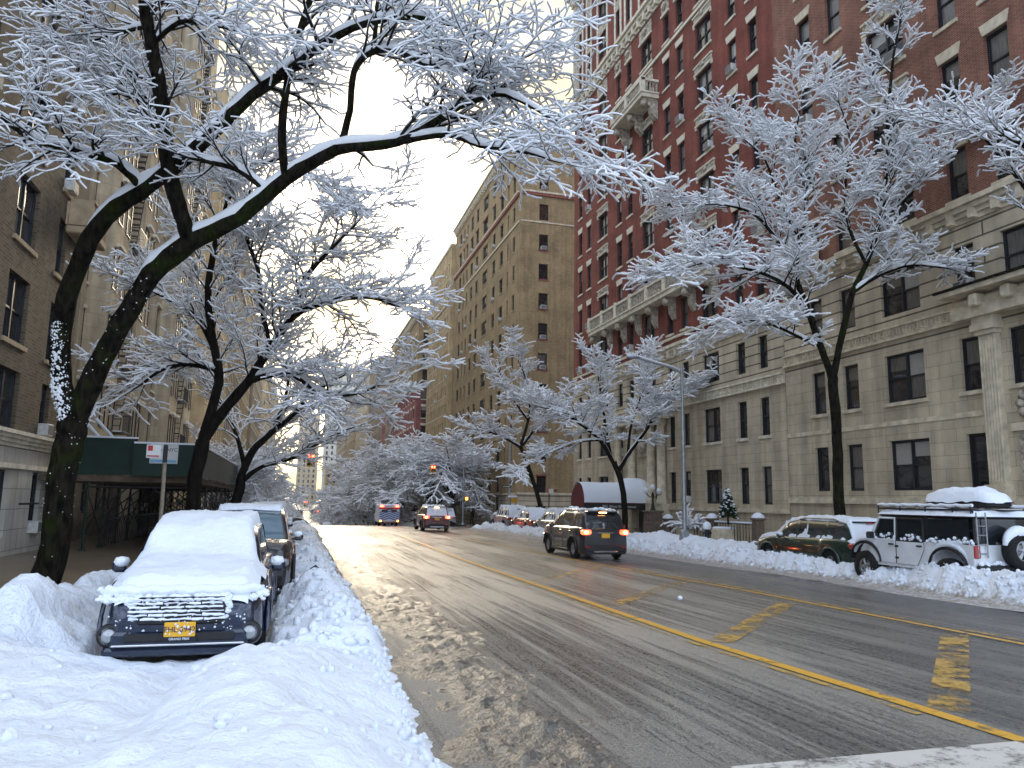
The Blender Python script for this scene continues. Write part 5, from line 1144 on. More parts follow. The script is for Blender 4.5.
def car(name, loc, rz, label, cat, m, L=4.7, W=1.84, H=1.65, kind='suv', wheels=True, snow=0.0, snow_hood=True, group=None, lit=False, glass='car_glass', trim='plastic', rails=False, snowside=0., seed=1, plate=True, wr=.35, segs=1, snowsmooth=.0, front_snow=0, headlights=True):
    root = empty(name, loc, rz, label, cat, group); h = L/2; rg = random.Random(seed)
    # outline, front at +y
    hood = .66*H if kind == 'suv' else .60*H
    belt = .63*H
    zt = prof([(h, .40*H), (h-.03, hood-.16), (h-.18, hood-.06), (h-.5, hood), (h-1.15, belt+.03), (-h+.9, belt+.07), (-h+.25, belt+.06), (-h+.05, belt-.02), (-h, belt-.12)])
    hwf = prof([(h, W*.36), (h-.08, W*.43), (h-.3, W*.475), (h-.8, W*.497), (-h+.8, W*.5), (-h+.25, W*.485), (-h+.06, W*.455), (-h, W*.43)])
    wf, wb = h-.88, -h+.92; ra = wr+.07
    def zb(y):
        v = .24
        if y > h-.45: v = .24+.02
        for yc in (wf, wb):
            if abs(y-yc) < ra: v = max(v, wr+math.sqrt(max(0, ra*ra-(y-yc)**2)))
        return min(v, zt(y)-.12)
    Y = sorted({-h+L*k/54 for k in range(55)} | {yc+ra*math.cos(math.pi*k/14) for yc in (wf, wb) for k in range(15)} | {h-.03, h-.08, -h+.05})
    tt = [0, .08, .3, .55, .78, .93, 1]; sx = [.95, .985, 1.0, .985, .965, .935, .86]
    nx = [.6, .3, 0, -.3, -.6]; b = MB(); ring = []; vs = []
    for y in Y:
        w_ = hwf(y); z0, z1 = zb(y), zt(y); r_ = []
        for t, s in zip(tt, sx): r_.append((-w_*s, y, z0+(z1-z0)*t))
        for q in nx: r_.append((-w_*q*.86/.7*.8 if 0 else -w_*.86*q/.8*.8, y, z1+.035*(1-q*q)))
        for t, s in zip(reversed(tt), reversed(sx)): r_.append((w_*s, y, z0+(z1-z0)*t))
        vs += r_; K = len(r_)
    b.add(vs, [(i*K+k, i*K+k+1, (i+1)*K+k+1, (i+1)*K+k) for i in range(len(Y)-1) for k in range(K-1)], 0, True)
    b.add(vs[:K], [tuple(range(K))], 0); b.add(vs[-K:], [tuple(range(K-1, -1, -1))], 0)
    b.build('body', m, root)
    u = MB(); u.box((-W*.42, -h+.1, .2), (W*.42, h-.12, zt(0)-.15)); u.build('underbody', 'plastic', root)
    # greenhouse
    if kind == 'sedan': cab = [(h-1.25, 0), (h-1.85, .86), (h-2.2, 1.0), (-h+1.35, .97), (-h+1.05, .86), (-h+.45, 0)]
    elif kind == 'wagon': cab = [(h-1.15, 0), (h-1.85, .88), (h-2.2, 1.0), (-h+.75, .98), (-h+.42, .90), (-h+.08, 0)]
    else: cab = [(h-1.1, 0), (h-1.75, .86), (h-2.15, 1.0), (-h+.8, .98), (-h+.38, .9), (-h+.06, .0)]
    fr = prof(cab); yc0, yc1 = cab[0][0], cab[-1][0]
    CY = [yc0+(yc1-yc0)*k/30 for k in range(31)]
    def cz(y): return (H-zt(y))*fr(y)+zt(y)
    def cw(y, k): wbse = hwf(y)*.86; return wbse+(W*.36-wbse)*k
    g, rf = MB(), MB(); K = 9; vs = []; vr = []
    for y in CY:
        z0, z1 = zt(y)-.03, cz(y); q = fr(y); k_ = q
        r_ = [(-cw(y, 0), y, z0), (-cw(y, .5*k_), y, z0+(z1-z0)*.5), (-cw(y, .93*k_), y, z0+(z1-z0)*.93), (-cw(y, k_)*.9, y, z1), (0, y, z1+.03*q)]
        r_ += [(-a, b_, c) for a, b_, c in reversed(r_[:4])]; vs += r_
        vr += [(a*1.006, b_, c+.014) for a, b_, c in r_]
    for i in range(30):
        ym = (CY[i]+CY[i+1])/2; side_body = False
        for k in range(K-1):
            f_ = (i*K+k, i*K+k+1, (i+1)*K+k+1, (i+1)*K+k)
            g.f.append(f_); g.m.append(0); g.sm.append(True)
            top = k in (3, 4); flat = fr(ym) > .9
            rail = k in (2, 5) and fr(ym) > .0
            pil = k in (0, 1, 6, 7) and any(abs(ym-p) < d_ for p, d_ in ((yc0-.28, .30), (0.12 if kind != 'sedan' else -.05, .075), (-h+1.2, .09 if kind != 'suv' else .12), (yc1+.12, .22)))
            if (top and flat) or rail or pil: rf.f.append(f_); rf.m.append(0); rf.sm.append(True)
    g.v = vs; rf.v = vr; g.build('windows', glass, root); rf.build('roof', m, root)
    # wheels
    if wheels:
        for yc in (wf, wb):
            for s in (-1, 1):
                x = s*(W/2-.13); t = MB(); t.lathe([(wr*.62, -.105), (wr*.93, -.11), (wr, -.07), (wr, .07), (wr*.93, .11), (wr*.62, .105), (wr*.60, 0)], (0, 0, 0), 24, 0, 'x')
                w_ = t.build('wheel', 'rubber', root, loc=(x, yc, wr)); r_ = MB()
                r_.lathe([(wr*.62, s*.06), (wr*.60, s*.09), (wr*.54, s*.085), (wr*.52, s*.04)], (0, 0, 0), 24, 0, 'x')
                for k in range(7):
                    th = k*2*math.pi/7; r_.tube([(s*.075, 0, 0), (s*.06, math.cos(th)*wr*.56, math.sin(th)*wr*.56)], [.035, .028], 5)
                r_.lathe([(0, s*.095), (.05, s*.09), (.06, s*.05)], (0, 0, 0), 10, 0, 'x'); r_.build('rim', 'rim', w_)
                if 1:
                    a_ = MB(); n_ = 15
                    pts = [(s*(hwf(yc)*1.0+.004), yc+(ra+.02)*math.cos(math.pi*k/n_), wr+(ra+.02)*math.sin(math.pi*k/n_)) for k in range(n_+1)]
                    a_.tube(pts, .035, 6); a_.build('arch_trim', trim if kind == 'suv' else m, root)
    # mirrors, bumpers, sill trim, handles
    for s in (-1, 1):
        q = MB(); q.bbox((s*(W/2+.075), yc0-.5, zt(yc0-.5)+.015), (.18, .11, .14), .035); q.box((s*(W/2-.09), yc0-.52, zt(yc0-.5)-.03), (s*(W/2+.02), yc0-.47, zt(yc0-.5)+.01)); q.build('mirror', m if s else m, root)
        q = MB(); q.bbox((s*(W/2-.02), 0, .29), (.07, L-2.7, .10), .02); q.build('side_sill', trim, root)
        for yh in (yc0-1.35, yc0-2.35): q = MB(); q.bbox((s*(W*.497), yh, belt-.09), (.04, .18, .03), .01); q.build('door_handle', m, root)
        q = MB()
        for yd in (yc0-.55, yc0-1.55, -h+1.05): q.box((s*(hwf(yd)*.996), yd-.006, .36), (s*(hwf(yd)*1.003), yd+.006, belt-.04))
        q.build('door_gap', 'plastic', root)
    q = MB(); q.bbox((0, -h+.06, .40), (W*.86, .20, .26), .05); q.build('rear_bumper', trim, root)
    q = MB(); q.bbox((0, -h-.035, .30), (W*.5, .06, .06), .02); q.build('bumper_strip', 'chrome', root)
    q = MB(); q.bbox((0, h-.06, .36), (W*.80, .18, .22), .05); q.build('front_bumper', trim if kind == 'suv' else m, root)
    q = MB(); q.bbox((0, h-.005, .60), (W*.5, .08, .16), .02); q.build('grille', 'plastic', root)
    for s in (-1, 1):
        if headlights: q = MB(); q.bbox((s*W*.36, h-.09, .70), (.34, .20, .14), .04); q.build('headlight', 'lamp_glass', root)
        zl = belt-.10; mt = 'red_lit' if lit else 'red_lens'
        q = MB(); q.bbox((s*(W*.385), -h+.075, zl), (.34, .24, .17), .04); q.bbox((s*(W*.40), -h-.04, zl), (.13, .04, .10), .015, 1 if lit else 0); q.build('taillight', [mt, 'hot_lit'], root)
        q = MB(); q.bbox((s*(W*.37), -h-.05, .46), (.16, .03, .05), .01); q.build('reflector', 'red_lens', root)
    if kind != 'sedan':
        q = MB(); q.bbox((0, -h+.42, H-.02), (W*.62, .30, .05), .015); q.build('spoiler', m, root)
        q = MB(); q.bbox((0, -h+.26, H-.045), (.30, .03, .035), .01); q.build('brake_light', 'hot_lit' if lit else 'red_lens', root)
        q = MB(); q.tube([(.0, -h+.17, belt+.13), (-.45, -h+.14, belt+.10)], .012, 5); q.build('wiper', 'plastic', root)
    if rails:
        for s in (-1, 1): q = MB(); q.tube([(s*W*.34, h-2.2, H+.0), (s*W*.34, h-2.4, H+.05), (s*W*.34, -h+1.0, H+.05), (s*W*.34, -h+.8, H+.0)], .02, 6); q.build('roof_rail', 'chrome', root)
    if plate:
        q = MB(); q.bbox((0, -h-.012, zl-.12), (.31, .02, .155), .005); q.build('number_plate', 'plate', root)
        q = MB(); q.bbox((0, -h-.01, zl-.02), (.62, .03, .03), .008); q.build('tailgate_trim', 'chrome', root)
    # snow lying on top
    if snow > 0:
        def top(x, y):
            z = zt(y)+.03*(1-min(1, abs(x)/(W*.43))**2)
            if yc1 < y < yc0:
                q_ = fr(y); wr_ = cw(y, q_)*.9; wb_ = cw(y, 0); ax = abs(x)
                if ax < wr_: z = max(z, cz(y))
                elif ax < wb_: z = max(z, cz(y)+(zt(y)-cz(y))*(ax-wr_)/(wb_-wr_))
            return z
        def thick(x, y):
            e = hwf(y)*.93-abs(x); ed = min(e, h-.02-y if snow_hood else 9, y+h-.02)
            t = snow*sstep(0, .16, ed)*(1+.38*fbm(x*2.2+seed, y*1.7, seed, 3)+.22*fbm(x*7+seed, y*6, seed, 3))+.035*lump(x, y, 5, seed)
            if yc1 < y < yc0:
                q_ = fr(y); wr_ = cw(y, q_)*.9; wb_ = cw(y, 0)
                if abs(x) > wr_ and q_ > .25:
                    t *= max(0, 1-(abs(x)-wr_)/.07)
                    t += snowside*(.16*max(0, fbm(x*3+seed, y*2.2, seed+3, 4)+.22))*sstep(wb_+.02, wb_-.1, abs(x)) if snowside else 0
                if q_ < .3: t *= 1.1
            if not snow_hood and y > yc0-.80: t = -.05
            if ed < .01: t = -.05
            return t
        nx_, ny_ = 34, 80; vs = []; T_ = []
        for j in range(ny_+1):
            y = -h+L*j/ny_
            for i in range(nx_+1):
                x = -W*.5+W*i/nx_; t = thick(x, y); z = top(x, y)
                vs.append((x, y, z+t-.012)); T_.append(t)
        if snowsmooth:
            a_ = np.array([v[2] for v in vs]).reshape(ny_+1, nx_+1)
            for _ in range(int(snowsmooth)):
                p_ = np.pad(a_, 1, 'edge'); s_ = (p_[:-2, 1:-1]+p_[2:, 1:-1]+p_[1:-1, :-2]+p_[1:-1, 2:])/4; a_ = np.maximum(a_, s_)
            vs = [(v[0], v[1], float(z)) for v, z in zip(vs, a_.ravel())]
        fs = []
        for j in range(ny_):
            for i in range(nx_):
                k = j*(nx_+1)+i; c = (k, k+1, k+nx_+2, k+nx_+1)
                if max(T_[q_] for q_ in c) > .012: fs.append(c)
        s_ = MB(); s_.add(vs, fs, 0, True); s_.build('snow_cover', 'snow', root)
        for s in (-1, 1): q = MB(); q.lathe([(0, -.08), (.075, -.06), (.10, -.01), (.075, .045), (0, .06)], (s*(W/2+.055), yc0-.5, zt(yc0-.5)+.085), 9); q.build('mirror_snow', 'snow', root)
    return root, dict(h=h, zt=zt, hw=hwf, H=H, W=W, belt=belt, yc0=yc0, yc1=yc1)
def gl(x, y): return (x, y, gz(y))

# the snowed-in blue car, nose to the camera
bc, bi = car('parked_car', (-1.10, 11.75, gz(9.6)-.02), math.pi, 'navy blue car facing us with thick snow over its windscreen and bonnet', 'car', 'navy_paint', L=4.7, W=1.80, H=1.52, kind='wagon', snow=.16, snowsmooth=7, seed=3, plate=False, headlights=False)
h = bi['h']; fx = lambda x: x
# grille packed with snow, plate, lower opening, fog lamps
q = MB(); q.bbox((0, h+.008, .69), (.94, .06, .25), .05); q.build('upper_grille', 'plastic', bc)
q = MB()
rg2 = random.Random(5)
for k in range(6):
    z = .585+k*.042; x_ = -.46+.01*k
    while x_ < .46:
        l_ = rg2.uniform(.08, .30); n_ = max(2, int(l_/.04)); w_ = rg2.uniform(.006, .016)
        q.tube([(min(x_+l_*i/n_, .53), h+.045+.012*rg2.random(), z+rg2.uniform(-.006, .006)) for i in range(n_+1)], [w_*rg2.uniform(.7, 1.25) for _ in range(n_+1)], 7); x_ += l_+rg2.uniform(-.01, .02)
for k in range(900):
    x = rg2.uniform(-.88, .88); z = .90-abs(rg2.gauss(0, .13 if abs(x) < .55 else .11)); r = rg2.uniform(.008, .034); yy = h-.0-.30*max(0, abs(x)-.50)-max(0, z-.78)*.9
    if (-.72 < x < -.50 and z < .86) or (abs(x) > .56 and z < .76): continue
    q.lathe([(0, -r), (r*1.1, -r*.5), (r*1.4, .1*r), (r*.8, r*.7), (0, r*.8)], (x, yy, z), 7)
for k in range(60):
    x = rg2.uniform(-.84, .84); z = rg2.uniform(.46, .62); r = rg2.uniform(.005, .016); yy = h+.03-.30*max(0, abs(x)-.5)
    q.lathe([(0, -r), (r, 0), (0, r)], (x, yy, z), 6)
q.tube([(-.80+.08*i, h-.06-.30*max(0, abs(-.80+.08*i)-.5), .88+.015*math.sin(i*1.9)) for i in range(21)], [.045+.02*abs(math.sin(i*2.3)) for i in range(21)], 8)
tag(q.build('grille_snow', 'snow', bc), kind='stuff')
q = MB(); q.bbox((0, h+.015, .385), (1.16, .05, .10), .02); q.build('lower_grille', 'plastic', bc)
q = MB(); q.bbox((0, h+.045, .315), (1.36, .05, .02), .008); q.build('lip', 'chrome', bc)
q = MB(); q.bbox((0, h-.01, .24), (1.55, .08, .10), .03); q.build('front_valance', 'navy_paint', bc)
for s in (-1, 1):
    q = MB(); q.lathe([(.13, -.03), (.12, .03), (.09, .035)], (s*.72, h-.045, .41), 16, 0, 'y'); fo = q.build('fog_lamp_housing', 'plastic', bc)
    q = MB(); q.lathe([(0, .055), (.05, .05), (.075, .035), (.08, .01)], (s*.72, h-.045, .41), 16, 0, 'y'); q.build('fog_lamp', 'lamp_glass', fo)
q = MB(); q.bbox((0, h+.06, .475), (.32, .02, .155), .006); pl = q.build('number_plate', 'plate', bc)
text('plate_lettering', 'FHL·6942', .082, 'ink', pl, (0, h+.074, .475), (math.pi/2, 0, math.pi), .002)
q = MB(); q.bbox((0, h+.058, .376), (.34, .02, .045), .004); q.build('plate_frame', 'frame_dark', bc)
text('dealer_lettering', 'GRAND PRIX', .036, 'snow', pl, (0, h+.071, .376), (math.pi/2, 0, math.pi), .002)
q = MB(); rg2 = random.Random(8)
for k in range(14):
    r = rg2.uniform(.008, .02); q.lathe([(0, -r), (r, 0), (0, r)], (rg2.uniform(-.15, .15), h+.072, .475+rg2.uniform(-.06, .07)), 6)
tag(q.build('plate_snow', 'snow', pl), kind='stuff')
# cars behind it
car('parked_car', (-.84, 17.7, gz(16)+.03), math.pi, 'dark grey car with a cleared windscreen right behind the snowed-in blue one', 'car', 'black_paint', L=4.6, W=1.90, H=1.66, kind='suv', snow=.10, snow_hood=False, seed=6, glass='car_glass_pale', trim='plastic', group='cars parked along the left kerb')
for i, (y, m_, k_, lab) in enumerate([(23.6, 'silver_paint', 'sedan', 'silver car buried in snow, third along the left kerb'), (29.8, 'black_paint', 'wagon', 'black snow topped car, fourth along the left kerb'), (35.4, 'white_car', 'suv', 'white snow topped car, fifth along the left kerb'), (41, 'maroon_paint', 'sedan', 'maroon snowed-over car, sixth along the left kerb'), (46.8, 'silver_paint', 'wagon', 'grey snowed-over car, seventh along the left kerb'), (52.4, 'black_paint', 'suv', 'last car before the crossing on the left kerb')]):
    car('parked_car', gl(-1.0, y), math.pi, lab, 'car', m_, kind=k_, H=1.46 if k_ == 'sedan' else 1.6, snow=.2, snowside=2, seed=10+i, group='cars parked along the left kerb')
# moving cars
sv, si = car('suv', (10.75, 27.9, gz(27)), 0, 'dirty black crossover with lit tail lamps driving away from us', 'suv', 'black_paint', L=4.6, W=1.86, H=1.70, kind='suv', lit=True, rails=True, seed=2, wr=.36)
q = MB(); q.bbox((.42, 1.7, 1.70), (.9, .9, .05), .02)
rg2 = random.Random(2); s_ = MB()
for (x, y, r) in [(-.35, .2, .13), (-.28, -.1, .12), (-.1, -.2, .07), (.25, -.75, .10), (.5, -.8, .10), (.6, -.4, .1), (.1, -.85, .07)]:
    s_.lathe([(0, -r*.5), (r, -r*.3), (r*1.2, .2*r), (r*.7, r*.8), (0, r)], (x, y, 1.74), 9)
s_.build('roof_snow', 'snow', sv)
q = MB(); q.bbox((.55, -h+.0, 1.02), (.12, .02, .02), .005); q.build('badge', 'chrome', sv)
car('suv', (9.3, 52.9, gz(52)), 0, 'maroon crossover with a snowy roof and lit tail lamps, farther off', 'suv', 'maroon_paint', L=4.5, W=1.84, H=1.64, kind='suv', lit=True, snow=.10, snow_hood=False, seed=4)
# parked along the right kerb
car('parked_car', gl(15.85, 20.6), 0, 'dark green wagon half buried in snow beside the pavement tree', 'car', 'green_paint', L=4.8, W=1.82, H=1.55, kind='wagon', snow=.13, snowside=1, rails=True, seed=41, group='cars parked along the right kerb')
for i, (y, m_, k_, hh, lab) in enumerate([(38.8, 'white_car', 'wagon', 1.5, 'white snow topped car just ahead of the dirty black crossover'), (44.2, 'silver_paint', 'sedan', 1.45, 'silver car under snow, in front of the red canopy'), (49.4, 'orange_paint', 'sedan', 1.42, 'orange red car under snow by the right street corner'), (54.9, 'silver_paint', 'suv', 1.6, 'grey car wholly buried in snow at the right street corner')]):
    car('parked_car', gl(15.5, y), 0, lab, 'car', m_, kind=k_, H=hh, snow=.22, snowside=2.4, seed=50+i, group='cars parked along the right kerb')
for i, y in enumerate([80, 86, 92, 99, 106]):
    car('parked_car', gl(15.4, y), 0, f'{ORDN[i]} snow covered car beyond the crossing on the right', 'car', ['silver_paint', 'black_paint', 'white_car', 'black_paint', 'silver_paint'][i], kind=['suv', 'sedan'][i % 2], snow=.22, snowside=1, seed=70+i, group='snowy cars beyond the crossing')

# white off-roader
def jeep():
    r = empty('off_road_car', gl(15.5, 15.85), 0, 'boxy white off-roader with snowy roof box and rear spare wheel', 'car', 'cars parked along the right kerb')
    W, q = 1.82, MB(); hx = W/2
    m = 'white_car'
    # tub: side outline with wheel openings, extruded across
    def side(y0, y1, z0, z1, wc, wr_, n=12):
        pts = [(y0, z1), (y1, z1), (y1, z0)]
        for c in sorted(wc, reverse=True):
            pts += [(c+wr_, z0)]+[(c+wr_*math.cos(math.pi*k/n), z0+.12+wr_*.92*math.sin(math.pi*k/n)) for k in range(n+1)]+[(c-wr_, z0)]
        return pts+[(y0, z0)]
    q.poly_prism(side(-2.0, 1.25, .48, 1.13, (-1.32,), .50), W, lambda a, b, c: (-hx+c, a, b)); q.build('body', m, r)
    q = MB(); q.poly_prism([(1.25, .48), (1.25, 1.14), (2.0, 1.05), (2.02, .62), (1.9, .5)], 1.16, lambda a, b, c: (-.58+c, a, b)); q.build('bonnet', m, r)
    q = MB(); q.bbox((0, 2.03, .80), (1.2, .06, .48), .02); 
    q.build('grille', m, r); q = MB()
    for k in range(7): q.bbox((-.27+k*.09, 2.065, .82), (.05, .02, .30), .008)
    q.build('grille_slots', 'plastic', r)
    for s in (-1, 1):
        q = MB(); q.lathe([(0, .05), (.08, .04), (.1, 0)], (s*.45, 2.05, .85), 14, 0, 'y'); q.build('headlight', 'lamp_glass', r)
    # doors and shut lines
    for s in (-1, 1):
        X = s*(hx+.006)
        for nm, y0, y1 in (('front_door', .28, 1.16), ('rear_door', -.62, .25)):
            q = MB(); pts = [(y0, .56), (y1-.05, .56), (y1, .66), (y1, 1.12), (y0, 1.12)] if nm == 'front_door' else [(y0+.22, .56), (y1, .56), (y1, 1.12), (y0, 1.12), (y0, .95)]
            q.poly_prism(pts, .02*s, lambda a, b, c: (X+c, a, b)); d = q.build(nm, m, r)
            q = MB()
            for a, b in zip(pts, pts[1:]+pts[:1]): q.tube([(X+.012*s, a[0], a[1]), (X+.012*s, b[0], b[1])], .008, 4)
            q.build('door_gap', 'plastic', d)
            q = MB(); q.bbox((X+.045*s, y0+.12, 1.02), (.04, .17, .04), .012); q.build('handle', 'plastic', d)
            for z in (.70, .98): q = MB(); q.bbox((X+.035*s, y1-.02, z), (.03, .11, .05), .01); q.build('hinge', 'plastic', d)
            # upper frame
            q = MB(); t = .05; zu = 1.66; a0, a1 = y0+.02, y1-.04
            if nm == 'front_door': poly = [(a0, 1.12), (a1+.02, 1.12), (a1-.26, zu), (a0, zu)]
            else: poly = [(a0, 1.12), (a1+.04, 1.12), (a1+.04, zu), (a0+.03, zu)]
            for a, b in zip(poly, poly[1:]+poly[:1]): q.tube([(X-.03*s*((a[1]-1.12)/.5), a[0], a[1]), (X-.03*s*((b[1]-1.12)/.5), b[0], b[1])], .028, 6)
            q.build('window_frame', m if nm == 'front_door' else 'plastic', d)
            q = MB(); q.add([(X-.02*s-.03*s*((b-1.12)/.5), a, b) for a, b in poly], [(0, 1, 2, 3)]); q.build('window', 'car_glass', d)
            q = MB(); rgj = random.Random(int(y0*10)+s)
            for k in range(16): rr = rgj.uniform(.03, .07); q.lathe([(0, -rr*.6), (rr*.7, 0), (rr*.5, rr*.8), (0, rr)], (X+.01*s, rgj.uniform(a0, a1), 1.14+rgj.uniform(-.02, .12)), 7)
            q.build('sill_snow', 'snow', d)
        q = MB(); q.add([(X-.02*s, -1.92, 1.13), (X-.02*s, -.66, 1.13), (X-.05*s, -.66, 1.68), (X-.05*s, -1.88, 1.68)], [(0, 1, 2, 3)]); q.build('side_window', 'car_glass', r)
        q = MB(); q.poly_prism([(-.70, 1.12), (-.60, 1.12), (-.60, 1.72), (-.70, 1.72)], .05, lambda a, b, c: (s*(hx-.03)-c*s, a, b)); q.build('pillar', 'plastic', r)
        q = MB(); q.tube([(s*(hx-.02), 1.2, 1.13), (s*(hx-.08), .86, 1.7)], .04, 6); q.build('windscreen_pillar', m, r)
        q = MB(); q.bbox((s*(hx+.13), 1.02, 1.22), (.22, .10, .17), .03); q.build('mirror', 'plastic', r)
        # flares
        for yc in (1.32, -1.32):
            q = MB(); n_ = 12; pts = [(s*(hx+.09), yc+.54*math.cos(math.pi*k/n_), .56+.50*math.sin(math.pi*k/n_)) for k in range(n_+1)]
            for k in range(n_):
                a, b = pts[k], pts[k+1]; q.add([a, b, (b[0]-s*.32, b[1], b[2]+.03), (a[0]-s*.32, a[1], a[2]+.03)], [(0, 1, 2, 3)]); q.add([a, b, (b[0]-s*.02, b[1], b[2]-.07), (a[0]-s*.02, a[1], a[2]-.07)], [(0, 1, 2, 3)])
            q.build('wheel_flare', 'plastic', r)
            q = MB(); q.tube([(p[0]-s*.14, p[1], p[2]+.055) for p in pts[1:-1]], [.05+.05*math.sin(math.pi*k/(n_-2)) for k in range(n_-1)], 8); q.build('flare_snow', 'snow', r)
            x = s*(hx-.02); t = MB(); R_ = .40; t.lathe([(R_*.55, -.12), (R_*.93, -.13), (R_, -.08), (R_, .08), (R_*.93, .13), (R_*.55, .12), (R_*.5, 0)], (0, 0, 0), 26, 0, 'x'); w_ = t.build('wheel', 'rubber', r, loc=(x, yc, R_))
            t = MB(); t.lathe([(R_*.55, s*.07), (R_*.5, s*.11), (R_*.46, s*.06)], (0, 0, 0), 24, 0, 'x')
            for k in range(5): th = k*2*math.pi/5; t.tube([(s*.08, 0, 0), (s*.07, math.cos(th)*R_*.48, math.sin(th)*R_*.48)], [.05, .04], 6)
            t.build('rim', 'rim', w_)
        q = MB(); q.bbox((s*(hx-.08), -2.02, .98), (.16, .06, .28), .015); q.build('taillight', 'red_lens', r)
    q = MB(); q.add([(-.72, 1.2, 1.15), (.72, 1.2, 1.15), (.68, .88, 1.68), (-.68, .88, 1.68)], [(0, 1, 2, 3)]); q.build('windscreen', 'car_glass', r)
    q = MB(); q.box((-.80, -1.98, 1.13), (.80, -1.93, 1.70)); q.build('rear_window', 'car_glass', r)
    q = MB(); q.bbox((0, -.52, 1.74), (1.66, 2.86, .10), .04); q.build('roof', 'plastic', r)
    q = MB(); q.bbox((0, -2.06, .60), (1.75, .16, .22), .04); q.build('rear_bumper', 'plastic', r)
    q = MB(); q.bbox((0, 2.12, .60), (1.5, .18, .18), .04); q.build('front_bumper', 'plastic', r)
    # rack and box
    q = MB()
    for s in (-1, 1):
        q.tube([(s*.80, .95, 1.78), (s*.80, .95, 1.90), (s*.80, -1.95, 1.90), (s*.80, -1.95, 1.20)], .025, 6)
        q.tube([(s*.80, .95, 1.98), (s*.80, -1.9, 1.98)], .02, 6)
        for y in (.95, .2, -.6, -1.4, -1.9): q.tube([(s*.80, y, 1.80), (s*.80, y, 1.98)], .02, 5)
    for y in (.95, .2, -.5, -1.2, -1.9): q.tube([(-.8, y, 1.90), (.8, y, 1.90)], .02, 5)
    q.build('roof_rack', 'plastic', r)
    q = MB(); n_ = 14; L_, w0 = 1.95, .82
    def boxsurf(sc, zo, lo):
        vs, fs = [], []; nu, nv = 20, 14
        for i in range(nu+1):
            u = i/nu; y = -1.25+L_*(u-.5)*1.0+.15
            e = max(0, 1-abs(2*u-1)**3.2)
            for j in range(nv+1):
                v = -1+2*j/nv; e2 = max(0, 1-abs(v)**3.5)
                vs.append((v*w0/2*sc*(.75+.25*e)-.05, y*1.0, lo+zo*(e*e2)**.45))
        for i in range(nu):
            for j in range(nv): k = i*(nv+1)+j; fs.append((k, k+1, k+nv+2, k+nv+1))
        return vs, fs
    vs, fs = boxsurf(1.0, .30, 2.0); q.add(vs, fs, 0, True); q.box((-.38, -1.95, 1.95), (.30, -.25, 2.02)); bx_ = q.build('roof_box', 'plastic', r)
    q = MB(); vs, fs = boxsurf(1.05, .36, 2.07); vs = [(a+.02*fbm(a*4, b*4, 3), b, c+.05*fbm(a*3, b*3, 1)) for a, b, c in vs]; q.add(vs, fs, 0, True); q.build('box_snow', 'snow', bx_)
    # snow on roof, rack, bonnet, spare
    q = MB()
    def slab(x0, x1, y0, y1, z, t, s_=0.):
        vs, fs = [], []; nu, nv = 30, 14
        for i in range(nu+1):
            for j in range(nv+1):
                u, v = i/nu, j/nv; e = min(u*(y1-y0), (1-u)*(y1-y0), v*(x1-x0), (1-v)*(x1-x0)); tt_ = t*sstep(-.01, .14, e)*(1+.4*fbm(u*6+s_, v*4, s_))
                vs.append((x0+(x1-x0)*v+.02*fbm(u*8, v*8, 2+s_), y0+(y1-y0)*u, z+tt_))
        for i in range(nu):
            for j in range(nv): k = i*(nv+1)+j; fs.append((k, k+1, k+nv+2, k+nv+1))
        q.add(vs, fs, 0, True)
    slab(-.88, .88, -2.02, .98, 1.755, .15, 1); slab(-.6, .6, 1.2, 2.05, 1.09, .13, 5)
    for s in (-1, 1):
        pts = [(s*.80, .95-k*.145, 1.995+.012*math.sin(k*2.3)) for k in range(21)]; q.tube(pts, [.03+.016*abs(math.sin(k*1.7)) for k in range(21)], 6)
        for k in range(60):
            rr = rg.uniform(.02, .06); q.lathe([(0, -rr*.6), (rr*.8, 0), (rr*.5, rr*.8), (0, rr)], (s*(hx+.0), rg.uniform(-2.0, -.7), 1.13+abs(rg.gauss(0, .05))), 6)
    for k in range(60): rr = rg.uniform(.03, .08); q.lathe([(0, -rr*.6), (rr*.8, 0), (rr*.5, rr*.8), (0, rr)], (rg.uniform(-.88, .88), -2.08, rg.uniform(.66, .74)), 6)
    q.build('snow_cover', 'snow', r)
    # ladder on the rear corner
    q = MB()
    for x_ in (-.82, -.56): q.tube([(x_, -2.05, .85), (x_, -2.05, 1.85)], .018, 5)
    for k in range(5): q.tube([(-.82, -2.05, .95+k*.2), (-.56, -2.05, .95+k*.2)], .015, 5)
    q.build('ladder', 'rim', r)
    t = MB(); R_ = .41; t.lathe([(R_*.55, .12), (R_*.93, .13), (R_, .08), (R_, -.08), (R_*.93, -.13), (R_*.55, -.12), (R_*.5, 0)], (0, 0, 0), 28, 0, 'y'); w_ = t.build('spare_wheel', 'rubber', r, loc=(.10, -2.26, 1.02))
    t = MB(); t.lathe([(R_*.55, -.07), (R_*.5, -.12), (R_*.46, -.06)], (0, 0, 0), 24, 0, 'y')
    for k in range(5):
        th = k*2*math.pi/5+.3
        for dd in (-.12, .12): t.tube([(0, -.10, 0), (math.cos(th+dd)*R_*.48, -.09, math.sin(th+dd)*R_*.48)], [.03, .03], 6)
    t.lathe([(0, -.14), (.06, -.13), (.08, -.08)], (0, 0, 0), 12, 0, 'y'); t.build('rim', 'rim', w_)
    q = MB(); pts = [(.41*math.cos(a), 0, .41*math.sin(a)) for a in [.25+k*.2 for k in range(14)]]; q.tube(pts, [.05+.10*math.sin(math.pi*k/13) for k in range(14)], 9); q.build('wheel_snow', 'snow', w_)
    return r
jeep()

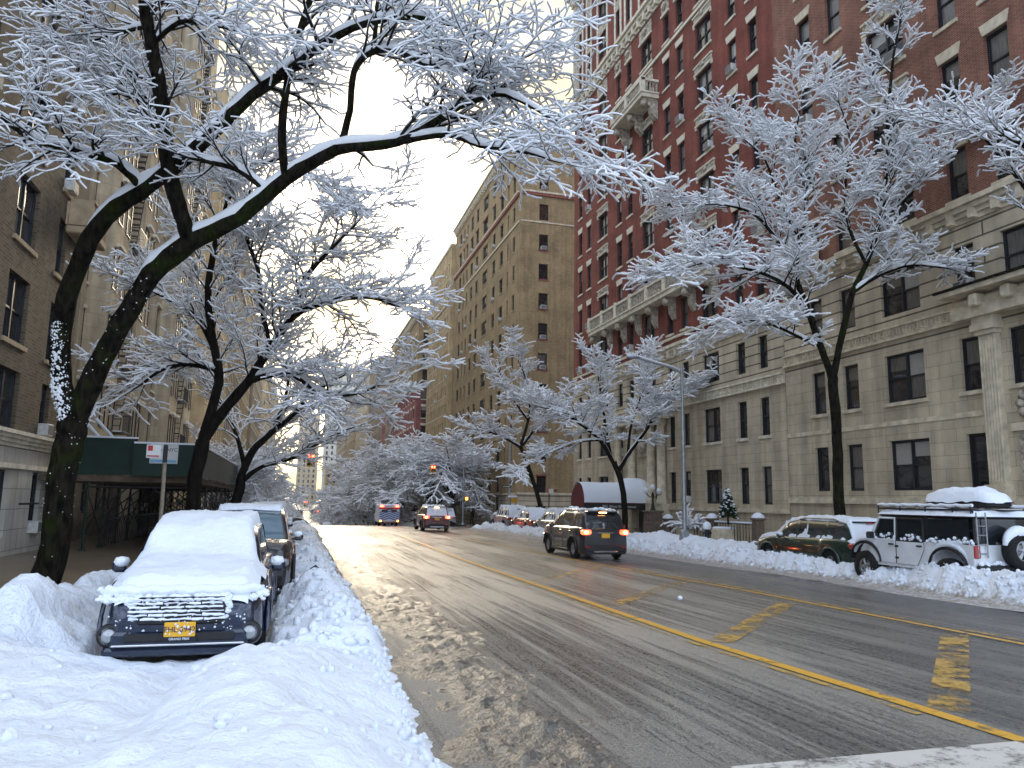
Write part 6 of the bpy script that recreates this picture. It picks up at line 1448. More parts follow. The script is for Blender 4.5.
# ambulance and far traffic
def ambulance(x, y):
    r = empty('ambulance', gl(x, y), 0, 'boxy ambulance with blue and white chevrons and flashing red lights', 'ambulance')
    M['amb_white'] = mat('ambulance_white', (.55, .56, .58), .4); M['amb_blue'] = mat('ambulance_blue', (.03, .10, .35), .4); M['amb_red'] = mat('ambulance_red', (.4, .03, .02), .4)
    q = MB(); q.bbox((0, -.8, 1.55), (2.2, 3.9, 2.1), .06); q.build('box_body', 'amb_white', r)
    q = MB(); q.bbox((0, 2.0, 1.05), (2.0, 2.0, 1.1), .15); q.bbox((0, 1.6, 1.8), (1.9, 1.2, .7), .15, 0, None, .85); q.build('cab', 'amb_white', r)
    q = MB(); f_ = lambda a, b, c: (a, -2.762-c, b)
    for k in range(5):
        for s in (-1, 1): z = .72+k*.26; q.poly_prism([(0, z+.28), (s*1.06, z-.14), (s*1.06, z-.02), (0, z+.41)], .004, f_)
    q.build('chevrons', 'amb_blue', r)
    q = MB(); q.box((-1.08, -2.766, 2.1), (1.08, -2.757, 2.3)); q.box((-1.08, -2.775, .55), (1.08, -2.757, .62)); q.build('stripe', 'amb_red', r)
    for s in (-1, 1):
        q = MB(); q.box((s*.5-.3, -2.775, 1.75), (s*.5+.3, -2.768, 2.05)); q.build('window', 'car_glass', r)
        q = MB(); q.bbox((s*.82, -2.78, 2.46), (.34, .08, .2), .02); q.build('beacon', 'red_siren', r)
        q = MB(); q.bbox((s*.92, -2.79, .68), (.18, .06, .16), .02); q.build('taillight', 'amber_lit', r)
        for yc in (1.9, -1.6):
            t = MB(); t.lathe([(0, -.13), (.34, -.13), (.4, -.08), (.4, .08), (.34, .13), (0, .13)], (0, 0, 0), 18, 0, 'x'); t.build('wheel', 'rubber', r, loc=(s*.9, yc, .4))
    q = MB(); q.bbox((0, -.8, 2.64), (2.1, 3.8, .12), .04); q.build('roof_snow', 'snow', r)
    return r
M['red_siren'] = mat('lit_red_beacon', (1, .05, .03), .3, .5, emit=(1, .04, .02), estr=14)
amb_ = ambulance(8.75, 74.5); amb_.scale = (.86, .86, .76)
for i, (x, y, m_, k_, lab) in enumerate([(2.2, 262, 'maroon_paint', 'suv', 'small red vehicle far off in the sunlit part of the road'), (6.6, 150, 'white_car', 'sedan', 'pale car far down the road before the ambulance')]):
    car('distant_car', gl(x, y), 0 if i != 1 else math.pi, lab, 'car', m_, kind=k_, snow=.06, seed=90+i, plate=False, lit=(i == 0))
q_r = empty('bus', gl(2.9, 300), 0, 'tiny bus where the far road climbs', 'bus')
q = MB(); q.bbox((0, 0, 1.7), (2.6, 11, 2.8), .1); q.build('body', 'amb_white', q_r)
q = MB(); q.box((-1.1, -5.53, 1.7), (1.1, -5.51, 2.7)); q.build('rear_window', 'car_glass', q_r)
q = MB(); q.box((-1.2, -5.53, .5), (1.2, -5.51, 1.2)); q.build('lower_panel', 'amb_red', q_r)
for s in (-1, 1):
    for yc in (-3.6, 3.4): q = MB(); q.lathe([(0, -.15), (.5, -.12), (.5, .12), (0, .15)], (0, 0, 0), 12, 0, 'x'); q.build('wheel', 'rubber', q_r, loc=(s*1.15, yc, .5))

# ---------------------------------------------------------------- street furniture
M['galv'] = mat('galvanised_steel', (.34, .36, .38), .45, .5, .7, noise_amt=.2, noise_scale=8); M['pole_brown'] = mat('weathered_post', (.24, .20, .15), .7, noise_amt=.3, noise_scale=12)
M['sign_white'] = mat('sign_white', (.62, .62, .60), .5); M['sign_brown'] = mat('sign_brown', (.10, .035, .02), .5); M['sign_red'] = mat('sign_red', (.45, .03, .03), .5); M['sign_blue'] = mat('sign_blue', (.18, .42, .62), .5)
M['signal_yellow'] = mat('signal_yellow', (.55, .30, .03), .5, noise_amt=.15); M['scaf_green'] = mat('scaffold_green', (.004, .022, .015), .55, .3, noise_amt=.2, noise_scale=2)
M['canopy_red'] = mat('canopy_red', (.12, .014, .02), .7, noise_amt=.2, noise_scale=20, bump=.004, bump_scale=150); M['canopy_blue'] = mat('canopy_blue', (.012, .018, .045), .7)
M['iron'] = mat('black_iron', (.010, .010, .012), .5, .4); M['globe'] = mat('lamp_globe', (.75, .74, .70), .3, .5); M['fir'] = mat('fir_needles', (.022, .040, .018), .8, noise_amt=.5, noise_scale=8)
M['coat'] = mat('dark_coat', (.012, .012, .014), .8); M['skin'] = mat('skin', (.42, .26, .18), .6); M['plywood'] = mat('plywood', (.10, .07, .045), .8, noise_amt=.4, noise_scale=4)
M['hyd'] = mat('hydrant_black', (.02, .025, .03), .5, .4); M['brown_stone'] = mat('brown_stone', (.16, .12, .09), .8, noise_amt=.3, noise_scale=5)
def face(px, py, Y): return at(px, py, Y)
# cobra head street lamp
p = (17.1, 31.6); top = at(682, 366, 31.6); z0 = gz(31.6)+.3
r = empty('street_lamp', (p[0], p[1], z0), 0, 'tall grey street lamp with a curved arm reaching over the right lane', 'street lamp')
q = MB(); q.tube([(0, 0, .5), (0, 0, top.z-z0)], [.105, .07], 12); q.build('pole', 'galv', r)
q = MB(); q.bbox((0, 0, .28), (.42, .42, .56), .06, top=.8); q.build('base', 'galv', r)
H = top.z-z0
q = MB(); q.tube([(0, 0, H-.35), (-.5, 0, H-.12), (-1.4, 0, H+.05), (-2.2, 0, H+.22)], [.06, .055, .05, .045], 8); q.build('arm', 'galv', r)
q = MB(); q.lathe([(.03, -.35), (.10, -.28), (.13, 0), (.11, .25), (.04, .36)], (0, 0, 0), 12, 0, 'x')
q.v = [(a-2.45, b, c*.6+H+.25) for a, b, c in q.v]; q.build('lamp_head', 'galv', r)
q = MB(); q.tube([(-.1, 0, H-.18), (-.5, 0, H-.05), (-1.4, 0, H+.12), (-2.1, 0, H+.29), (-2.75, 0, H+.33)], [.03, .045, .05, .055, .05], 8); q.build('snow', 'snow', r)
# hydrant with snow cap
r = empty('fire_hydrant', (18.0, 31.2, gz(31)+.3), 0, 'dark fire hydrant with a cap of snow beside the tall lamp', 'hydrant')
q = MB(); q.lathe([(.17, 0), (.17, .05), (.11, .07), (.11, .55), (.14, .57), (.14, .61), (.11, .70), (.05, .78), (.0, .80)], (0, 0, 0), 14); q.build('barrel', 'hyd', r)
q = MB(); q.lathe([(.0, -.20), (.06, -.20), (.06, .20), (.0, .20)], (0, 0, .44), 10, 0, 'x'); q.build('outlet', 'hyd', r)
q = MB(); q.lathe([(.15, .60), (.20, .68), (.17, .84), (.08, .94), (0, .95)], (0, 0, 0), 12); q.build('snow', 'snow', r)

# traffic signals
def signal_head(name, parent, loc, lit='red', faces=(1,)):
    q = MB(); x, y, z = loc
    q.bbox((x, y, z), (.36, .22, 1.05), .03); hd = q.build(name, 'signal_yellow', parent)
    for i, c in enumerate(('red', 'off', 'off')):
        zz = z+.33-i*.33; l = MB(); l.lathe([(0, -.02), (.11, -.015), (.12, .0)], (x, y-.115, zz), 12, 0, 'y')
        l.build('lens', 'red_siren' if (c == 'red' and lit == 'red') else 'iron', hd)
        v = MB(); n_ = 9; pts = [(x+.14*math.cos(a), y-.11, zz+.14*math.sin(a)) for a in [math.pi*k/n_ for k in range(n_+1)]]
        v.add(pts+[(a, b-.2, c_-.02) for a, b, c_ in pts], [(k, k+1, k+n_+2, k+n_+1) for k in range(n_)]); v.build('visor', 'signal_yellow', hd)
    s = MB(); s.bbox((x, y-.02, z+.57), (.34, .3, .10), .04); s.build('snow', 'snow', hd); return hd
def mast_signal(base, H, arm, zarm, label, ped=True):
    r = empty('traffic_signal', base, 0, label, 'traffic signal')
    q = MB(); q.tube([(0, 0, 0), (0, 0, H)], [.12, .09], 10); q.build('pole', 'galv', r)
    n_ = 8; pts = [(arm*k/n_, 0, zarm[0]+(zarm[1]-zarm[0])*math.sin(math.pi/2*k/n_)) for k in range(n_+1)]
    q = MB(); q.tube(pts, .05, 7); q.build('mast_arm', 'galv', r)
    q = MB(); q.tube([(a, b, c+.07) for a, b, c in pts], .055, 7); q.build('arm_snow', 'snow', r)
    signal_head('signal_head', r, (arm, 0, zarm[1]-.62)); signal_head('signal_head', r, (arm*.93, .15, zarm[1]-.62))
    if ped:
        q = MB(); q.bbox((.32, -.1, 2.75), (.46, .25, .42), .03); pd = q.build('walk_signal', 'signal_yellow', r)
        q = MB(); q.bbox((.32, -.24, 2.75), (.22, .02, .26), .02); q.build('hand_symbol', 'amber_lit', pd)
    q = MB(); q.lathe([(.22, 0), (.2, .12), (.13, .3), (.1, .32)], (0, 0, 0), 10); q.build('base', 'galv', r)
    return r
zb_ = gz(79); a_ = at(432, 470, 79)
b_ = at(463, 505, 79)
mast_signal((b_.x, 79, zb_+.1), 6.1, a_.x-b_.x, (3.6, a_.z-zb_-.1+.6), 'traffic signal showing red on an arm beyond the crossing, right side')
a_ = at(313, 456, 64); b_ = at(256, 480, 64)
mast_signal((b_.x, 64, gz(64)+.1), 6.0, a_.x-b_.x, (4.2, a_.z-gz(64)+.2), 'traffic signal showing red on a long snowy arm from the left corner', ped=True)
for (px, py, Y, lab) in ((307, 505, 150, 'small traffic signal far down the road on the left'), (318, 510, 205, 'tiny traffic signal far down the road, the last one seen')):
    a_ = at(px, py, Y); r = mast_signal((-2.9, Y, gz(Y)+.1), 6, a_.x+2.9, (4.2, 5.6), lab, ped=False)

# corner pole with signs
b_ = at(509, 520, 59.5); r = empty('sign_pole', (b_.x, 59.5, gz(59.5)+.1), 0, 'silver corner pole carrying street signs and a yellow walk signal', 'sign pole')
gx = lambda px, py: at(px, py, 59.5)-Vector((b_.x, 59.5, gz(59.5)+.1))
q = MB(); q.tube([(0, 0, 0), (0, 0, gx(506, 438).z)], [.10, .07], 10); q.build('pole', 'galv', r)
def plate(name, c, w, h, m, parent, yoff=-.14, t=.02):
    q = MB(); q.bbox((c.x, c.y+yoff, c.z), (w, t, h), .006); return q.build(name, m, parent)
s1 = plate('sign_board', gx(507, 474), .82, .52, 'sign_white', r)
text('sign_lettering', 'NO TURN\nON RED', .17, 'ink', s1, tuple(gx(507, 474)+Vector((0, -.155, .0))), (math.pi/2, 0, 0), .003)
s2 = plate('street_name_sign', gx(512.5, 482.5), .62, .20, 'sign_brown', r); text('sign_lettering', 'W 104', .14, 'sign_white', s2, tuple(gx(512.5, 482.5)+Vector((0, -.155, .0))), (math.pi/2, 0, 0), .003)
s3 = plate('one_way_sign', gx(506, 486.5), .68, .18, 'iron', r)
q = MB(); c = gx(506, 486.5); q.poly_prism([(c.x-.28, c.z-.03), (c.x+.14, c.z-.03), (c.x+.14, c.z-.08), (c.x+.30, c.z), (c.x+.14, c.z+.08), (c.x+.14, c.z+.03), (c.x-.28, c.z+.03)], .004, lambda a, b, d: (a, c.y-.152-d, b)); q.build('arrow', 'sign_white', s3)
q = MB(); c = gx(513.5, 500); q.bbox((c.x, c.y-.1, c.z), (.52, .3, .42), .03); w_ = q.build('walk_signal', 'signal_yellow', r); q = MB(); q.bbox((c.x-.1, c.y-.1, c.z+.27), (.75, .4, .16), .06); q.build('snow', 'snow', w_)
c = at(509.5, 510, 61); r = empty('fire_alarm_box', (c.x, 61, gz(61)+.15), 0, 'red alarm box on its post just behind the silver corner pole', 'alarm box')
q = MB(); q.lathe([(.16, 0), (.08, .15), (.07, .9)], (0, 0, 0), 10); q.build('pedestal', 'sign_red', r); q = MB(); q.bbox((0, 0, 1.15), (.34, .28, .5), .06, top=.85); q.build('box', 'sign_red', r); q = MB(); q.bbox((0, 0, 1.45), (.34, .3, .12), .05); q.build('snow', 'snow', r)
# parking sign
c = at(549, 500, 50.5); r = empty('parking_sign', (c.x, 50.5, gz(50.5)+.1), 0, 'thin post with a red and white parking plate before the brown building', 'sign')
zt_ = at(549, 489, 50.5).z-gz(50.5)-.1
q = MB(); q.tube([(0, 0, 0), (0, 0, zt_)], .035, 6); q.build('post', 'iron', r)
q = MB(); q.bbox((.12, -.05, zt_-.14), (.34, .02, .30), .006); b_ = q.build('plate', 'sign_white', r); q = MB(); q.bbox((-.09, -.05, zt_-.12), (.10, .022, .34), .006); q.build('red_strip', 'sign_red', b_); q = MB(); q.bbox((.46, -.02, zt_-.10), (.22, .02, .14), .006); q.build('small_plate', 'sign_brown', r)
# left parking sign post
c = at(163, 500, 18.8); z0 = gz(18.8)+.1; r = empty('parking_sign', (c.x, 18.8, z0), 0, 'pale leaning post with a dark sign bracket, before the green scaffold shed', 'sign')
t_ = at(166, 446, 18.8)-Vector((c.x, 18.8, z0)); m_ = at(162, 505, 18.8)-Vector((c.x, 18.8, z0))
q = MB(); q.tube([(m_.x-.02, 0, -.1), (m_.x, 0, m_.z), (t_.x, 0, t_.z-.25)], .045, 7); q.build('post', 'pole_brown', r)
q = MB(); q.bbox((t_.x, 0, t_.z-.18), (.09, .09, .42), .02); q.build('bracket', 'iron', r)
q = MB(); q.bbox((t_.x-.24, -.03, t_.z-.13), (.30, .02, .30), .006); b_ = q.build('plate', 'sign_white', r)
q = MB(); q.box((t_.x-.36, -.045, t_.z-.12), (t_.x-.26, -.041, t_.z-.00)); q.build('red_square', 'sign_red', b_); q = MB(); q.box((t_.x-.37, -.045, t_.z-.25), (t_.x-.12, -.041, t_.z-.22)); q.build('red_bar', 'sign_red', b_)

# green sidewalk shed
SY = 29.0
def shed():
    z0 = gz(SY)+.15; xa, xb = at(74, 440, SY).x, at(202, 446, SY).x; xm = at(137, 442, SY).x
    r = empty('sidewalk_shed', ((xa+xb)/2, SY, z0), 0, 'dark green scaffold shed roofed with plywood over the left pavement', 'scaffold shed'); b = r.location
    o = lambda v: (v[0]-b[0], v[1]-b[1], v[2]-b[2])
    za, zb_ = at(110, 438, SY).z, at(110, 475, SY).z; zc, zd = at(170, 445, SY).z, at(170, 477, SY).z
    Y1 = 58.0
    q = MB(); q.box((xa, SY, zb_), (xm+.02, SY+.05, za)); 
    for k in range(3): x_ = xa+(xm-xa)*k/2; q.box((x_-.003, SY-.004, zb_), (x_+.003, SY, za))
    q.build('end_panel', 'scaf_green', r, b)
    q = MB(); q.box((xm-.02, SY-.32, zd), (xb, SY-.27, zc)); q.box((xm-.02, SY-.28, zd), (xm+.03, SY+.0, zc)); q.build('end_panel', 'scaf_green', r, b)
    n_ = 8
    for k in range(n_):
        y0 = SY-.27+(Y1-SY)*k/n_; y1 = SY-.27+(Y1-SY)*(k+1)/n_-.02; dz = gz(y0)-gz(SY)
        q = MB(); q.box((xb-.05, y0, zd+dz), (xb, y1, zc+dz)); q.build('side_panel', 'scaf_green', r, b)
    q = MB()
    for k in range(12): y0 = SY+(Y1-SY)*k/12; q.box((LX+.05, y0, zb_-.22+gz(y0)-gz(SY)), (xb-.1, y0+(Y1-SY)/12-.02, zb_-.02+gz(y0)-gz(SY)))
    q.build('deck', 'plywood', r, b)
    q = MB(); q.box((xa, SY-.02, za), (xm+.02, SY+.14, za+.06)); q.box((xm-.02, SY-.36, zc), (xb+.02, SY-.2, zc+.06)); q.box((xb-.08, SY-.2, zc), (xb+.03, Y1, zc+.05)); q.build('snow', 'snow', r, b)
    # posts, ledgers, braces
    yy = [SY+.1+2.4*k for k in range(13)]
    for y in yy:
        for x_ in (xa+.55, xb-.25):
            q = MB(); zz = gz(y)+.15; q.tube([(x_, y, zz), (x_, y, zb_+gz(y)-gz(SY)-.22)], .045, 7); q.tube([(x_-.12, y, zz+.01), (x_+.12, y, zz+.01)], .06, 5); q.build('post', 'scaf_green' if x_ < xb-1 else 'iron', r, b)
    q = MB()
    for y in yy: q.tube([(xa+.55, y, zb_-.4), (xb-.25, y, zb_-.4)], .035, 5); q.tube([(xa+.55, y, gz(y)+1.2), (xa+1.8, y, zb_-.4)], .025, 5); q.tube([(xb-.25, y, gz(y)+1.2), (xb-1.5, y, zb_-.4)], .025, 5)
    for y, y2 in zip(yy, yy[1:]):
        for x_ in (xa+.55, xb-.25): q.tube([(x_, y, gz(y)+.6), (x_, y2, gz(y)+2.1)], .025, 5); q.tube([(x_, y, gz(y)+2.1), (x_, y2, gz(y)+.6)], .025, 5)
    q.build('brace', 'iron', r, b)
    # notice with faded heading
    p = at(152, 454, SY-.36); w_ = at(166, 454, SY-.36).x-at(137.5, 454, SY-.36).x
    q = MB(); q.bbox((at(164, 454, SY-.36).x, SY-.345, at(164, 454, SY-.36).z), (w_*1.0, .02, .66), .01); sg = q.build('notice', 'sign_white', r, b)
    cx = at(164, 454, SY-.36).x-b[0]; cz_ = at(164, 454, SY-.36).z-b[2]; yy_ = SY-.36-b[1]
    text('notice_lettering', 'Keep   NYC', .17, 'ink', sg, (cx, yy_, cz_+.14), (math.pi/2, 0, 0)); text('notice_lettering', 'Safe', .13, 'ink', sg, (cx-.25, yy_, cz_-.02), (math.pi/2, 0, 0))
    q = MB(); q.box((cx-w_*.46, yy_-.004, cz_-.29), (cx+w_*.46, yy_+.004, cz_-.20)); q.build('blue_bar', 'sign_blue', sg)
    # dark ground floor hoarding under the shed
    q = MB(); q.tube([(xa-.3, SY+.02, za+.1), (xa+.7, SY-.01, za+.9-.35)], .04, 6)
    rr = MB()
    for k in (0, .55): rr.tube([(xa+.6+k*.8, SY+1.0, za+.02), (xa-.1+k*.8, SY+1.2, za+.75)], .06, 6)
    rr.build('leaning_poles', 'snow', r, b)
    return r
shed()
# railings & lit shop in the distance on the left
r = empty('railing', (-6.6, 45, gz(45)+.15), 0, 'black iron railing along the left pavement beyond the scaffold shed', 'railing')
q = MB()
for k in range(90): y = -13+k*.30; q.box((-.01, y, 0), (.02, y+.03, 1.1))
q.box((-.02, -13, 1.0), (.03, 14, 1.05)); q.build('bars', 'iron', r)

# red entrance canopy
def canopy():
    Yc = 45.9; x0, x1 = 17.35, 21.9; hw = 1.15; zg = gz(46)+.15; z0 = 2.45; R_ = .95
    e0 = at(570, 503, Yc); z0 = at(577, 503, Yc-hw).z-zg; R_ = at(570, 484, Yc).z-zg-z0
    r = empty('entrance_canopy', (x0, Yc, zg), 0, 'red barrel canopy loaded with snow at the door of the red brick building', 'awning')
    n_ = 14; arc = [(hw*math.cos(math.pi*k/n_), z0+R_*math.sin(math.pi*k/n_)) for k in range(n_+1)]
    q = MB(); q.poly_prism([(a, b) for a, b in arc], .04, lambda a, b, c: (c, a, b)); q.build('end_panel', 'canopy_red', r)
    q = MB(); L = x1-x0; vs = [(0.03, a, b) for a, b in arc]+[(L, a, b) for a, b in arc]; q.add(vs, [(k, k+1, k+n_+2, k+n_+1) for k in range(n_)], 0, True); q.build('cover', 'canopy_red', r)
    for s in (-1, 1):
        q = MB(); q.box((.02, s*hw-.015, z0-.36), (L, s*hw+.015, z0+.0)); v_ = q.build('valance', 'canopy_red' if s > 0 else 'iron', r)
        if s < 0: text('canopy_lettering', '905 West End Avenue', .25, 'sign_white', v_, (L*.52, s*hw-.025, z0-.19), (math.pi/2, 0, 0), .003)
    q = MB(); q.box((0.0, -hw, z0-.36), (.03, hw, z0)); q.build('front_valance', 'canopy_red', r)
    for s in (-1, 1):
        for x_ in (.06, 2.2): q = MB(); q.tube([(x_, s*(hw-.05), 0), (x_, s*(hw-.05), z0)], .03, 6); q.build('post', 'iron', r)
    q = MB(); vs = []; nl = 22
    for i in range(nl+1):
        x_ = .03+(L+.0)*i/nl
        for k in range(n_+1):
            a = math.pi*k/n_; t = .10*(math.sin(a)**.6)*(1+.25*fbm(x_*1.5, a*1.5, 4)); up = .0
            up = .32*sstep(2.6, 3.4, x_)*sstep(5.2, 4.2, x_)*math.sin(a)**.8
            vs.append((x_+.0, (hw+t*.4)*math.cos(a), z0+.05+(R_+t)*math.sin(a)+up))
    q.add(vs, [(i*(n_+1)+k, i*(n_+1)+k+1, (i+1)*(n_+1)+k+1, (i+1)*(n_+1)+k) for i in range(nl) for k in range(n_)], 0, True); q.add(vs[:n_+1], [tuple(range(n_+1))]) if 0 else None
    q.build('snow_cover', 'snow', r)
    q = MB(); q.lathe([(hw*1.05, 0), (hw*.98, .5), (hw*.7, 1.0), (0, 1.35)], (L+.2, 0, z0), 18); q.build('dome', 'canopy_red', r)
canopy()
# globe lamps on stone pedestals at the door
for i, (px, Yy, lab) in enumerate([(653, 42.6, 'cluster of snow capped globe lamps on the near stone pedestal by the red canopy')]):
    c = at(px, 520, Yy); zg = gz(Yy)+.15
    r = empty('globe_lamp', (c.x, Yy, zg), 0, lab, 'lamp')
    q = MB(); q.bbox((0, 0, .6), (.85, .85, 1.5), .04); q.bbox((0, 0, 1.4), (1.0, 1.0, .14), .03); q.bbox((-.25, -.55, .35), (1.1, .5, .9), .04); q.build('pedestal', 'brown_stone', r)
    zt_ = at(px, 492, Yy).z-zg
    q = MB(); q.lathe([(.2, 1.47), (.12, 1.6), (.07, 1.9), (.06, zt_-.3), (.1, zt_-.2), (.04, zt_)], (0, 0, 0), 10); q.tube([(-.42, 0, zt_-.1), (-.2, 0, zt_-.3), (.2, 0, zt_-.3), (.42, 0, zt_-.1)], .03, 6); q.build('stem', 'iron', r)
    for (x_, z_) in ((-.42, zt_), (0, zt_+.22), (.42, zt_)):
        q = MB(); q.lathe([(.03, -.15), (.14, -.08), (.16, .03), (.10, .14), (0, .17)], (x_, 0, z_), 12); g_ = q.build('globe', 'globe', r)
        q = MB(); q.lathe([(.165, .02), (.17, .10), (.10, .22), (0, .26)], (x_, 0, z_), 10); q.build('snow', 'snow', g_)
# planting court of the red brick building
def pillar(px, Y, lab):
    c = at(px, 520, Y); zg = gz(Y)+.15; zt_ = at(px, 520, Y).z-zg
    r = empty('stone_pillar', (c.x, Y, zg), 0, lab, 'pillar'); q = MB(); q.bbox((0, 0, zt_/2-.15), (.42, .42, zt_+.3), .03); q.build('shaft', 'brown_stone', r); q = MB(); q.bbox((0, 0, zt_+.04), (.52, .52, .1), .02); q.build('cap', 'brown_stone', r)
    q = MB(); q.lathe([(.30, zt_+.09), (.27, zt_+.2), (.12, zt_+.32), (0, zt_+.34)], (0, 0, 0), 10); q.build('snow', 'snow', r); return c, zt_+zg
c1_, z1_ = pillar(712, 34.6, 'brown stone pillar just left of the little fir tree'); c2_, z2_ = pillar(758, 31.2, 'brown stone pillar right of the little fir tree')
c3_, z3_ = pillar(668, 40.4, 'brown stone pillar left of the tall street lamp')
r = empty('garden_fence', tuple((c1_+c2_)/2), 0, 'low iron fence with snowy rail between the stone pillars', 'fence'); r.location.z = gz(33)+.15
for a, b, za, zb_ in ((c1_, c2_, z1_, z2_), (c3_, c1_, z3_, z1_)):
    q = MB(); n_ = 16; z_ = min(za, zb_)-.12
    for k in range(1, n_): p_ = a.lerp(b, k/n_); q.box((p_.x-.012, p_.y-.012, gz(33)-.1), (p_.x+.012, p_.y+.012, z_))
    q.tube([(a.x, a.y, z_), (b.x, b.y, z_)], .03, 5); q.build('panel', 'iron', r, r.location)
    q = MB(); q.tube([(a.x, a.y, z_+.06), (b.x, b.y, z_+.06)], .05, 6); q.build('snow', 'snow', r, r.location)
for px, Y, lab in ((724, 33.4, 'stone planter box under the little fir tree'), (688, 37.2, 'stone planter box holding the snowy bush')):
    c = at(px, 522, Y); q = MB(); r = empty('planter', (c.x, Y, gz(Y)+.15), 0, lab, 'planter'); q.bbox((0, 0, .35), (1.1, .6, .7), .03); q.build('box', 'trim_stone', r); q = MB(); q.bbox((0, 0, .74), (1.05, .55, .14), .06); q.build('snow', 'snow', r)
def conifer(px, Y, pyt, pyb, R_, lab, name='fir_tree'):
    b = at(px, pyb, Y); t = at(px, pyt, Y); H_ = t.z-b.z; rgc = random.Random(px)
    r = empty(name, tuple(b), 0, lab, 'small tree'); q = MB(); q.tube([(0, 0, -.3), (0, 0, H_)], [.05, .012], 6); q.build('trunk', 'bark', r)
    g = MB(); s = MB()
    for k in range(34):
        t_ = (k+.5)/34; z = H_*(.08+.9*t_); L = R_*(1-t_)**.8+.06; n_ = 7
        for j in range(n_):
            a = j*2*math.pi/n_+rgc.random()*2; l = L*rgc.uniform(.6, 1.1); d = Vector((math.cos(a), math.sin(a), -.28)); sd = Vector((-math.sin(a), math.cos(a), 0))*.07
            p0 = Vector((0, 0, z)); p1 = p0+d*l
            g.add([p0-sd*.3, p0.lerp(p1, .6)-sd, p1, p0.lerp(p1, .6)+sd], [(0, 1, 2, 3)]); g.add([p0, p0.lerp(p1, .5)+Vector((0, 0, .05)), p1, p0.lerp(p1, .5)-Vector((0, 0, .07))], [(0, 1, 2, 3)])
            if rgc.random() < .5: pm = p0.lerp(p1, rgc.uniform(.55, .9)); rr = rgc.uniform(.04, .085); s.lathe([(0, -rr*.4), (rr, -.1*rr), (rr*.7, rr*.5), (0, rr*.7)], tuple(pm), 7)
    g.build('foliage', 'fir', r); s.build('snow', 'snow', r)
conifer(728, 33.2, 488, 518, .55, 'little fir tree flecked with snow in its planter before the stone wall')
# snow bent bush
b_ = at(690, 530, 36.8); r = empty('bush', tuple(b_), 0, 'bush bent under snow beside the tall street lamp', 'bush'); S_ = Segs(); rgb = random.Random(6)
for k in range(26):
    d_ = Vector((rgb.uniform(-1, 1), rgb.uniform(-1, 1), rgb.uniform(.6, 1.6))); grow(S_, Vector((0, 0, .0)), d_, rgb.uniform(.7, 1.7), .02, 2, rgb, dict(PDEF, step=(.3, .2, .16, .1), up=(0, 0, -.12, -.15), len=(2, 1, .7, .4)))
A_, B__ = np.array(S_.a), np.array(S_.b); ra_, rb_ = np.array(S_.ra), np.array(S_.rb)
link_mesh('stems', seg_mesh('stems', A_, B__, ra_, rb_, 4, 'twig'), r); o_ = np.zeros_like(A_); o_[:, 2] = .05; link_mesh('snow', seg_mesh('snow', A_+o_, B__+o_, ra_*0+.055, ra_*0+.04, 5, 'twig_snow'), r)
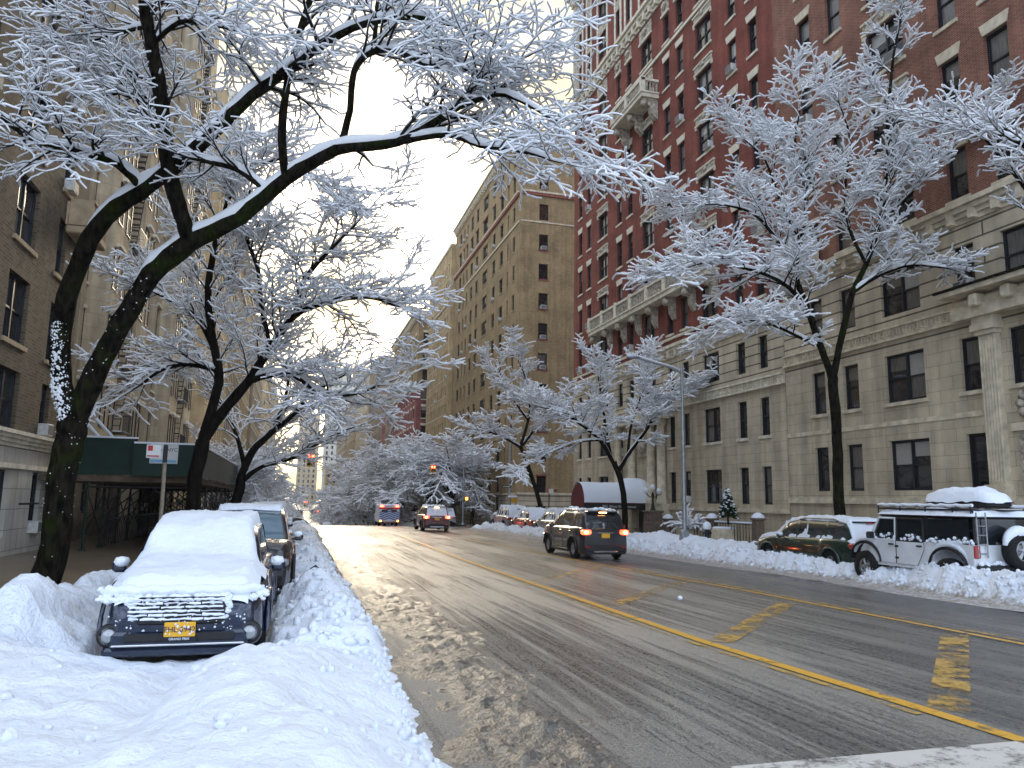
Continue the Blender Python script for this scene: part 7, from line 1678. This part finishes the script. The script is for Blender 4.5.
# blue canopy past the crossing and a passer-by
Yc = 95; r = empty('entrance_canopy', (17.3, Yc, gz(Yc)+.15), 0, 'dark blue flat canopy with snow past the crossing', 'awning')
q = MB(); q.box((0, -1.6, 2.5), (4.6, 1.6, 3.3)); q.build('cover', 'canopy_blue', r); q = MB(); q.poly_prism([(-1.7, 3.303), (1.7, 3.303), (.7, 4.0), (-.7, 4.0)], 4.6, lambda a, b, c: (c, a, b)); q.build('snow_cover', 'snow', r)
for s in (-1, 1): q = MB(); q.tube([(.1, s*1.5, 0), (.1, s*1.5, 2.5)], .05, 6); q.build('post', 'galv', r)
def person(loc, label, rz=0, coat='coat', H=1.74):
    r = empty('person', loc, rz, label, 'person')
    me = bpy.data.meshes.new('body'); s = H/1.74
    V = [(0, 0, .95), (0, .01, 1.15), (0, 0, 1.40), (0, .0, 1.50), (0, .02, 1.60), (0, .02, 1.70), (-.19, 0, 1.42), (-.25, .02, 1.15), (-.22, .12, .92), (.19, 0, 1.42), (.25, -.02, 1.15), (.23, .08, .92), (-.09, 0, .90), (-.10, .12, .50), (-.10, .05, .08), (-.10, .20, .04), (.09, 0, .90), (.10, -.08, .50), (.10, -.22, .10), (.10, -.10, .04)]
    V = [(a*s, b*s, c*s) for a, b, c in V]
    Ed = [(0, 1), (1, 2), (2, 3), (3, 4), (4, 5), (2, 6), (6, 7), (7, 8), (2, 9), (9, 10), (10, 11), (0, 12), (12, 13), (13, 14), (14, 15), (0, 16), (16, 17), (17, 18), (18, 19)]
    me.from_pydata(V, Ed, []); o = link_mesh('body', me, r)
    md = o.modifiers.new('skin', 'SKIN'); rad = [.16, .17, .17, .06, .10, .085, .075, .055, .04, .075, .055, .04, .10, .07, .05, .04, .10, .07, .05, .04]
    for i, v in enumerate(me.skin_vertices[0].data): v.radius = (rad[i], rad[i]*(.75 if i < 3 else 1)); v.use_root = (i == 0)
    sb = o.modifiers.new('sub', 'SUBSURF'); sb.levels = 2; sb.render_levels = 2; me.materials.append(M[coat])
    q = MB(); q.lathe([(0, .13), (.09, .09), (.10, .02), (.09, -.03)], (0, 0, 1.66*s), 10); q.build('hat', coat, r)
    q = MB(); q.lathe([(0, -.10), (.06, -.07), (.075, 0), (.06, .05)], (0, .045*s, 1.62*s), 10); q.build('face', 'skin', r)
person((at(472, 515, 92).x, 92, gz(92)+.15), 'person in a dark coat walking under the dark blue canopy', .4)

# ---------------------------------------------------------------- winter haze
hz_m = bpy.data.materials.new('haze'); hz_m.use_nodes = True; t = hz_m.node_tree; t.nodes.clear()
ho = N(t, 'ShaderNodeOutputMaterial'); pv = N(t, 'ShaderNodeVolumePrincipled'); pv.inputs['Color'].default_value = (.95, .95, .95, 1); pv.inputs['Density'].default_value = .0003; pv.inputs['Anisotropy'].default_value = .3
t.links.new(pv.outputs[0], ho.inputs['Volume']); M['haze'] = hz_m
q = MB(); q.box((-520, -70, -12), (520, 920, 100)); hz_o = q.build('haze', 'haze'); tag(hz_o, kind='stuff')
SC.cycles.volume_bounces = 0
